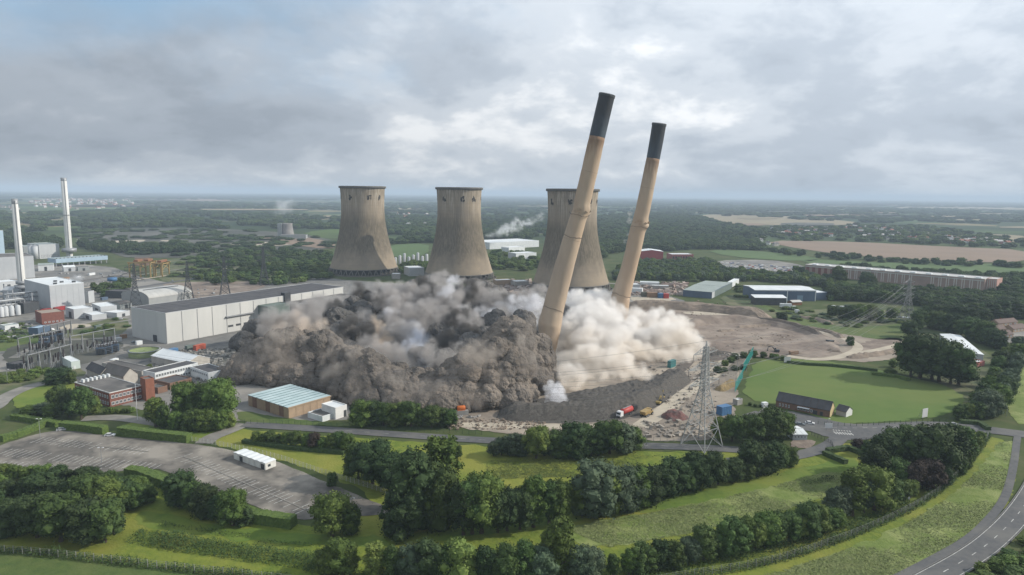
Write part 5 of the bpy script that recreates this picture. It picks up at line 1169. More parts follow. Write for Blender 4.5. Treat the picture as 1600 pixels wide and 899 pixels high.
car((88, 674), R(28), car_s, 'grey car parked in the upper left corner of the car park', 5, 2)
car((164, 682), R(8), car_w, 'white car beside the hedge on the far side of the car park')
car((1440, 669), R(12), car_w, 'white car on the road at the right below the cricket field')
car((1484, 665), R(10), car_s, 'silver car on the junction road near the right end')
car((1258, 662), R(-20), car_w, 'white car parked by the pavilion front')
for i, (x, y) in enumerate([(1228, 660), (1216, 656), (1243, 664)]): car((x, y), R(-15), car_g, f'dark car parked before the pavilion, {ordinal(i)} in build order' if False else f'dark car parked before the pavilion, {["middle", "leftmost", "rightmost"][i]} of three', group='dark cars by the pavilion')
tanker_c = G(966, 654); u_ = G(1000, 640)-tanker_c
o = thing('tanker_lorry', 'white cabbed lorry with a red tank at the foot of the dark rubble bank', 'tanker lorry', tuple(tanker_c), math.atan2(u_.y, u_.x))
s = MB(); s.prism([(0, .8), (2.6, .8), (2.6, 3.4), (.5, 3.4), (0, 2.2)], -1.3, 1.3, 'y'); s.build('cab', car_w, o)
s = MB(); s.box(-.03, .3, -1.15, 1.15, 2.0, 2.9); s.build('windscreen', glassm(), o)
s = MB(); s.box(0, 15, -1.0, 1.0, .7, 1.2); s.build('chassis', darksteel(), o)
s = MB(); s.tube([(3.2, 0, 2.6), (3.6, 0, 2.6), (11.4, 0, 2.6), (11.8, 0, 2.6)], [1.1, 1.5, 1.5, 1.1], 20); s.build('tank', redp, o, True)
s = MB(); s.box(12.2, 15.5, -1.3, 1.3, 1.2, 3.6); s.build('pump_box', blackp, o)
s = MB(); s.box(4, 11, -.3, .3, 4.05, 4.2); s.build('walkway', steel(), o)
for x in (1.2, 9, 10.4, 13.5):
    for y in (-1.35, 1.0): wheel(o, x, y, .55, .35)
def excavator(Cp, rot, label, m, sc=1.0, arm=True):
    c_ = G(*Cp); o = thing('excavator' if arm else 'dumper_truck', label, 'excavator' if arm else 'dumper', tuple(c_), rot, 'yellow site machines'); o.scale = (sc,)*3
    if arm:
        for y in (-1.5, .9):
            s = MB(); s.prism([(-2, .45), (-1.6, .05), (1.6, .05), (2, .45), (1.6, .9), (-1.6, .9)], y, y+.6, 'y'); s.build('track', darksteel(), o)
        s = MB(); s.prism([(-2.2, 1.1), (1.2, 1.1), (1.2, 2.0), (-2.0, 2.2)], -1.4, 1.4, 'y'); s.build('housing', m, o)
        s = MB(); s.prism([(.2, 2.05), (1.6, 1.3), (1.6, 2.4), (1.1, 3.1), (.2, 3.1)], -1.35, -.35, 'y'); s.build('cab', glassm(), o)
        s = MB(); s.bar((1, .2, 1.7), (3.4, .2, 4.6), .5, .6); s.bar((3.4, .2, 4.6), (5.6, .2, 3.6), .45, .5); s.build('boom', m, o)
        s = MB(); s.bar((5.6, .2, 3.7), (5.9, .2, 1.4), .35, .4); s.build('dipper', m, o)
        s = MB(); s.prism([(5.5, 1.5), (6.4, 1.5), (6.2, .5), (5.4, .3)], -.4, .8, 'y'); s.build('bucket', darksteel(), o)
    else:
        s = MB(); s.prism([(-3.2, 1.2), (1, 1.2), (1.6, 3.0), (-3.8, 2.8)], -1.5, 1.5, 'y'); s.build('skip', m, o)
        s = MB(); s.prism([(1.7, 1.1), (4, 1.1), (4, 1.9), (3, 2.1), (2.8, 3.2), (1.7, 3.2)], -1.3, 1.3, 'y'); s.build('cab', m, o)
        s = MB(); s.box(1.9, 2.85, -1.34, 1.34, 2.1, 3.0); s.build('window', glassm(), o)
        for x in (-2.4, -.8, 2.9):
            for y in (-1.6, 1.1): wheel(o, x, y, .8, .5)
excavator((1010, 650), R(50), 'yellow dumper just behind the red tanker lorry', yellowp, 1.1, False)
excavator((1029, 632), R(60), 'yellow excavator on the track past the rubble bank, nearest of three', M('dull_yellow', (.34, .25, .09), (.26, .2, .08), .8), .85)
excavator((1035, 624), R(70), 'dull yellow excavator on the track, between two other machines', M('dull_yellow', (.34, .25, .09)), .9)
excavator((1045, 616), R(75), 'small dark machine on the track beyond the excavators', darksteel(), .7, False)
excavator((1053, 609), R(30), 'reddish dumper farthest along the track by the rubble bank', M('dull_red_paint', (.3, .1, .06), (.24, .08, .05), .8), .8, False)
excavator((1213, 551), R(160), 'dark excavator at the near edge of the round pit', darksteel(), 1.0)
excavator((1296, 537), R(200), 'dark loader on the dirt track right of the pit', darksteel(), .9, False)
c_ = G(722, 648); o = thing('dust_suppression_unit', 'orange tank unit on pale concrete blocks left of the rubble bank', 'water bowser', tuple(c_), R(15))
s = MB(); s.box(-3.5, 3, -1.6, 1.6, 0, 2.4); s.build('concrete_base', CONC(), o); s = MB(); s.tube([(-2.6, 0, 3.5), (-2.3, 0, 3.5), (1.3, 0, 3.5), (1.6, 0, 3.5)], [.8, 1.2, 1.2, .8], 18); s.build('tank', orangep, o, True); s = MB(); s.box(-2.4, 1.4, -1.1, 1.1, 2.41, 2.9); s.build('frame', orangep, o)
rr = random.Random(11)
for i in range(11):
    x = 712+rr.random()*46; y = 651+rr.random()*4; c_ = G(x, y); o = thing('concrete_block', 'pale concrete block lying beside the orange tank unit', 'concrete block', tuple(c_), rr.uniform(0, 3), 'concrete blocks by the orange tank unit'); s = MB(); s.box(-.9, .9, -.5, .5, 0, .9); s.build('block', CONC(), o); s = MB(); s.box(-.15, .15, -.1, .1, .9, 1.05); s.build('lifting_eye', darksteel(), o)
c_ = G(893, 633.5); o = thing('water_cannon', 'small water cannon spraying mist at the dust', 'water cannon', tuple(c_), R(160)); s = MB(); s.box(-1, 1, -.8, .8, .5, 1.3); s.build('base', blackp, o); s = MB(); s.tube([(0, 0, 1.2), (1.6, 0, 2.3)], [.5, .7], 14); s.build('barrel', blackp, o)
for x in (-.6, .6): wheel(o, x, -.95, .4, .2)
tree_like = None
# trailer with pipes in the pit yard, blue machine near nets
container('site_hut', 'brown open skip at the near edge of the pit', (1236, 555), (1248, 554), M('rust_brown', (.25, .16, .10)), h=2.2)
block('gate_hut', 'little pale hut with a flat roof beside the cricket nets', 'hut', (1152, 634), (1160, 632), None, d=3, h=2.6, wall=CONC(), rm=whiteroof)
block('turnstile_hut', 'tiny white kiosk left of the pavilion', 'kiosk', (1193, 638), (1200, 637), None, d=2, h=2.6, wall=white(), rm=whiteroof, parapet=.1)
# car storage rows
rr = random.Random(21)
cm_ = [car_w, car_g, car_s, M('car_red', (.3, .04, .03), (.28, .04, .03), 1, .3), M('car_blue', (.05, .09, .2), (.05, .08, .18), 1, .3)]
protos = []
for k, m_ in enumerate(cm_):
    s = MB(); s.prism([(0, .3), (4.3, .3), (4.3, .8), (3.3, .95), (2.6, 1.5), (1, 1.5), (.3, .95), (0, .9)], -.9, .9, 'y'); me = s.build('stored_car', m_).data; o = bpy.data.objects['stored_car' if 'stored_car' in bpy.data.objects else s]; protos.append(me); bpy.data.objects.remove(o)
for i in range(120):
    t = rr.random(); x = 1113+t*145; y = 410+t*9+rr.random()*8; p = G(x, y); o = bpy.data.objects.new('stored_car', protos[rr.choices(range(5), (5, 2, 4, 1, 1))[0]]); C.objects.link(o); o.location = (p.x, p.y, .7); o.rotation_euler = (0, 0, R(20)+(rr.random() > .5)*math.pi); setp(o, 'one of the many cars stored on the grey lot beyond the grey green shed', 'car', 'cars stored on the far lot')
for i in range(16):
    x = 1316+i*7.2; y = 493+i*.35; p = G(x, y); o = bpy.data.objects.new('roadside_car', protos[rr.choice([0, 2, 0, 1])]); C.objects.link(o); o.location = (p.x, p.y, .15); o.rotation_euler = (0, 0, R(-3)); setp(o, 'one of the cars standing along the lane below the right hand pylon', 'car', 'cars along the lane under the pylon')

rr = random.Random(31)
YC = [(x, y) for x, y in [(70, 520), (84, 517), (150, 515), (190, 530), (182, 535), (206, 537), (214, 540), (240, 566), (252, 563), (266, 560), (158, 590), (176, 584), (184, 582), (148, 500), (192, 500), (160, 470), (185, 474), (150, 478), (128, 470), (120, 434), (140, 431), (156, 429), (176, 428), (100, 438), (88, 436), (270, 440), (320, 434), (360, 430), (300, 437), (345, 432)]]
YC.sort()
for i, (x, y) in enumerate(YC):
    if i % 3 == 0: container('storage_container', f'{ordinal(i//3)} storage box from the left on the works yard', (x, y), (x+9, y-1.5), [greyclad, white(), bluegrey, M('rust_brown', (.25, .16, .10)), greenclad][i % 5], h=2.8, group='storage boxes on the works yard')
    else:
        o = bpy.data.objects.new('yard_car', protos[rr.choice([0, 1, 2, 4])]); C.objects.link(o); p = G(x, y); o.location = (p.x, p.y, .2); o.rotation_euler = (0, 0, rr.uniform(0, 6)); setp(o, 'one of the cars and vans standing about the works yard on the left', 'car', 'cars on the works yard')
for i, (x, y, x2, y2, d_, h_, z_) in enumerate([(0, 455, 30, 452, 20, 9, 0), (60, 447, 88, 445, 16, 7, 0), (92, 446, 112, 444, 10, 5, 0), (100, 425, 118, 424, 14, 6, 0), (122, 424, 140, 423, 12, 5, 0), (60, 424, 84, 423, 18, 8, 0), (183, 497, 203, 493, 14, 4, 0), (188, 484, 206, 481, 12, 5, 0), (8, 517, 30, 514, 9, 3.4, 0)]):
    q, W, D, h = block('works_shed', ['pale shed at the left edge behind the tanks', 'pitched grey shed below the blue conveyor building', 'small white shed right of the pitched grey one', 'pitched shed just left of the yellow gantries', 'small flat shed beside the yellow gantries', 'pitched shed beneath the far white chimney', 'low flat shed right of the pale sheds', 'pitched hut left of the rounded shed', 'low shed left of the substation, near the edge'][i], 'shed', (x, y), (x2, y2), None, d=d_, h=h_, wall=[greyclad, M('mid_grey', (.28, .3, .3)), white()][i % 3], rm=[whiteroof, felt, palegreen][i % 3], roof=['flat', 'gablex'][i % 2], ridge=1.6)
    door(q, 'f', W*.4, 3, h*.7, darksteel())
for i, (x, y, ht) in enumerate([(8, 470, 16), (14, 480, 14), (22, 484, 18), (46, 482, 12), (52, 486, 16), (60, 498, 7), (70, 480, 12)]):
    c_ = G(x, y); o = thing('vent_pipe', f'{ordinal(i)} thin vertical vent pipe from the left among the pipe racks', 'vent pipe', tuple(c_), 0, 'vent pipes among the racks'); s = MB(); s.tube([(0, 0, 0), (0, 0, ht)], [.5, .5], 10); s.build('pipe', steel(), o, True); s = MB(); s.lathe([(.7, ht), (.1, ht+.8)], 10); s.build('cowl', steel(), o)
# ------------------------------------------------------------------ cricket things, posts, fences
def screen(Cp, label, rot, w=6, h=5):
    c_ = G(*Cp); o = thing('sight_screen', label, 'sight screen', tuple(c_), rot, 'cricket sight screens')
    for k in range(6): slab(o, 'board', car_w, w*k/6+.02, w*(k+1)/6-.02, -.08, .08, .7, h)
    s = MB(); s.bar((0, .3, .6), (w, .3, .6), .15); s.bar((.3, .1, h), (.3, 2, .3), .12); s.bar((w-.3, .1, h), (w-.3, 2, .3), .12); s.build('frame', steel(), o)
    for x in (.4, w-.4): wheel(o, x, -.1, .3, .15)
screen((1225, 568), 'white sight screen at the far side of the cricket field', R(5), 4.4, 4.5)
screen((1440.5, 655), 'white sight screen at the near side of the cricket field', R(25), 4.0, 5.2)
def net():
    a = G(1148, 614); b = G(1176, 562); root = thing('cricket_net', 'tall teal netting on poles left of the cricket field', 'sports net', tuple(a)); L = b-a; n = 6
    tm = M('teal_net', (.05, .34, .30), (.04, .28, .25), 1, .8)
    for i in range(n):
        p = L*i/(n-1); s = MB(); s.bar(tuple(p), (p.x, p.y, 9), .16); s.build('pole', steel(), root)
    for i in range(n-1):
        p = L*i/(n-1); q = L*(i+1)/(n-1); s = MB(); z0 = 3.5 if i >= 2 else 0.4; z1 = 9-(0 if i > 1 else 3)
        k = 16
        for j in range(k+1): t = j/k; s.bar((p.x+(q.x-p.x)*t, p.y+(q.y-p.y)*t, z0), (p.x+(q.x-p.x)*t, p.y+(q.y-p.y)*t, z1), .16 if i > 1 else .07)
        for j in range(12): z = z0+(z1-z0)*j/11; s.bar((p.x, p.y, z), (q.x, q.y, z), .12 if i > 1 else .07)
        s.build('netting', tm, root)
net()
def lamp(Cp, ytop, label, m=None, double=True, group='lamp posts', nm='lamp_post'):
    c_ = G(*Cp); H = zat(c_, ytop); o = thing(nm, label, 'lamp post', tuple(c_), 0, group); s = MB(); s.tube([(0, 0, 0), (0, 0, H)], [.13, .08], 8); s.build('pole', m or steel(), o)
    for sx in ((-1, 1) if double else (1,)):
        s = MB(); s.bar((0, 0, H), (sx*.7, 0, H+.1), .08); s.build('arm', steel(), o); s = MB(); s.box(sx*.9-.35, sx*.9+.35, -.2, .2, H+.02, H+.22); s.build('lamp_head', car_w, o)
lamp((1150.5, 600), 556, 'tall lamp post with two white heads beside the cricket nets')
lamp((549, 805), 779, 'short lamp post at the lower right end of the car park', double=False)
lamp((159, 724), 700, 'grey lamp post in the lower left part of the car park')
lamp((63, 684), 655, 'grey lamp post near the top left corner of the car park')
lamp((12, 600), 578, 'white post beside the loop road on the left', double=False)
lamp((1292, 672), 655, 'lamp post next to the junction sign', double=False)
c_ = G(215, 657); o = thing('flagpole', 'white flagpole standing in front of the red brick office', 'flagpole', tuple(c_)); s = MB(); s.tube([(0, 0, 0), (0, 0, zat(c_, 602))], [.16, .08], 8); s.build('pole', car_w, o); s = MB(); s.lathe([(.05, zat(c_, 602)), (.22, zat(c_, 602)+.2), (.05, zat(c_, 602)+.4)], 10); s.build('finial', car_w, o); s = MB(); s.box(-.4, .4, -.4, .4, 0, .4); s.build('base', CONC(), o)
for (x, y, w_, h_, lb) in [(1294.5, 673, 3.4, 3.6, 'blank white signboard at the road junction'), (562.5, 740, .5, 4, 'slim white marker post on the grass right of the car park'), (770, 822, .7, 2.4, 'slim white marker post at the foot of the tree row'), (1420, 783, .7, 1.6, 'small white notice on the fence near the right wood')]:
    c_ = G(x, y); o = thing('signboard', lb, 'sign', tuple(c_)); slab(o, 'panel', car_w, -w_/2, w_/2, -.06, .06, h_*.35, h_)
    for sx in (-1, 1): s = MB(); s.bar((sx*w_*.35, 0, 0), (sx*w_*.35, 0, h_*.4), .1); s.build('post', steel(), o)
def fence(px, name, label, step, h, pm, wires_=4, pw=.12, rails=False):
    pts = resample(smooth_open([G(*p) for p in px], 2), step); root = thing(name, label, 'fence', tuple(pts[0]))
    proto = None
    for i, p in enumerate(pts):
        q = p-pts[0]
        if proto is None: s = MB(); s.box(-pw/2, pw/2, -pw/2, pw/2, 0, h); proto = s.build('post', pm, root)
        elif i < 300: o = proto.copy(); C.objects.link(o); o.location = tuple(q)
    s = MB()
    for k in range(wires_):
        z = h*(k+1)/(wires_)-.08
        for a, b in zip(pts[:-1], pts[1:]):
            a_, b_ = a-pts[0], b-pts[0]; s.bar((a_.x, a_.y, z), (b_.x, b_.y, z), .035 if not rails else .08)
    s.build('wire_mesh' if not rails else 'rail', pm, root)
fp_m = M('concrete_post', (.30, .30, .27), (.22, .22, .2), 1)
FENCE = [(-20, 862), (120, 874), (240, 889), (400, 905), (560, 925), (760, 935), (950, 925), (1080, 903), (1200, 884), (1300, 852), (1390, 815), (1455, 780), (1500, 742), (1530, 705), (1545, 682)]
fence(FENCE, 'perimeter_fence', 'long wire fence on concrete posts curving round the foreground meadow', 3.0, 2.6, fp_m, 5, .16)
fence([(1172, 668), (1240, 664)], 'pavilion_fence', 'dark railings across the road end by the pavilion', 2.5, 2.2, darksteel(), 4, rails=True)
fence([(1278, 664), (1330, 668), (1400, 663), (1470, 660), (1500, 664)], 'field_fence', 'dark green fence along the near edge of the cricket field', 3, 2.0, M('dark_green_paint', (.03, .06, .04), (.025, .05, .035), 1), 3, .12)
fence([(1330, 692), (1360, 690), (1400, 688), (1440, 684)], 'road_fence', 'dark railings below the junction road', 2.5, 2.0, darksteel(), 4, rails=True)
fence([(300, 690), (350, 698), (430, 715), (480, 733), (540, 752), (605, 772)], 'car_park_fence', 'pale palisade fence along the right side of the car park', 2.2, 2.2, M('pale_galvanised', (.45, .45, .42), (.36, .36, .34), 1), 6, .12)
fence([(372, 663), (450, 663), (560, 670), (700, 677), (760, 680)], 'roadside_fence', 'green mesh fence between the site road and the dust side', 3, 2.2, M('dark_green_paint', (.03, .06, .04)), 5, .1)
fence([(1000, 690), (1060, 692), (1120, 694)], 'roadside_fence', 'grey mesh fence below the demolition ground near the big pylon', 3, 2.4, steel(), 5, .1)
fence([(1268, 680), (1285, 688), (1300, 694), (1302, 704)], 'garden_fence', 'dark railings around the grass by the small pale cabin', 2, 1.8, darksteel(), 4, rails=True)
fence([(1590, 560), (1578, 610), (1572, 655)], 'verge_fence', 'thin fence beside the pale verge at the right edge', 4, 2, steel(), 4, .1)

# ------------------------------------------------------------------ trees
def leafm(name, a, b, rnd=.2): return M(name, a, b, 0.45, 0.8, det=5, rnd=rnd, coord='OBJ', spec=.15, lo=.3, hi=.7)
LM = {'mid': leafm('leaves_mid_green', (.045, .078, .018), (.098, .140, .032)), 'dark': leafm('leaves_dark_green', (.021, .040, .015), (.042, .066, .023)), 'blue': leafm('leaves_grey_green', (.045, .07, .04), (.075, .105, .06)),
      'light': leafm('leaves_yellow_green', (.085, .13, .03), (.13, .17, .045)), 'copper': leafm('leaves_copper', (.028, .022, .018), (.046, .034, .026), .1), 'deep': leafm('leaves_deep_shade_green', (.030, .055, .017), (.068, .105, .028))}
def lobe_hull(rr, lobes, sub=2, amp=.25):
    """joined lumpy bodies, one for each lobe"""
    vs_, fs = [], []
    for c_, r in lobes:
        bm = bmesh.new(); bmesh.ops.create_icosphere(bm, subdivisions=sub, radius=1.0)
        o = len(vs_); off = Vector((rr.random()*50, rr.random()*50, 0))
        for v in bm.verts:
            k = r*(1+amp*noise.noise(v.co*1.9+off)+amp*.6*noise.noise(v.co*4.3+off)); vs_.append(Vector(c_)+v.co*k)
        bm.verts.index_update(); fs += [tuple(o+v.index for v in f.verts) for f in bm.faces]; bm.free()
    return vs_, fs
def crown_mesh(name, seed, kind, H=10.0, nleaf=1500, leaf=.5, sub=1):
    rr = random.Random(seed)
    spec = dict(round=(1.3, 4.2, 52), tall=(.9, 2.6, 44), bush=(0.0, 4.6, 52), wide=(1.4, 5.4, 60), poplar=(.8, 1.7, 36))[kind]
    z0, rad, n = spec; cz = (H+z0)/2; hz = (H-z0)/2; lobes = []
    for i in range(n):
        t = i/n; zz = z0+hz*2*(.1+.82*rr.random()**.9); u = (zz-cz)/hz
        prof = math.sqrt(max(.05, 1-u*u*(0.9 if u > 0 else .55))) if kind != 'tall' else math.sqrt(max(.05, 1-abs(u)**2.2*.9))
        rmax = rad*prof*rr.uniform(.75, 1.12); a = rr.random()*6.283; r = rad*rr.uniform(.17, .36)*(.8+.3*prof); r = min(r, 1.5)
        d = max(0, rmax-r)*rr.uniform(.72, 1.06)
        lobes.append(((d*math.cos(a), d*math.sin(a), max(z0+r*.8, min(H-r*.9, zz))), r))
    lobes.append(((0, 0, cz), rad*.66)); lobes.append(((0, 0, H-rad*.5), rad*.4)); lobes.append(((0, 0, z0+hz*.6), rad*.62)); 
    if kind == 'bush': lobes.append(((rr.uniform(-1, 1), rr.uniform(-1, 1), rad*.45), rad*.62))
    vs_, fs = lobe_hull(rr, [(c_, r*.84) for c_, r in lobes], 1, .4)
    vs_ = [tuple(v) for v in vs_]
    L = [(c_, r) for c_, r in lobes]; tot = sum(r*r for _, r in L)
    for c_, r in L:
        k = int(nleaf*r*r/tot)
        for _ in range(k):
            d = Vector((rr.gauss(0, 1), rr.gauss(0, 1), rr.gauss(0, 1)+.25)).normalized(); p = Vector(c_)+d*r*rr.uniform(.8, 1.3)
            nn = (d+Vector((rr.gauss(0, .55), rr.gauss(0, .55), rr.gauss(0, .55)))).normalized(); a = nn.orthogonal().normalized(); b = nn.cross(a); th = rr.random()*6.28
            a, b = a*math.cos(th)+b*math.sin(th), b*math.cos(th)-a*math.sin(th); s_ = leaf*rr.uniform(.5, 1.25); o = len(vs_)
            vs_ += [tuple(p-a*s_), tuple(p-b*s_*.55+nn*.05), tuple(p+a*s_*.9), tuple(p+b*s_*.6)]; fs.append((o, o+1, o+2, o+3))
    me = bpy.data.meshes.new(name); me.from_pydata(vs_, [], fs); me.update(); return me
def trunk_mesh(name, seed, H=10.0, thick=.28):
    rr = random.Random(seed); s = MB(); s.tube([(0, 0, -.1), (.05, 0, 1), (.1, .05, H*.35), (0, .1, H*.7)], [thick*1.5, thick, thick*.75, thick*.25], 8)
    for k in range(6):
        a = rr.random()*6.28; z = H*rr.uniform(.15, .5); L = rr.uniform(1.5, 3); s.tube([(0, 0, z), (L*.5*math.cos(a), L*.5*math.sin(a), z+L*.5), (L*math.cos(a), L*math.sin(a), z+L*.9)], [thick*.5, thick*.35, thick*.1], 6)
    me = bpy.data.meshes.new(name); me.from_pydata(s.v, [], s.f); me.materials.append(woodm()); me.update(); return me
CR_, TRK = {}, {}
for kind, k in (('round', 3), ('tall', 3), ('bush', 4), ('wide', 2), ('poplar', 1)):
    for i in range(k): CR_[(kind, i)] = crown_mesh(f'crown_{kind}', 100+i*7+len(kind)*31, kind, nleaf=4200, leaf=.27)
    TRK[kind] = trunk_mesh(f'trunk_{kind}', 5+len(kind))
NK = {'round': 3, 'tall': 3, 'bush': 4, 'wide': 2, 'poplar': 1}
CRM = {}
def crown_with(kind, i, lm):
    if (kind, i, lm) not in CRM:
        me = CR_[(kind, i)].copy(); me.materials.append(LM[lm]); CRM[(kind, i, lm)] = me
    return CRM[(kind, i, lm)]
trr = random.Random(99); NTREE = [0]
def tree(p, h, wpx=None, kind='round', lm='mid', label='', group=None, w=None, cat=None, nm=None):
    """p: ground point; h height in metres; w: crown width in metres"""
    base_w = dict(round=8.6, tall=5.4, bush=9.4, wide=11, poplar=3.6)[kind]
    sx = (w or base_w*h/10)/base_w; sz = h/10
    bush = kind == 'bush'
    o = thing(nm or ('bush' if bush and h < 4.5 else 'tree'), label, cat or ('bush' if bush and h < 4.5 else 'tree'), (p.x, p.y, 0), trr.random()*6.28, group)
    o.scale = (sx*trr.uniform(.93, 1.07), sx*trr.uniform(.93, 1.07), sz)
    c_ = link('crown', crown_with(kind, trr.randrange(NK[kind]), lm), o); link('trunk', TRK[kind], o)
    NTREE[0] += 1; return o
def row(px, n, desc, kinds=('bush',), lms=('mid',), wfac=1.0, jit=.22, noun='tree', group=None, hj=.22, depth=0.0, start='left end'):
    """px nodes: (x, ybase, ytop)"""
    xs = np.linspace(0, len(px)-1, n) if n > 1 else [0.0]
    for i, t in enumerate(xs):
        k = min(int(t), len(px)-2) if len(px) > 1 else 0; f = t-k; a = px[k]; b = px[min(k+1, len(px)-1)]
        x, yb, yt = [a[j]*(1-f)+b[j]*f for j in range(3)]
        dx = (px[-1][0]-px[0][0])/max(n-1, 1)
        x += trr.uniform(-jit, jit)*dx; p = G(x, yb); p.y += trr.uniform(-1, 1)*depth; h = zat(p, yt)*trr.uniform(1-hj, 1+hj*.6)
        kd = trr.choice(kinds); lm = trr.choice(lms); w = max(h*.55, h*{'round': .86, 'tall': .6, 'bush': .95, 'wide': 1.1, 'poplar': .36}[kd])*wfac
        tree(p, h, None, kd, lm, f'{ordinal(i)} {noun} from {"left" if start == "left end" else start}, {desc}', group or desc, w)
G_LM = ('mid', 'deep', 'dark', 'deep')
# middle: the large tree group
tree(G(650, 826), 26, kind='bush', lm='dark', label='biggest dark tree in the middle foreground, right of the car park', w=23)
tree(G(686, 829), 23, kind='bush', lm='deep', label='tall dark tree joined to the right side of the biggest tree', w=17)
tree(G(690, 800), 27, kind='tall', lm='mid', label='tall lighter green tree rising behind the biggest dark tree', w=15)
tree(G(628, 838), 16, kind='bush', lm='dark', label='low dark tree at the left foot of the biggest tree', w=15)
tree(G(582, 756), 17, kind='wide', lm='dark', label='spreading dark tree on the grass left of the biggest tree', w=20)
tree(G(560, 748), 14, kind='round', lm='deep', label='rounded tree at the left side of the spreading dark tree', w=13)
tree(G(612, 770), 15, kind='round', lm='dark', label='rounded dark tree between the spreading tree and the biggest tree', w=15)
tree(G(519, 760), 5.5, kind='bush', lm='deep', label='lone dark bush at the palisade fence beside the car park', w=5)
tree(G(519, 838), 14, kind='round', lm='mid', label='mid green tree below the lower right end of the car park', w=15)
tree(G(546, 835), 10, kind='bush', lm='deep', label='small tree leaning on the right of the one below the car park', w=9)
row([(722, 836, 762), (745, 834, 754), (778, 832, 750), (812, 828, 752), (842, 822, 748), (875, 816, 745)], 9, 'tree row running right from the biggest tree', ('round', 'tall'), ('mid', 'deep', 'light', 'mid', 'dark'), 1.0)
row([(910, 806, 742), (938, 804, 728), (965, 798, 724), (990, 790, 728)], 5, 'big rounded clump in the middle of the meadow row', ('bush', 'round'), ('mid', 'blue', 'mid'), 1.15)
row([(1008, 786, 728), (1040, 776, 722), (1070, 768, 718), (1100, 762, 712), (1135, 755, 712), (1165, 750, 720)], 9, 'dark row left of the gate road bend', ('round', 'bush'), ('dark', 'dark', 'deep', 'mid', 'dark'), 1.1)
row([(1172, 742, 693), (1190, 740, 690), (1212, 736, 696), (1232, 728, 700)], 5, 'clump directly below the gate road', ('round', 'bush'), ('dark', 'deep'), 1.1)
# hedge trees under the rubble bank
row([(768, 711, 684), (790, 712, 680), (812, 712, 678), (835, 714, 672), (860, 715, 668), (890, 713, 666), (915, 711, 668), (940, 709, 664), (965, 707, 658), (990, 704, 660)], 13, 'dense hedge of trees below the rubble bank', ('bush', 'round'), ('mid', 'deep', 'blue', 'dark'), 1.25, depth=2)
# shrubs
row([(398, 693, 672), (418, 694, 674), (438, 696, 676), (455, 698, 675), (483, 702, 673), (505, 703, 681), (522, 703, 678), (545, 706, 680)], 12, 'shrub row on the grass above the car park', ('bush', 'round'), ('mid', 'copper', 'deep', 'mid'), 1.15, noun='shrub')
row([(702, 716, 692), (717, 718, 698)], 2, 'pair of small shrubs right of the tall green tree', ('round',), ('deep',), 1.0, noun='shrub')
# belt left of the orange unit
row([(560, 662, 632), (580, 664, 628), (605, 665, 628), (630, 666, 630), (655, 667, 632), (680, 668, 634), (702, 668, 640)], 11, 'tree belt between the small white building and the orange unit', ('bush', 'round'), ('mid', 'deep', 'dark'), 1.2, depth=2)
# around the office
tree(G(93, 600), 9.5, kind='bush', lm='dark', label='very dark round tree in front of the pale green cabin', w=17)
tree(G(110, 600), 7, kind='bush', lm='deep', label='lower bush at the right of the very dark round tree', w=8)
for (x, y, yt, w_, kd, lm, lb) in [(92, 640, 602, 12, 'round', 'deep', 'dark tree on the lawn left of the red brick office'), (108, 652, 610, 13, 'round', 'dark', 'dark tree between the lawn and the brick office corner'), (127, 655, 606, 14, 'round', 'deep', 'largest tree of the group before the brick office'), (147, 647, 620, 8, 'bush', 'light', 'bright yellow green bush by the brick office corner'), (66, 648, 630, 10, 'bush', 'blue', 'grey green bush at the near edge of the lawn'), (80, 652, 632, 9, 'bush', 'mid', 'mid green bush beside the grey green bush'), (45, 652, 634, 9, 'bush', 'mid', 'green bush at the left near corner of the lawn'),
      (244, 668, 622, 11, 'tall', 'mid', 'upright tree left of the two big round trees near the office'), (256, 670, 632, 8, 'bush', 'deep', 'bush at the foot of the upright tree near the office'), (292, 658, 597, 17, 'round', 'mid', 'left of the two big round trees right of the office'), (312, 655, 600, 15, 'round', 'deep', 'dark crown wedged between the two big round trees'), (346, 660, 593, 18, 'round', 'mid', 'right of the two big round trees next to the teal roof'), (276, 672, 644, 8, 'bush', 'mid', 'bush before the left big round tree'), (300, 674, 640, 11, 'bush', 'deep', 'wide bush in front of the big round trees'), (322, 674, 640, 11, 'bush', 'mid', 'green bush in front of the dark middle crown'), (344, 673, 644, 9, 'bush', 'mid', 'bush below the right big round tree'), (360, 668, 646, 6, 'bush', 'light', 'yellowish bush at the right foot of the round trees'), (233, 580, 569, 5, 'round', 'mid', 'small tree among the office roofs')]:
    p = G(x, y); tree(p, zat(p, yt), kind=kd, lm=lm, label=lb, w=w_)
row([(165, 648, 638), (185, 646, 637), (205, 645, 636)], 5, 'flower bed bushes along the brick office front', ('bush',), ('mid', 'light', 'deep'), 1.5, noun='bush')
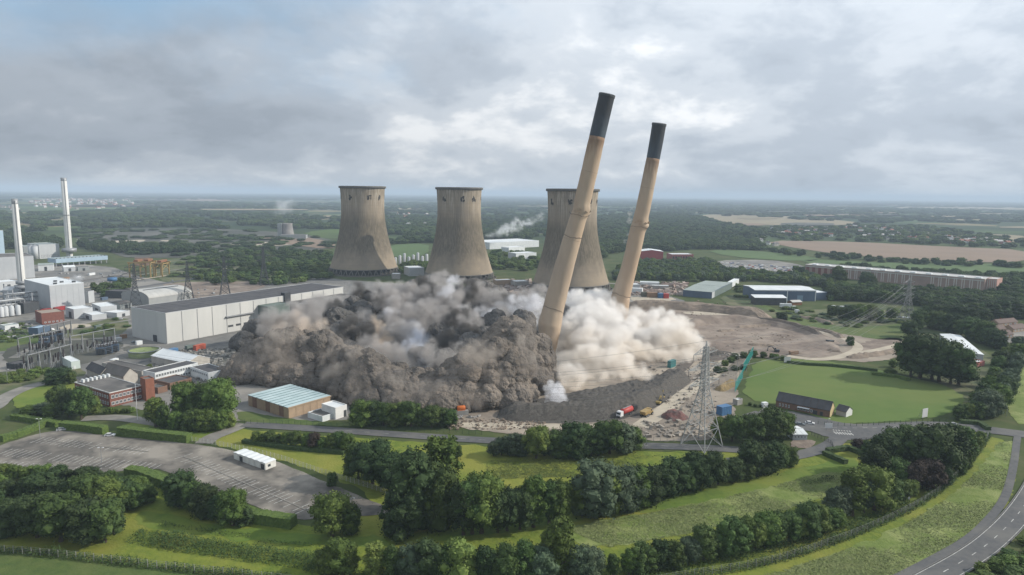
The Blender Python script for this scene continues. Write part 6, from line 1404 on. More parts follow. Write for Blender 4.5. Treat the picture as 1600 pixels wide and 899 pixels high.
# left wood
rows_ = [([(5, 752, 728), (40, 754, 730), (80, 756, 728), (120, 762, 732), (150, 765, 735)], 8, 'back line of the dark wood below the car park'),
         ([(-15, 790, 746), (25, 795, 748), (70, 800, 745), (110, 805, 750), (150, 806, 752), (185, 800, 755), (215, 795, 752)], 8, 'middle line of the dark wood below the car park'),
         ([(-10, 830, 772), (30, 836, 778), (75, 842, 775), (120, 850, 778), (155, 850, 780), (185, 835, 785)], 7, 'front line of the dark wood below the car park')]
for px_, n_, d_ in rows_: row(px_, n_, d_, ('round', 'bush'), ('dark', 'deep', 'dark', 'mid'), 1.25)
row([(170, 760, 738), (195, 765, 742), (215, 772, 745), (233, 785, 760)], 5, 'edge bushes where the dark wood meets the grass', ('bush',), ('mid', 'deep'), 1.3)
row([(282, 790, 742), (308, 800, 746), (330, 812, 765), (355, 822, 768), (385, 820, 785)], 6, 'dark clump beneath the wedge shaped hedge', ('round', 'bush'), ('deep', 'mid', 'dark'), 1.2)
# foreground row
row([(508, 900, 850), (532, 898, 832), (550, 900, 845)], 3, 'tall bushes at the left end of the bottom row', ('tall', 'round'), ('mid', 'blue'), 1.2)
row([(585, 905, 852), (620, 908, 845), (655, 910, 845), (690, 912, 852), (730, 915, 855), (770, 918, 855), (810, 915, 855), (845, 912, 850)], 10, 'bottom row of bushes in the foreground centre', ('bush', 'round', 'tall'), ('deep', 'dark', 'mid', 'light', 'blue'), 1.1)
row([(862, 900, 830), (875, 900, 815), (888, 900, 845)], 3, 'pointed clump in the bottom row', ('tall',), ('mid', 'deep'), 1.0)
row([(905, 905, 860), (940, 903, 862), (980, 900, 852), (1010, 895, 840), (1045, 890, 838), (1075, 882, 845)], 8, 'bushes right of the pointed clump at the bottom', ('bush', 'round', 'tall'), ('deep', 'mid', 'blue', 'dark'), 1.15)
row([(1098, 875, 812), (1115, 870, 825), (1140, 868, 818), (1165, 862, 808), (1190, 855, 800), (1210, 850, 795)], 8, 'rising bushes on the lower right of the meadow', ('round', 'bush', 'tall'), ('deep', 'mid', 'dark'), 1.1)
row([(1235, 845, 800), (1255, 840, 790), (1280, 832, 790), (1305, 825, 795)], 6, 'bushes left of the right hand wood', ('round', 'bush'), ('deep', 'mid'), 1.15)
row([(1300, 815, 768), (1325, 808, 745), (1350, 800, 738), (1378, 795, 730), (1405, 785, 745), (1420, 778, 752)], 9, 'front line of the right hand wood', ('round', 'tall'), ('mid', 'blue', 'deep'), 1.15)
row([(1365, 760, 690), (1380, 745, 680), (1400, 740, 672), (1430, 745, 668), (1455, 748, 665), (1480, 740, 662), (1500, 728, 668)], 9, 'tall dark back line of the right hand wood', ('round', 'tall'), ('dark', 'deep', 'dark'), 1.25)
row([(1360, 712, 690), (1385, 708, 678), (1410, 702, 664), (1440, 698, 655), (1465, 700, 660)], 6, 'far edge of the right hand wood near the junction', ('round', 'bush'), ('deep', 'mid'), 1.2)
row([(1405, 765, 720), (1440, 768, 725), (1470, 762, 722)], 4, 'lower crowns inside the right hand wood', ('round', 'bush'), ('dark', 'copper', 'deep'), 1.2)
row([(1503, 742, 715), (1515, 725, 700), (1525, 708, 688), (1533, 694, 676)], 6, 'thin hedge line between the right wood and the pale verge', ('bush',), ('mid', 'deep'), .9, noun='bush')
tree(G(1340, 702), 4.5, kind='bush', lm='copper', label='dark purple round bush by the railings below the junction', w=6)
# pylon side
row([(1130, 688, 655), (1148, 690, 650), (1168, 692, 648), (1188, 692, 643), (1205, 690, 640), (1222, 686, 650)], 7, 'rounded trees between the big pylon and the small pale cabin', ('round',), ('deep', 'dark', 'mid'), 1.2)
# cricket field trees
row([(1425, 588, 536), (1440, 592, 528), (1462, 594, 526), (1482, 600, 545), (1500, 602, 550)], 6, 'big dark trees on the cricket field boundary', ('round', 'wide'), ('dark', 'deep', 'dark'), 1.25)
tree(G(1421, 527), 13, kind='round', lm='dark', label='dark tree standing apart beyond the cricket boundary trees', w=14); tree(G(1434, 520), 15, kind='tall', lm='deep', label='taller thin tree behind the dark tree standing apart', w=10)
tree(G(1328, 540), 7, kind='bush', lm='deep', label='lone bush on the dirt between the pit and the cricket field', w=7); tree(G(1221, 499), 6.5, kind='bush', lm='dark', label='dark round bush on the bank below the blue warehouse', w=12)
tree(G(1395, 574), 5, kind='bush', lm='mid', label='small bush left of the cricket boundary trees', w=6); tree(G(1392, 585), 3.5, kind='bush', lm='mid', label='low hedge bush at the cricket boundary corner', w=9)
row([(1592, 548, 525), (1588, 575, 548), (1580, 600, 568), (1570, 620, 590), (1560, 638, 600), (1545, 650, 612), (1525, 655, 622), (1500, 656, 634)], 15, 'tree belt curving along the right side of the cricket field', ('round', 'bush'), ('mid', 'blue', 'deep'), 1.15, start='far end')
row([(1570, 560, 540), (1560, 580, 556), (1552, 600, 574), (1545, 618, 590), (1530, 638, 610)], 8, 'inner line of the belt right of the cricket field', ('round', 'bush'), ('deep', 'mid', 'dark'), 1.2, start='far end')
row([(1130, 572, 562), (1150, 562, 552), (1175, 558, 548), (1205, 560, 551), (1222, 564, 556)], 9, 'scrubby bushes at the top left of the cricket field', ('bush',), ('mid', 'deep'), 1.6, noun='bush')
row([(1120, 583, 574), (1140, 580, 572), (1160, 578, 570)], 4, 'low bushes behind the cricket nets', ('bush',), ('dark', 'deep'), 1.8, noun='bush')
row([(1170, 634, 629), (1185, 636, 631), (1200, 637, 632)], 4, 'clipped bushes left of the pavilion', ('bush',), ('deep',), 1.6, noun='bush')
# tree lines further away (individuals)
row([(1300, 497, 478), (1330, 500, 476), (1360, 502, 478), (1390, 500, 480)], 7, 'tree line under the wires left of the right pylon', ('round', 'bush'), ('deep', 'mid'), 1.2)
row([(1440, 512, 486), (1465, 515, 484), (1490, 520, 490), (1515, 528, 498), (1540, 536, 505), (1556, 545, 512)], 11, 'tree line behind the long white roofed shed', ('round', 'bush'), ('deep', 'dark', 'mid'), 1.25)
row([(1445, 500, 474), (1480, 502, 476), (1515, 506, 480), (1550, 500, 474), (1585, 498, 470)], 9, 'second tree line behind the long white roofed shed', ('round', 'bush'), ('deep', 'dark'), 1.25)
row([(1308, 440, 418), (1312, 446, 424)], 2, 'pair of trees in front of the long brick warehouse', ('tall',), ('deep',), 1.6); row([(1352, 448, 422), (1362, 450, 428)], 2, 'dark trees before the middle of the long brick warehouse', ('round',), ('dark',), 1.3)
print('trees', NTREE[0])

# ------------------------------------------------------------------ clipped hedges
def hedge(px, w, h, label, lm='mid', step=.7, name='hedge'):
    pts = resample([G(*p) for p in px], step); m = M('hedge_'+lm, (.05, .085, .02), (.095, .14, .03), 1.2, .9, bump=.25, det=8) if lm != 'dark' else M('hedge_dark', (.03, .055, .018), (.055, .085, .025), 1.2, .9, bump=.25, det=8)
    s = MB(); v = []; n = len(pts); prof = []
    for t in np.linspace(0, 1, 5): prof.append((-w/2, h*t))
    for t in np.linspace(0, 1, 6)[1:]: prof.append((-w/2+w*t, h))
    for t in np.linspace(1, 0, 5)[1:]: prof.append((w/2, h*t))
    k = len(prof)
    for i, p in enumerate(pts):
        d = (pts[min(i+1, n-1)]-pts[max(i-1, 0)]).normalized(); nn = Vector((-d.y, d.x, 0))
        for a, z in prof:
            q = p+nn*a; q.z = z; jj = Vector((noise.noise(q*1.3), noise.noise(q*1.3+Vector((7, 0, 0))), noise.noise(q*1.1+Vector((0, 9, 0)))))*.32; v.append(tuple(q+jj*(1 if z > .05 else .2)))
    s.poly(v, [(i*k+j, i*k+j+1, (i+1)*k+j+1, (i+1)*k+j) for i in range(n-1) for j in range(k-1)]+[tuple(range(k)), tuple((n-1)*k+j for j in range(k-1, -1, -1))])
    # leafy surface
    rr = random.Random(len(pts)); 
    for i in range(int(n*9)):
        p = rr.choice(pts); i0 = min(pts.index(p), n-2); d = (pts[i0+1]-pts[i0]).normalized(); nn = Vector((-d.y, d.x, 0)); a, z = rr.choice(prof); q = p+nn*(a*1.03)+d*rr.uniform(-.5, .5)+Vector((0, 0, z+rr.uniform(-.1, .25))); r = rr.uniform(.12, .3)
        e = Vector((rr.gauss(0, 1), rr.gauss(0, 1), rr.gauss(0, 1))).normalized(); f = e.orthogonal().normalized(); s.poly([tuple(q-e*r), tuple(q+f*r*.6), tuple(q+e*r), tuple(q-f*r*.6)], [(0, 1, 2, 3)])
    o = s.build(name, m); setp(o, label, 'hedge'); return o
hedge([(188, 678), (240, 685), (297, 691)], 4.0, 3.6, 'long clipped hedge at the back of the car park, right section')
hedge([(97, 670), (130, 673), (166, 678)], 3.6, 3.4, 'clipped hedge at the back of the car park, left section')
hedge([(2, 690), (30, 682), (58, 671), (80, 660)], 3.2, 2.6, 'leaning hedge beside the small fenced yard at the left edge')
hedge([(20, 655), (55, 660), (92, 667)], 3, 2.4, 'low hedge behind the small fenced yard')
hedge([(230, 750), (262, 762), (300, 778), (345, 796), (400, 815), (462, 824)], 4.2, 3.6, 'long wedge shaped hedge along the lower edge of the car park')
hedge([(200, 742), (222, 745), (231, 750)], 4, 3.2, 'short hedge end joining the dark wood to the wedge hedge')
hedge([(1180, 686), (1226, 691)], 2.4, 2.0, 'small hedge behind the trees at the pale cabin', 'dark')
hedge([(1287, 711), (1322, 726)], 2.2, 2.0, 'left arm of the two low hedges beside the gate road', 'dark'); hedge([(1292, 708), (1325, 703), (1352, 714)], 2.2, 2.0, 'bent low hedge beside the gate road', 'dark')
hedge([(1225, 567), (1260, 571), (1300, 573), (1340, 577), (1372, 581)], 2.2, 1.8, 'thin dark hedge along the far boundary of the cricket field', 'dark')
hedge([(1362, 586), (1400, 590), (1420, 596)], 2.5, 1.8, 'bushy hedge at the right of the far cricket boundary', 'mid')
hedge([(1500, 662), (1530, 664), (1545, 674)], 2.5, 2, 'short dark hedge at the head of the pale verge', 'dark')
hedge([(380, 692), (450, 702), (540, 710)], 2.4, 1.6, 'low dark hedge at the foot of the shrub row', 'dark')
# ragged growth along the fence and bank
def undergrowth(name, px, w, h, label, seed, dens=1.0, mats=('deep',), lsz=.2):
    pts = resample(smooth_open([G(*p) for p in px], 2), .8); rr = random.Random(seed); s = MB()
    for p in pts:
        for _ in range(int(11*dens*w/3)):
            a = rr.uniform(-w/2, w/2); q = p+Vector((rr.uniform(-.5, .5), a, 0)); hh = h*(1-abs(a)/w)*(.5+.7*(noise.noise(Vector((p.x*.12, p.y*.12, seed)))+.5))*rr.uniform(.6, 1.1)
            for z in np.arange(.1, max(hh, .3), .55):
                c_ = q+Vector((rr.uniform(-.4, .4), rr.uniform(-.4, .4), z)); e = Vector((rr.gauss(0, 1), rr.gauss(0, 1), rr.gauss(0, .6))).normalized(); f = e.cross(Vector((rr.gauss(0, .5), rr.gauss(0, .5), 1))).normalized(); r = lsz*rr.uniform(.7, 1.6)
                s.poly([tuple(c_-e*r), tuple(c_+f*r*.8), tuple(c_+e*r), tuple(c_-f*r*.8)], [(0, 1, 2, 3)])
    me = bpy.data.meshes.new(name); me.from_pydata(s.v, [], s.f); me.update(); o = link(name, me, None, [LM[mats[0]]]); setp(o, label, None, None, 'stuff')
undergrowth('undergrowth', [(p[0], p[1]-2) for p in FENCE], 3.6, 2.9, 'dark weeds and brambles grown along the long wire fence', 1, 1.2)
undergrowth('undergrowth', [(210, 838), (280, 850), (360, 862), (440, 872), (500, 880)], 9, 3.4, 'rough bank of brambles in the bottom left meadow', 2, .8)
undergrowth('undergrowth', [(250, 820), (300, 826), (350, 835), (395, 838)], 3, 1.4, 'strip of weeds above the bramble bank', 3, .7)
undergrowth('undergrowth', [(405, 846), (450, 850), (510, 853)], 2, 1.2, 'thin strip of weeds before the lower bushes', 4, .7)
undergrowth('undergrowth', [(1260, 756), (1285, 752), (1303, 747)], 4, 1.8, 'patch of weeds in the pale meadow on the right', 5, .8)
undergrowth('undergrowth', [(480, 886), (650, 915), (850, 912), (1000, 898), (1100, 880), (1220, 858), (1320, 830), (1400, 795), (1425, 785)], 6, 2.6, 'undergrowth knitting the bottom row of bushes together', 6, .7)
undergrowth('weeds', [(286, 714), (380, 755), (484, 800)], 1.0, .5, 'weeds grown in the cracks of the car park island', 12, .25, ('mid',), .16)
undergrowth('weeds', [(310, 697), (430, 722), (520, 760), (600, 796)], 2.5, .8, 'weeds along the right edge of the car park', 13, .35, ('mid',), .18)
undergrowth('weeds', [(0, 696), (90, 674), (190, 686), (300, 696)], 1.5, .7, 'weeds along the far edge of the car park', 14, .3, ('mid',), .16)
def tufts(name, poly, n, lm, label, seed, z=.13, r=.26):
    """grass tufts scattered inside the picture polygon"""
    rr = random.Random(seed); xs = [p[0] for p in poly]; ys = [p[1] for p in poly]; s = MB(); c = 0
    def inside(x, y):
        r_ = False; j = len(poly)-1
        for i in range(len(poly)):
            if (poly[i][1] > y) != (poly[j][1] > y) and x < (poly[j][0]-poly[i][0])*(y-poly[i][1])/(poly[j][1]-poly[i][1])+poly[i][0]: r_ = not r_
            j = i
        return r_
    while c < n:
        x, y = rr.uniform(min(xs), max(xs)), rr.uniform(min(ys), max(ys))
        if not inside(x, y): continue
        p = G(x, y); c += 1
        if noise.noise(Vector((p.x*.06, p.y*.06, seed)))+rr.uniform(-.3, .3) < -.05: continue
        for _ in range(3):
            a = rr.random()*6.28; e = Vector((math.cos(a), math.sin(a), 0))*r*rr.uniform(.5, 1.2); h = r*rr.uniform(.2, .8); q = Vector((p.x+rr.uniform(-.5, .5), p.y+rr.uniform(-.5, .5), z)); f = Vector((-e.y, e.x, 0))
            s.poly([tuple(q-e), tuple(q-f*.7+Vector((0, 0, h))), tuple(q+e+Vector((0, 0, h*.5))), tuple(q+f*.7)], [(0, 1, 2, 3)])
    me = bpy.data.meshes.new(name); me.from_pydata(s.v, [], s.f); me.update(); o = link(name, me, None, [lm]); setp(o, label, None, None, 'stuff')
tuft_pale = M('pale_grass_blades', (.155, .19, .065), (.20, .225, .09), .3, .9); tuft_green = M('green_grass_blades', (.08, .11, .024), (.12, .14, .036), .3, .9)
tufts('grass_tufts', [(1180, 905), (1300, 868), (1400, 828), (1480, 780), (1530, 735), (1560, 690), (1590, 690), (1584, 740), (1560, 790), (1500, 845), (1420, 899)], 14000, tuft_pale, 'pale seeding grass on the verge beside the main road', 1)
tufts('grass_tufts', [(880, 825), (1000, 805), (1100, 785), (1200, 762), (1290, 738), (1330, 740), (1300, 775), (1200, 805), (1050, 840), (950, 855)], 12000, tuft_pale, 'pale seeding grass stripe across the meadow', 2)
tufts('grass_tufts', [(760, 720), (1000, 712), (1100, 712), (1170, 730), (1100, 720), (900, 745), (760, 750)], 7000, tuft_green, 'tussocky grass between the two tree rows', 3)

# ------------------------------------------------------------------ far woods (one mass each)
clumps = []
for k in range(3):
    me = crown_mesh('clump', 300+k, ('round', 'bush', 'wide')[k], nleaf=700, leaf=.5, sub=0); clumps.append(me)
clump_objs = {}
def clump_obj(k, lm):
    if (k, lm) not in clump_objs:
        me = clumps[k].copy(); me.materials.append(LM[lm]); clump_objs[(k, lm)] = bpy.data.objects.new('woodland_clump', me)
    return clump_objs[(k, lm)]
def scatter(name, pts, scl, lms, label, seed=0):
    """one object: tree shapes instanced on its points"""
    me = bpy.data.meshes.new(name); me.from_pydata([tuple(p) for p in pts], [], []); n = len(pts)
    a = me.attributes.new('scl', 'FLOAT_VECTOR', 'POINT'); a.data.foreach_set('vector', np.array(scl, dtype=np.float32).ravel())
    rs = np.random.default_rng(seed); b = me.attributes.new('rot', 'FLOAT', 'POINT'); b.data.foreach_set('value', (rs.random(n)*6.28).astype(np.float32))
    c = me.attributes.new('pick', 'INT', 'POINT'); c.data.foreach_set('value', rs.integers(0, 3*len(lms), n).astype(np.int32))
    o = link(name, me); setp(o, label, None, None, 'stuff')
    ng = bpy.data.node_groups.new('scatter_trees', 'GeometryNodeTree'); ng.interface.new_socket('Geometry', in_out='INPUT', socket_type='NodeSocketGeometry'); ng.interface.new_socket('Geometry', in_out='OUTPUT', socket_type='NodeSocketGeometry')
    N = ng.nodes; L = ng.links; gi = N.new('NodeGroupInput'); go = N.new('NodeGroupOutput'); iop = N.new('GeometryNodeInstanceOnPoints'); g2i = N.new('GeometryNodeGeometryToInstance')
    for lm in lms:
        for k in range(3):
            oi = N.new('GeometryNodeObjectInfo'); oi.inputs['Object'].default_value = clump_obj(k, lm); oi.inputs['As Instance'].default_value = True; L.new(oi.outputs['Geometry'], g2i.inputs[0])
    iop.inputs['Pick Instance'].default_value = True; L.new(g2i.outputs[0], iop.inputs['Instance']); L.new(gi.outputs[0], iop.inputs['Points'])
    def attr(nm, ty):
        q = N.new('GeometryNodeInputNamedAttribute'); q.data_type = ty; q.inputs[0].default_value = nm; return q.outputs[0]
    L.new(attr('pick', 'INT'), iop.inputs['Instance Index']); cx = N.new('ShaderNodeCombineXYZ'); L.new(attr('rot', 'FLOAT'), cx.inputs[2]); L.new(cx.outputs[0], iop.inputs['Rotation']); L.new(attr('scl', 'FLOAT_VECTOR'), iop.inputs['Scale'])
    L.new(iop.outputs[0], go.inputs[0]); md = o.modifiers.new('scatter', 'NODES'); md.node_group = ng; return o
def inside_poly(x, y, poly):
    r_ = False; j = len(poly)-1
    for i in range(len(poly)):
        if (poly[i][1] > y) != (poly[j][1] > y) and x < (poly[j][0]-poly[i][0])*(y-poly[i][1])/(poly[j][1]-poly[i][1])+poly[i][0]: r_ = not r_
        j = i
    return r_
TOWNS = [[(G(*p).x, G(*p).y) for p in q] for q in ([(40, 313), (110, 310), (205, 313), (222, 324), (120, 334), (40, 334), (-20, 334), (-20, 318)],)]
def wood(label, px, spacing, h, lms=('deep', 'dark'), seed=1, dens=1.0, gaps=.0, name='woodland', wide=1.15):
    poly = [(G(*p).x, G(*p).y) for p in px]; xs = [p[0] for p in poly]; ys = [p[1] for p in poly]; rr = random.Random(seed); pts, sc = [], []
    nx = int((max(xs)-min(xs))/spacing)+1; ny = int((max(ys)-min(ys))/spacing)+1
    for i in range(nx):
        for j in range(ny):
            x = min(xs)+(i+rr.random())*spacing; y = min(ys)+(j+rr.random())*spacing
            if rr.random() > dens or not inside_poly(x, y, poly): continue
            if any(inside_poly(x, y, t) for t in TOWNS): continue
            if gaps and noise.noise(Vector((x*.006, y*.006, seed)))+.35*noise.noise(Vector((x*.02, y*.02, seed))) < gaps-.5: continue
            k = h*rr.uniform(.65, 1.2)/10; pts.append((x, y, 0)); w = max(k, spacing/9)*wide*rr.uniform(.85, 1.15); sc.append((w, w, k))
    if not pts: return
    return scatter(name, pts, sc, lms, label, seed)
wood('dense wood on the right below the long brick warehouse', [(1290, 455), (1380, 458), (1480, 462), (1560, 466), (1640, 468), (1640, 505), (1560, 492), (1480, 488), (1440, 478), (1380, 474), (1300, 470)], 7.5, 11, seed=1)
wood('trees standing behind the long brick warehouse', [(1230, 428), (1330, 420), (1450, 428), (1560, 434), (1640, 438), (1640, 462), (1562, 458), (1560, 446), (1400, 428), (1300, 424), (1258, 432)], 11, 10, seed=2, dens=.8)
wood('scrubby wood between the scrap yard and the car storage lot', [(962, 425), (985, 412), (1040, 412), (1110, 410), (1130, 424), (1200, 432), (1260, 433), (1300, 440), (1300, 450), (1180, 440), (1150, 440), (1100, 440), (1000, 438), (960, 440)], 8.5, 9, ('deep', 'mid', 'blue'), seed=3)
wood('trees right of the blue warehouse and its scrub', [(1296, 445), (1420, 458), (1420, 470), (1296, 470)], 8, 8, ('mid', 'deep'), seed=4, dens=.8)
wood('dark belt beyond the red and white sheds', [(930, 372), (1000, 366), (1100, 368), (1180, 378), (1200, 392), (1090, 390), (1040, 394), (1000, 388), (950, 400), (938, 410)], 14, 12, seed=5)
wood('wooded slope beyond the right leaning chimney', [(935, 340), (1010, 335), (1090, 340), (1130, 352), (1200, 364), (1180, 374), (1080, 366), (960, 370), (935, 372)], 20, 15, seed=6)
wood('trees round the distant housing estate on the right', [(1180, 356), (1300, 358), (1340, 352), (1450, 356), (1560, 372), (1640, 384), (1640, 392), (1480, 385), (1330, 378), (1190, 376)], 22, 12, ('deep', 'mid', 'dark'), seed=7, dens=.3)
wood('hedge trees between the brown field and the long brick warehouse', [(1200, 390), (1290, 400), (1400, 408), (1600, 416), (1600, 420), (1420, 414), (1290, 406), (1210, 398)], 13, 9, seed=8, dens=.45)
wood('scrub and trees beyond the huge grey warehouse', [(290, 432), (380, 424), (480, 410), (520, 420), (515, 436), (440, 446), (330, 446)], 11, 8, ('deep', 'mid'), seed=9, dens=.65)
wood('green scrub between the lagoons and the left cooling tower', [(330, 396), (430, 392), (520, 398), (522, 412), (420, 420), (300, 418)], 12, 9, ('deep', 'dark'), seed=10, dens=.6)
wood('dark belt on the near edge of the ash lagoons', [(120, 384), (200, 388), (330, 390), (330, 396), (210, 398), (140, 392)], 12, 13, ('dark',), seed=11)
wood('plantation beyond the ash lagoons on the left', [(-40, 330), (100, 330), (240, 330), (400, 336), (540, 340), (540, 358), (400, 360), (240, 356), (100, 358), (-40, 372)], 26, 14, ('dark', 'deep'), seed=12, gaps=.50)
wood('trees left of the far white chimney', [(-40, 372), (50, 372), (95, 378), (95, 388), (-40, 392)], 14, 13, ('dark',), seed=13)
wood('wooded country between the left and middle cooling towers', [(600, 340), (680, 340), (682, 380), (610, 382)], 20, 13, seed=14, gaps=.38)
wood('trees at the foot of the process columns', [(618, 414), (676, 412), (674, 426), (622, 428)], 10, 8, ('mid', 'deep'), seed=15, dens=.7)
wood('trees in front of the white factory', [(752, 398), (830, 396), (848, 408), (836, 424), (770, 424), (760, 414)], 13, 9, ('deep', 'mid'), seed=16, dens=.55)
wood('trees behind the white factory and its steam', [(750, 340), (860, 340), (860, 378), (752, 376)], 20, 14, seed=17, gaps=.36)
wood('scrub strips between the rail sidings on the left', [(140, 452), (200, 440), (205, 452), (160, 466)], 8, 6, ('deep',), seed=18, dens=.6)
wood('wood below the verge at the bottom right corner', [(1545, 880), (1600, 850), (1660, 860), (1640, 930), (1500, 930)], 4.5, 3, ('deep', 'mid'), seed=19)
wood('scrub along the near right of the distant brown field', [(1380, 432), (1600, 436), (1600, 446), (1400, 440)], 13, 9, ('dark', 'deep'), seed=20)
wood('young trees in the strip between lawn road and substation', [(-10, 590), (60, 580), (75, 578), (70, 590), (0, 604)], 4.5, 3.0, ('mid',), seed=21)
wood('low bushes dotted over the scrub below the blue warehouse', [(1180, 486), (1300, 478), (1430, 486), (1420, 515), (1310, 512), (1230, 500)], 7, 2.6, ('mid', 'blue'), seed=22, dens=.30, name='scrub_bushes')
wood('low bushes round the grey green shed', [(1060, 440), (1100, 438), (1180, 450), (1180, 466), (1150, 468), (1145, 452)], 7, 3, ('mid', 'deep'), seed=23, dens=.35, name='scrub_bushes')
wood('low bushes on the rough ground right of the cricket belt trees', [(1500, 560), (1545, 560), (1540, 600), (1505, 600), (1490, 575)], 6, 3, ('mid', 'deep'), seed=24, dens=.5, name='scrub_bushes')
wood('weeds and bushes on the works verges by the substation', [(-60, 512), (30, 506), (110, 520), (60, 532), (-60, 545)], 6, 2.2, ('mid', 'blue'), seed=25, dens=.35, name='scrub_bushes')
wood('weeds along the verge between works and huge warehouse', [(120, 512), (200, 494), (200, 515), (140, 528)], 6, 2.2, ('mid', 'deep'), seed=26, dens=.35, name='scrub_bushes')
wood('bushes on the open ground beyond the gantries', [(250, 408), (330, 400), (420, 430), (300, 436), (240, 428)], 14, 4, ('mid', 'deep'), seed=27, dens=.3, name='scrub_bushes')
wood('scattered bushes and reeds on the ash lagoons', [(100, 361), (250, 357), (400, 361), (520, 373), (520, 390), (380, 400), (240, 402), (180, 400)], 26, 6, ('dark', 'deep'), seed=28, dens=.5, gaps=.45, name='scrub_bushes')
for k, (px_, lb) in enumerate([([(-60, 312), (400, 318), (560, 318), (560, 330), (300, 328), (-60, 330)], 'far woodland strip left of the towers'), ([(600, 318), (850, 316), (1100, 318), (1100, 336), (850, 338), (600, 336)], 'far woodland strip behind the towers'), ([(1100, 320), (1400, 326), (1640, 330), (1640, 352), (1400, 350), (1200, 342), (1100, 336)], 'far woodland strip right of the chimneys'), ([(-60, 300), (400, 304), (850, 308), (850, 316), (400, 313), (-60, 310)], 'faint woods near the horizon on the left'), ([(850, 310), (1250, 314), (1640, 318), (1640, 326), (1250, 322), (850, 317)], 'faint woods near the horizon on the right')]):
    far = k > 2; wood(lb, px_, 110 if far else 48, 16 if far else 14, ('dark', 'deep'), seed=40+k, gaps=.60, wide=1.0)

# ------------------------------------------------------------------ distant houses
def house_mesh(k):
    s = MB(); w, d, h = (9, 8, 5) if k % 2 else (13, 8, 5.4); s.k = 0; s.box(0, w, 0, d, 0, h); s.k = 1; s.prism([(-.4, h-.1), (d+.4, h-.1), (d/2, h+3)], -.3, w+.3, 'x'); s.k = 0; s.box(w*.3, w*.3+.9, d/2-.5, d/2+.5, h+2, h+4); s.k = 2
    for x in (1.2, w*.4, w*.72): s.box(x, x+1.4, -.06, -.01, 1, 2.4); s.box(x, x+1.4, -.06, -.01, 3.4, 4.6)
    wm = [white(), M('house_brick', (.33, .16, .12), (.27, .13, .1), .2), M('house_render', (.5, .46, .4), (.42, .39, .34), .2)][k % 3]; rm_ = [M('house_tiles_red', (.24, .10, .07), (.19, .08, .06), .2), M('house_tiles_grey', (.15, .14, .14), (.12, .11, .11), .2), M('house_tiles_pale', (.45, .43, .42), (.38, .37, .36), .2)][(k//2) % 3]
    me = bpy.data.meshes.new('house'); me.from_pydata(s.v, [], s.f)
    for m_ in (wm, rm_, glassm()): me.materials.append(m_)
    me.polygons.foreach_set('material_index', s.m); me.update(); return me
HM = [house_mesh(k) for k in range(6)]
def village(px, n, label, group, seed, z=0.0, picks=range(6), sc=1.0):
    poly = [(G(*p).x, G(*p).y) for p in px]; xs = [p[0] for p in poly]; ys = [p[1] for p in poly]; rr = random.Random(seed); c = 0
    while c < n:
        x, y = rr.uniform(min(xs), max(xs)), rr.uniform(min(ys), max(ys))
        if not inside_poly(x, y, poly): continue
        o = bpy.data.objects.new('distant_house', HM[rr.choice(list(picks))]); C.objects.link(o); o.location = (x, y, z); o.rotation_euler = (0, 0, rr.choice([0, 1.57, .4, 1.2, 2.6])); o.scale = (sc,)*3; setp(o, label, 'house', group); c += 1
village([(40, 314), (110, 311), (205, 314), (220, 322), (120, 331), (60, 325)], 112, 'one of the tiny bright houses in the far town left of the far white chimney', 'houses of the far town on the left', 1, picks=(0, 2, 4, 0, 5), sc=1.7)
village([(1205, 357), (1340, 355), (1420, 358), (1480, 370), (1475, 378), (1330, 374), (1210, 371)], 88, 'one of the small houses of the estate beyond the brown field on the right', 'houses of the estate beyond the brown field', 2, sc=1.15)
village([(1475, 373), (1570, 378), (1580, 385), (1490, 382)], 36, 'one of the pale roofed houses at the right end of the distant estate', 'pale houses at the end of the estate', 3, picks=(0, 4, 5), sc=1.2)
village([(1090, 372), (1180, 376), (1230, 384), (1180, 388), (1100, 382)], 14, 'one of the scattered houses between the red sheds and the brown field', 'scattered houses beyond the red sheds', 4, sc=1.0)
village([(620, 336), (670, 336), (672, 356), (620, 352)], 13, 'one of the houses between the left and middle cooling towers', 'houses between the cooling towers', 5, picks=(0, 4, 5), sc=1.4)
village([(940, 366), (990, 360), (992, 374), (940, 380)], 11, 'one of the houses seen between the two leaning chimneys', 'houses between the leaning chimneys', 6, picks=(0, 4, 5, 2))
village([(-20, 322), (35, 322), (35, 330), (-20, 330)], 10, 'one of the houses at the far left edge of the town', 'houses at the far left edge', 7, picks=(0, 2), sc=1.5)

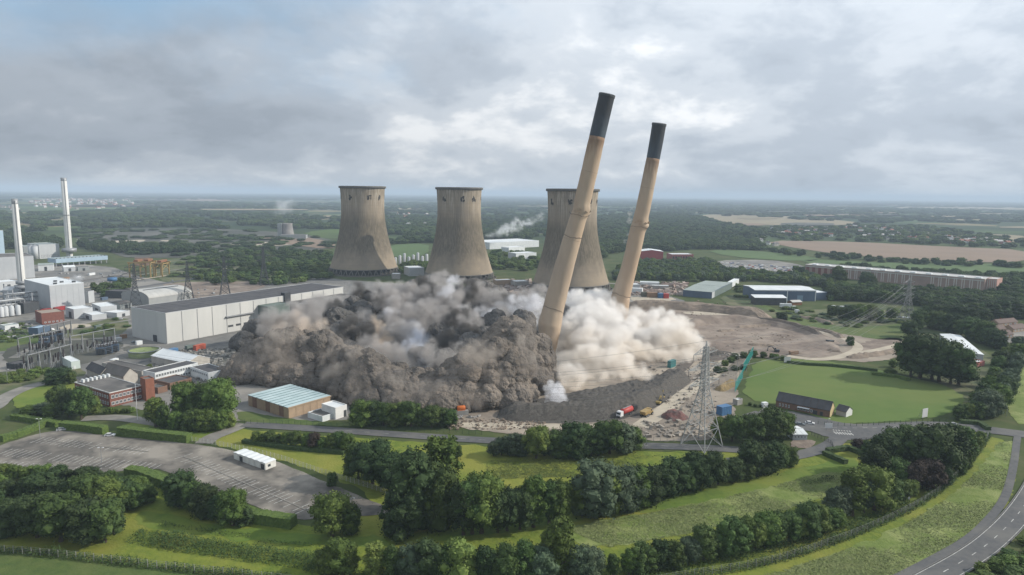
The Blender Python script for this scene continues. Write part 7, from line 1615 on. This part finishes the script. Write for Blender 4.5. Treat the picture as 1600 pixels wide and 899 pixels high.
# ------------------------------------------------------------------ dust cloud
def cells(p, size, seed, jit=.9):
    """distance to the nearest jittered cell point / size, for an (n,3) array"""
    q = p/size; b = np.floor(q).astype(np.int64); best = np.full(len(p), 9.0)
    for dx in (-1, 0, 1):
        for dy in (-1, 0, 1):
            for dz in (-1, 0, 1):
                c = b+np.array([dx, dy, dz]); h = (c[:, 0]*73856093 ^ c[:, 1]*19349663 ^ c[:, 2]*83492791 ^ (seed*2654435761)) & 0x7fffffff
                j = np.empty((len(p), 3))
                for k in range(3):
                    h = (h*1103515245+12345) & 0x7fffffff; j[:, k] = ((h >> 8) & 0xffff)/65535.0
                d = ((c+.5+(j-.5)*jit-q)**2).sum(1); best = np.minimum(best, d)
    return np.sqrt(best)
def billow_object(name, spheres, voxel, octaves, mat, label, seed=0, floor=-2.0):
    """union of rounded puffs, then swollen into ever smaller lobes"""
    s_v, s_f = [], []
    bm = bmesh.new(); bmesh.ops.create_icosphere(bm, subdivisions=3, radius=1); bv = [v.co.copy() for v in bm.verts]; bf = [tuple(v.index for v in f.verts) for f in bm.faces]; bm.free()
    for c, r, sq in spheres:
        o = len(s_v); s_v += [(c[0]+v.x*r, c[1]+v.y*r, c[2]+v.z*r*sq) for v in bv]; s_f += [tuple(o+i for i in f) for f in bf]
    me = bpy.data.meshes.new(name); me.from_pydata(s_v, [], s_f); o = bpy.data.objects.new(name, me); C.objects.link(o)
    md = o.modifiers.new('r', 'REMESH'); md.mode = 'VOXEL'; md.voxel_size = voxel
    dg = bpy.context.evaluated_depsgraph_get(); me2 = bpy.data.meshes.new_from_object(o.evaluated_get(dg)); o.modifiers.clear(); o.data = me2; bpy.data.meshes.remove(me)
    n = len(me2.vertices)
    for size, amp in octaves:
        co = np.empty(n*3); me2.vertices.foreach_get('co', co); co = co.reshape(-1, 3); no = np.empty(n*3); me2.vertices.foreach_get('normal', no); no = no.reshape(-1, 3)
        w = co+np.stack([np.sin(co[:, 1]/size*.9+seed), np.sin(co[:, 2]/size*1.1+seed), np.sin(co[:, 0]/size*.8)], 1)*size*.18
        f = cells(w, size, seed+int(size*10)); f = np.clip(f/.78, 0, 1); d = np.sqrt(np.clip(1-f*f, 0, 1))-.45
        co = co+no*(d*amp*size)[:, None]; me2.vertices.foreach_set('co', co.ravel()); me2.update()
    me2.polygons.foreach_set('use_smooth', [True]*len(me2.polygons)); me2.materials.clear(); me2.materials.append(mat)
    # keep what stands above the ground
    setp(o, label, None, None, 'stuff'); print(name, n); return o
def dustmat(name, a, b, c):
    m = M(name, a, b, .10, 1.0, bump=.3, det=10, c=c, s2=.03, spec=0.0, bscale=1.6); nt = m.node_tree; N = nt.nodes; L = nt.links
    bp = [n for n in N if n.bl_idname == 'ShaderNodeBump'][0]; g = N.new('ShaderNodeNewGeometry'); last = None
    for sc, d in ((.55, .8), (1.25, .4)):
        vo = N.new('ShaderNodeTexVoronoi'); vo.inputs['Scale'].default_value = sc; L.new(g.outputs['Position'], vo.inputs['Vector'])
        b2 = N.new('ShaderNodeBump'); b2.invert = True; b2.inputs['Strength'].default_value = .8; b2.inputs['Distance'].default_value = d; L.new(vo.outputs['Distance'], b2.inputs['Height'])
        if last is not None: L.new(last, b2.inputs['Normal'])
        last = b2.outputs[0]
    L.new(last, bp.inputs['Normal']); return m
dark_m = dustmat('dark_dust', (.135, .12, .105), (.085, .078, .071), (.20, .172, .145))
drr = random.Random(4)
# front line in the picture -> heights; the puffs are piled up behind it
FRONT = [(352, 592, 577), (366, 600, 554), (392, 601, 532), (430, 603, 521), (480, 606, 524), (520, 616, 540), (550, 632, 556), (590, 641, 572), (630, 645, 588), (670, 647, 592), (705, 645, 572), (740, 643, 550), (780, 640, 540), (815, 632, 508), (838, 618, 532), (853, 606, 572)]
def front_at(t):
    k = min(int(t), len(FRONT)-2); f = t-k; return [FRONT[k][j]*(1-f)+FRONT[k+1][j]*f for j in range(3)]
sph = []
N_ = 46
for i in range(N_):
    x, y, yt = front_at(i/(N_-1)*(len(FRONT)-1)); g = G(x, y); hh = zat((g.x, g.y+17), yt)
    for q, (back, zf) in enumerate([(3, .22), (7, .46), (12, .74), (18, .97), (26, .90), (36, .66), (50, .45)]):
        r = min(drr.uniform(3.6, 8.5), hh*.42); z = hh*zf*drr.uniform(.86, 1.08)-r; px_ = g.x+drr.uniform(-3, 3); py = g.y+back+drr.uniform(-2.5, 2.5)
        zc = max(r*.4, z); sph.append(((px_, py+r*.4, zc), r, 1.0))
        if zc > r*1.2: sph.append(((px_+drr.uniform(-2, 2), py+r*.6, zc*.5), r, 1.0))
    sph.append(((g.x+drr.uniform(-2, 2), g.y+2.5, drr.uniform(1, 3)), drr.uniform(2.6, 4.4), .9))
for (x, y, D, r) in [(785, 535, 392, 12), (800, 520, 395, 11), (812, 532, 392, 10), (780, 560, 385, 12), (808, 560, 382, 12), (826, 565, 388, 8), (836, 588, 380, 8), (775, 585, 370, 12)]:
    sph.append((tuple(P(x, y, D)), r*.8, 1)); sph.append((tuple(P(x+3, y+10, D+6)), r*.8, 1))
billow_object('dust_billow', sph, 0.62, [(14, .22), (7.5, .26), (3.6, .34), (1.9, .32)], dark_m, 'dark grey brown cauliflower front of the dust cloud rolling towards the teal roof', 3)
sph = []
PILE = [(380, 535, 470, 9), (400, 518, 480, 10), (520, 500, 500, 10), (540, 500, 505, 11), (560, 490, 520, 12), (540, 520, 480, 10), (505, 520, 490, 9), (525, 488, 525, 10), (553, 478, 530, 9), (570, 470, 545, 10), (585, 470, 550, 9), (610, 466, 560, 9), (640, 455, 580, 11), (625, 480, 560, 12), (668, 450, 590, 8), (690, 462, 580, 9), (715, 462, 580, 10), (742, 446, 585, 8), (758, 452, 580, 9), (780, 462, 575, 10), (750, 480, 560, 11), (720, 500, 520, 12), (745, 515, 500, 12), (765, 530, 470, 11), (735, 540, 460, 11), (710, 530, 480, 11), (690, 520, 500, 11), (775, 505, 500, 10), (800, 515, 470, 10), (820, 500, 480, 9), (600, 500, 530, 12), (575, 525, 490, 11), (610, 540, 470, 11), (650, 500, 530, 12), (550, 545, 455, 9), (560, 560, 430, 7), (895, 498, 530, 9), (920, 492, 540, 10), (880, 486, 550, 8), (905, 480, 560, 7), (660, 560, 430, 8), (700, 560, 430, 8)]
for (x, y, D, r) in PILE:
    for _ in range(3):
        p = P(x+drr.uniform(-7, 7), y+drr.uniform(-2, 6), D+drr.uniform(-6, 6)); sph.append((tuple(p), r*drr.uniform(.5, .85), 1))
    p = P(x, y, D); z = p.z-r*1.1
    while z > 0: sph.append(((p.x, p.y+4, z), r*.95, 1)); z -= r*1.3
billow_object('dust_billow', sph, 0.8, [(8, .28), (4, .36), (2.1, .32)], dustmat('grey_dust', (.115, .11, .104), (.085, .083, .08), (.15, .14, .13)), 'dark grey billows piled up behind the brown front of the dust', 8)

# soft dust and smoke: real volumes grown from clouds of puffs
def vol_mat(name, dens, col, col2=None, noise_s=.09, lo=.38, hi=.62, aniso=.2, fine=.35):
    m = bpy.data.materials.new(name); m.use_nodes = True; nt = m.node_tree; N = nt.nodes; L = nt.links; N.clear(); out = N.new('ShaderNodeOutputMaterial'); pv = N.new('ShaderNodeVolumePrincipled')
    at = N.new('ShaderNodeAttribute'); at.attribute_name = 'density'; g = N.new('ShaderNodeNewGeometry'); nz = N.new('ShaderNodeTexNoise'); nz.inputs['Scale'].default_value = noise_s; nz.inputs['Detail'].default_value = 6; nz.inputs['Roughness'].default_value = .65; nz.inputs['Distortion'].default_value = .6; L.new(g.outputs['Position'], nz.inputs['Vector'])
    mr = N.new('ShaderNodeMapRange'); mr.inputs[1].default_value = lo; mr.inputs[2].default_value = hi; mr.inputs[3].default_value = .05; L.new(nz.outputs['Fac'], mr.inputs[0])
    mu = N.new('ShaderNodeMath'); mu.operation = 'MULTIPLY'; L.new(at.outputs['Fac'], mu.inputs[0]); L.new(mr.outputs[0], mu.inputs[1]); m2 = N.new('ShaderNodeMath'); m2.operation = 'MULTIPLY'; m2.inputs[1].default_value = dens; L.new(mu.outputs[0], m2.inputs[0]); L.new(m2.outputs[0], pv.inputs['Density'])
    pv.inputs['Density Attribute'].default_value = ''
    pv.inputs['Color'].default_value = (*col, 1); pv.inputs['Anisotropy'].default_value = aniso
    if col2:
        n2 = N.new('ShaderNodeTexNoise'); n2.inputs['Scale'].default_value = .03; L.new(g.outputs['Position'], n2.inputs['Vector']); sp = N.new('ShaderNodeSeparateXYZ'); L.new(g.outputs['Position'], sp.inputs[0])
        zr = N.new('ShaderNodeMapRange'); zr.inputs[1].default_value = 2; zr.inputs[2].default_value = 24; L.new(sp.outputs[2], zr.inputs[0]); ad = N.new('ShaderNodeMath'); ad.operation = 'ADD'; L.new(zr.outputs[0], ad.inputs[0]); s2 = N.new('ShaderNodeMath'); s2.operation = 'MULTIPLY_ADD'; L.new(n2.outputs['Fac'], s2.inputs[0]); s2.inputs[1].default_value = 2.0; s2.inputs[2].default_value = -1.0; L.new(s2.outputs[0], ad.inputs[1])
        mx = N.new('ShaderNodeMix'); mx.data_type = 'RGBA'; mx.clamp_factor = True; L.new(ad.outputs[0], mx.inputs[0]); mx.inputs[6].default_value = (*col2, 1); mx.inputs[7].default_value = (*col, 1); L.new(mx.outputs[2], pv.inputs['Color'])
    L.new(pv.outputs[0], out.inputs['Volume']); m.cycles.volume_step_rate = 1.0; return m
def puff_volume(name, blobs, mat, label, voxel=1.6, per=26, seed=0, rmin=.22, rmax=.5, kind='stuff'):
    """blobs: (centre, radius, squash); each filled with small puffs"""
    rr = random.Random(seed); v, rd = [], []
    for c, r, sq in blobs:
        for _ in range(per):
            d = Vector((rr.gauss(0, 1), rr.gauss(0, 1), rr.gauss(0, 1))).normalized()*r*rr.random()**.45; q = Vector(c)+Vector((d.x, d.y, d.z*sq))
            k = r*rr.uniform(rmin, rmax); q.z = max(q.z, k*.3+.2); v.append(tuple(q)); rd.append(k)
    me = bpy.data.meshes.new(name); me.from_pydata(v, [], []); a = me.attributes.new('rad', 'FLOAT', 'POINT'); a.data.foreach_set('value', np.array(rd, dtype=np.float32)); o = link(name, me); setp(o, label, None, None, kind)
    ng = bpy.data.node_groups.new('puffs', 'GeometryNodeTree'); ng.interface.new_socket('Geometry', in_out='INPUT', socket_type='NodeSocketGeometry'); ng.interface.new_socket('Geometry', in_out='OUTPUT', socket_type='NodeSocketGeometry')
    N = ng.nodes; L = ng.links; gi = N.new('NodeGroupInput'); go = N.new('NodeGroupOutput'); mp = N.new('GeometryNodeMeshToPoints'); pv = N.new('GeometryNodePointsToVolume'); at = N.new('GeometryNodeInputNamedAttribute'); at.data_type = 'FLOAT'; at.inputs[0].default_value = 'rad'; sm = N.new('GeometryNodeSetMaterial'); sm.inputs['Material'].default_value = mat
    L.new(gi.outputs[0], mp.inputs[0]); L.new(at.outputs[0], mp.inputs['Radius']); L.new(mp.outputs[0], pv.inputs[0]); L.new(at.outputs[0], pv.inputs['Radius']); pv.resolution_mode = 'VOXEL_SIZE'; pv.inputs['Voxel Size'].default_value = voxel; pv.inputs['Density'].default_value = 1.0
    L.new(pv.outputs[0], sm.inputs[0]); L.new(sm.outputs[0], go.inputs[0]); md = o.modifiers.new('puffs', 'NODES'); md.node_group = ng; me.materials.append(mat); return o
def B(x, y, D, r, sq=1.0): return (tuple(P(x, y, D)), r, sq)
pale = [B(892, 592, 440, 13), (tuple(G(890, 612)+Vector((0, 8, 6))), 9, .8), B(915, 580, 430, 15), B(935, 575, 425, 15), B(960, 580, 420, 13), B(985, 588, 412, 10), B(1005, 596, 402, 7, .7), B(1018, 600, 400, 4, .6), B(888, 560, 475, 14), B(908, 545, 480, 14), B(935, 540, 455, 16), B(965, 545, 450, 14), B(900, 515, 480, 14), B(925, 505, 490, 14), B(950, 510, 490, 14), B(970, 520, 480, 12), B(915, 485, 520, 12), B(940, 480, 530, 12), B(958, 485, 520, 10), B(884, 532, 500, 10), B(880, 604, 425, 9), B(925, 605, 398, 9, .7), B(960, 603, 400, 8, .7),
        B(900, 470, 545, 9), B(930, 468, 550, 8)]
pale2 = [B(1005, 540, 470, 12), B(1030, 535, 475, 14), B(1050, 530, 480, 14), B(1070, 540, 470, 11), B(1085, 550, 460, 9), B(1015, 515, 500, 12), B(1035, 505, 505, 10), B(1055, 508, 505, 9), B(1000, 505, 510, 11), B(1010, 560, 450, 9), B(1040, 560, 450, 9, .8), B(1068, 562, 448, 8, .8), B(1022, 492, 515, 6), B(1075, 520, 490, 7), B(988, 520, 490, 10), B(1095, 555, 458, 4)]
VM_white = vol_mat('pale_dust_volume', .30, (.985, .97, .95), (.93, .875, .80), .12, .41, .62)
puff_volume('pale_dust', pale, VM_white, 'thick cream dust pouring out from the foot of the leaning chimneys', 1.5, 60, 1, .22, .5)
puff_volume('pale_dust', pale2, VM_white, 'cream dust puff right of the farther leaning chimney', 1.5, 60, 2, .22, .5)
greyb = []
for (x, y, D, r) in [(430, 505, 470, 12), (455, 500, 480, 12), (480, 495, 490, 12), (500, 488, 505, 11), (520, 475, 525, 10), (545, 465, 540, 9), (590, 455, 550, 9), (600, 475, 530, 13), (625, 460, 550, 12), (650, 470, 540, 13), (680, 455, 560, 12), (690, 435, 575, 8), (672, 440, 575, 7), (700, 475, 540, 13), (725, 460, 560, 11), (755, 465, 555, 11), (780, 475, 545, 12), (810, 475, 545, 11), (840, 470, 550, 11), (865, 475, 550, 10), (620, 500, 500, 14), (650, 500, 500, 14), (680, 495, 505, 14), (715, 490, 510, 12), (600, 525, 465, 12), (625, 530, 460, 13), (580, 545, 440, 9), (600, 560, 425, 11), (630, 565, 420, 11), (660, 560, 425, 11), (690, 565, 415, 9), (570, 500, 500, 10), (790, 490, 520, 11), (820, 488, 520, 10), (530, 520, 470, 7), (715, 555, 425, 8), (735, 510, 480, 9), (860, 500, 500, 8)]:
    greyb.append(B(x, y, D, r))
puff_volume('grey_smoke', greyb, vol_mat('grey_smoke_volume', .30, (.60, .575, .555), None, .13, .42, .60), 'soft grey smoke drifting over the dark billows', 1.8, 26, 3, .28, .52)
veil = []
for i in range(105):
    t = drr.random()*(len(FRONT)-1); x, y, yt = front_at(t); g = G(x, y); hh = zat((g.x, g.y+17), yt); veil.append(((g.x+drr.uniform(-4, 4), g.y+drr.uniform(-1, 26), hh*drr.uniform(.25, 1.08)), drr.uniform(3.5, 8), .8))
puff_volume('dust_veil', veil, vol_mat('dust_veil_volume', .10, (.62, .56, .50), None, .12, .40, .62), 'thin brown veil of dust hanging over the cauliflower front', 1.6, 20, 21, .3, .6)
puff_volume('dark_smoke', [B(665, 470, 545, 9), B(672, 455, 555, 8), B(660, 440, 565, 7), B(735, 455, 555, 8), B(745, 440, 565, 6), B(590, 470, 530, 8), B(560, 455, 545, 7), B(715, 500, 500, 10), B(740, 525, 470, 10), B(700, 535, 460, 9), B(545, 510, 470, 8), B(575, 520, 465, 8), B(800, 470, 545, 8), B(525, 480, 510, 8)], vol_mat('dark_smoke_volume', .55, (.20, .188, .175), None, .13, .40, .58), 'dark grey jets of smoke between the paler puffs', 1.6, 24, 22, .28, .5)
puff_volume('white_smoke', [B(780, 488, 520, 8), B(810, 478, 500, 8), B(835, 474, 500, 8), B(700, 455, 530, 7), B(705, 440, 540, 6), B(610, 490, 490, 6), B(755, 495, 510, 8), B(870, 472, 560, 8), B(900, 466, 565, 8), B(930, 462, 570, 6), B(720, 490, 530, 7), B(830, 500, 495, 6), B(645, 530, 455, 6), B(650, 515, 465, 6)], vol_mat('white_smoke_volume', .30, (.9, .9, .92), None, .12, .38, .62), 'white smoke wisps between the dark billows and the nearer chimney', 1.5, 22, 4, .3, .5)
puff_volume('brown_dust', [B(430, 512, 478, 10), B(455, 508, 480, 11), B(475, 515, 470, 9), B(440, 522, 465, 9), B(500, 515, 470, 7)], vol_mat('tan_dust_volume', .2, (.86, .77, .68), None, .1, .34, .6), 'tan dust puff at the left beside the dark green annex', 1.5, 26, 5, .28, .5)
puff_volume('brown_plume', [B(590, 505, 470, 4), B(594, 517, 460, 5), B(598, 530, 450, 6), B(596, 543, 442, 6), B(600, 553, 436, 6), B(583, 497, 478, 3)], vol_mat('orange_dust_volume', .35, (.80, .68, .55), None, .15, .34, .6), 'orange brown spout of dust in the middle of the cloud', 1.2, 26, 6, .3, .5)
puff_volume('blue_smoke', [B(640, 520, 462, 7), B(650, 530, 455, 8), B(645, 545, 442, 8), B(655, 560, 430, 8), B(640, 508, 475, 5), B(665, 570, 422, 7), B(630, 555, 435, 6)], vol_mat('blue_smoke_volume', .2, (.74, .78, .86), None, .13, .36, .62), 'bluish white smoke rising in the centre of the cloud', 1.3, 24, 7, .28, .5)
puff_volume('water_spray', [(tuple(P(889-3.3*k, 629-2.3*k*(1-k*.03), G(893, 633).y)), .8+.62*k, 1.3) for k in range(8)], vol_mat('water_mist_volume', .3, (.96, .97, 1.0), None, .5, .25, .55), 'fan of white water mist from the small cannon', .5, 26, 8, .3, .5)
puff_volume('steam_plume', [B(764+5*k, 368-2.0*k+(k % 3), 1300+6*k, 6+.9*k, .8) for k in range(10)]+[B(822+6*k, 350-3*k, 1380, 9, .7) for k in range(5)], vol_mat('steam_volume', .17, (.97, .98, 1.0), None, .05, .42, .60), 'white ragged steam trailing right behind the white factory', 4, 18, 9, .25, .5)
puff_volume('steam_plume', [B(428+4*k, 332-2.4*k, 1620, 9+2.2*k) for k in range(6)], vol_mat('thin_steam_volume', .03, (.95, .97, 1.0), None, .03, .34, .6), 'thin bluish steam above the small far cooling tower', 5, 18, 10, .3, .5)
puff_volume('steam_plume', [B(105+5*k, 440-1.5*k, 640, 3.5+.4*k, .6) for k in range(5)], vol_mat('wisp_volume', .10, (.95, .97, 1.0), None, .15, .34, .6), 'faint wisp of steam on the white box building roof', 1.5, 18, 11, .3, .5)
puff_volume('dust_wisp', [B(985, 335, 533, 2.2), B(984, 345, 533, 2.4), B(988, 326, 533, 1.8), B(980, 366, 533, 1.8), B(977, 378, 533, 1.8)], vol_mat('wisp_white_volume', .4, (.95, .93, .9), None, .3, .34, .6), 'little white puffs bursting from the left side of the farther chimney', .6, 20, 12, .3, .5)

# ------------------------------------------------------------------ air
def air():
    s = MB(); s.box(-45000, 45000, -1500, 80000, -1.5, 192); m = bpy.data.materials.new('haze'); m.use_nodes = True; nt = m.node_tree; N = nt.nodes; N.clear(); out = N.new('ShaderNodeOutputMaterial'); pv = N.new('ShaderNodeVolumePrincipled'); pv.inputs['Color'].default_value = (.60, .72, .88, 1); pv.inputs['Density'].default_value = HAZE; pv.inputs['Anisotropy'].default_value = 0.0
    nt.links.new(pv.outputs[0], out.inputs['Volume']); o = s.build('haze', m); setp(o, kind='stuff'); m.cycles.homogeneous_volume = True if hasattr(m.cycles, 'homogeneous_volume') else None
HAZE = 1.05e-4
air()
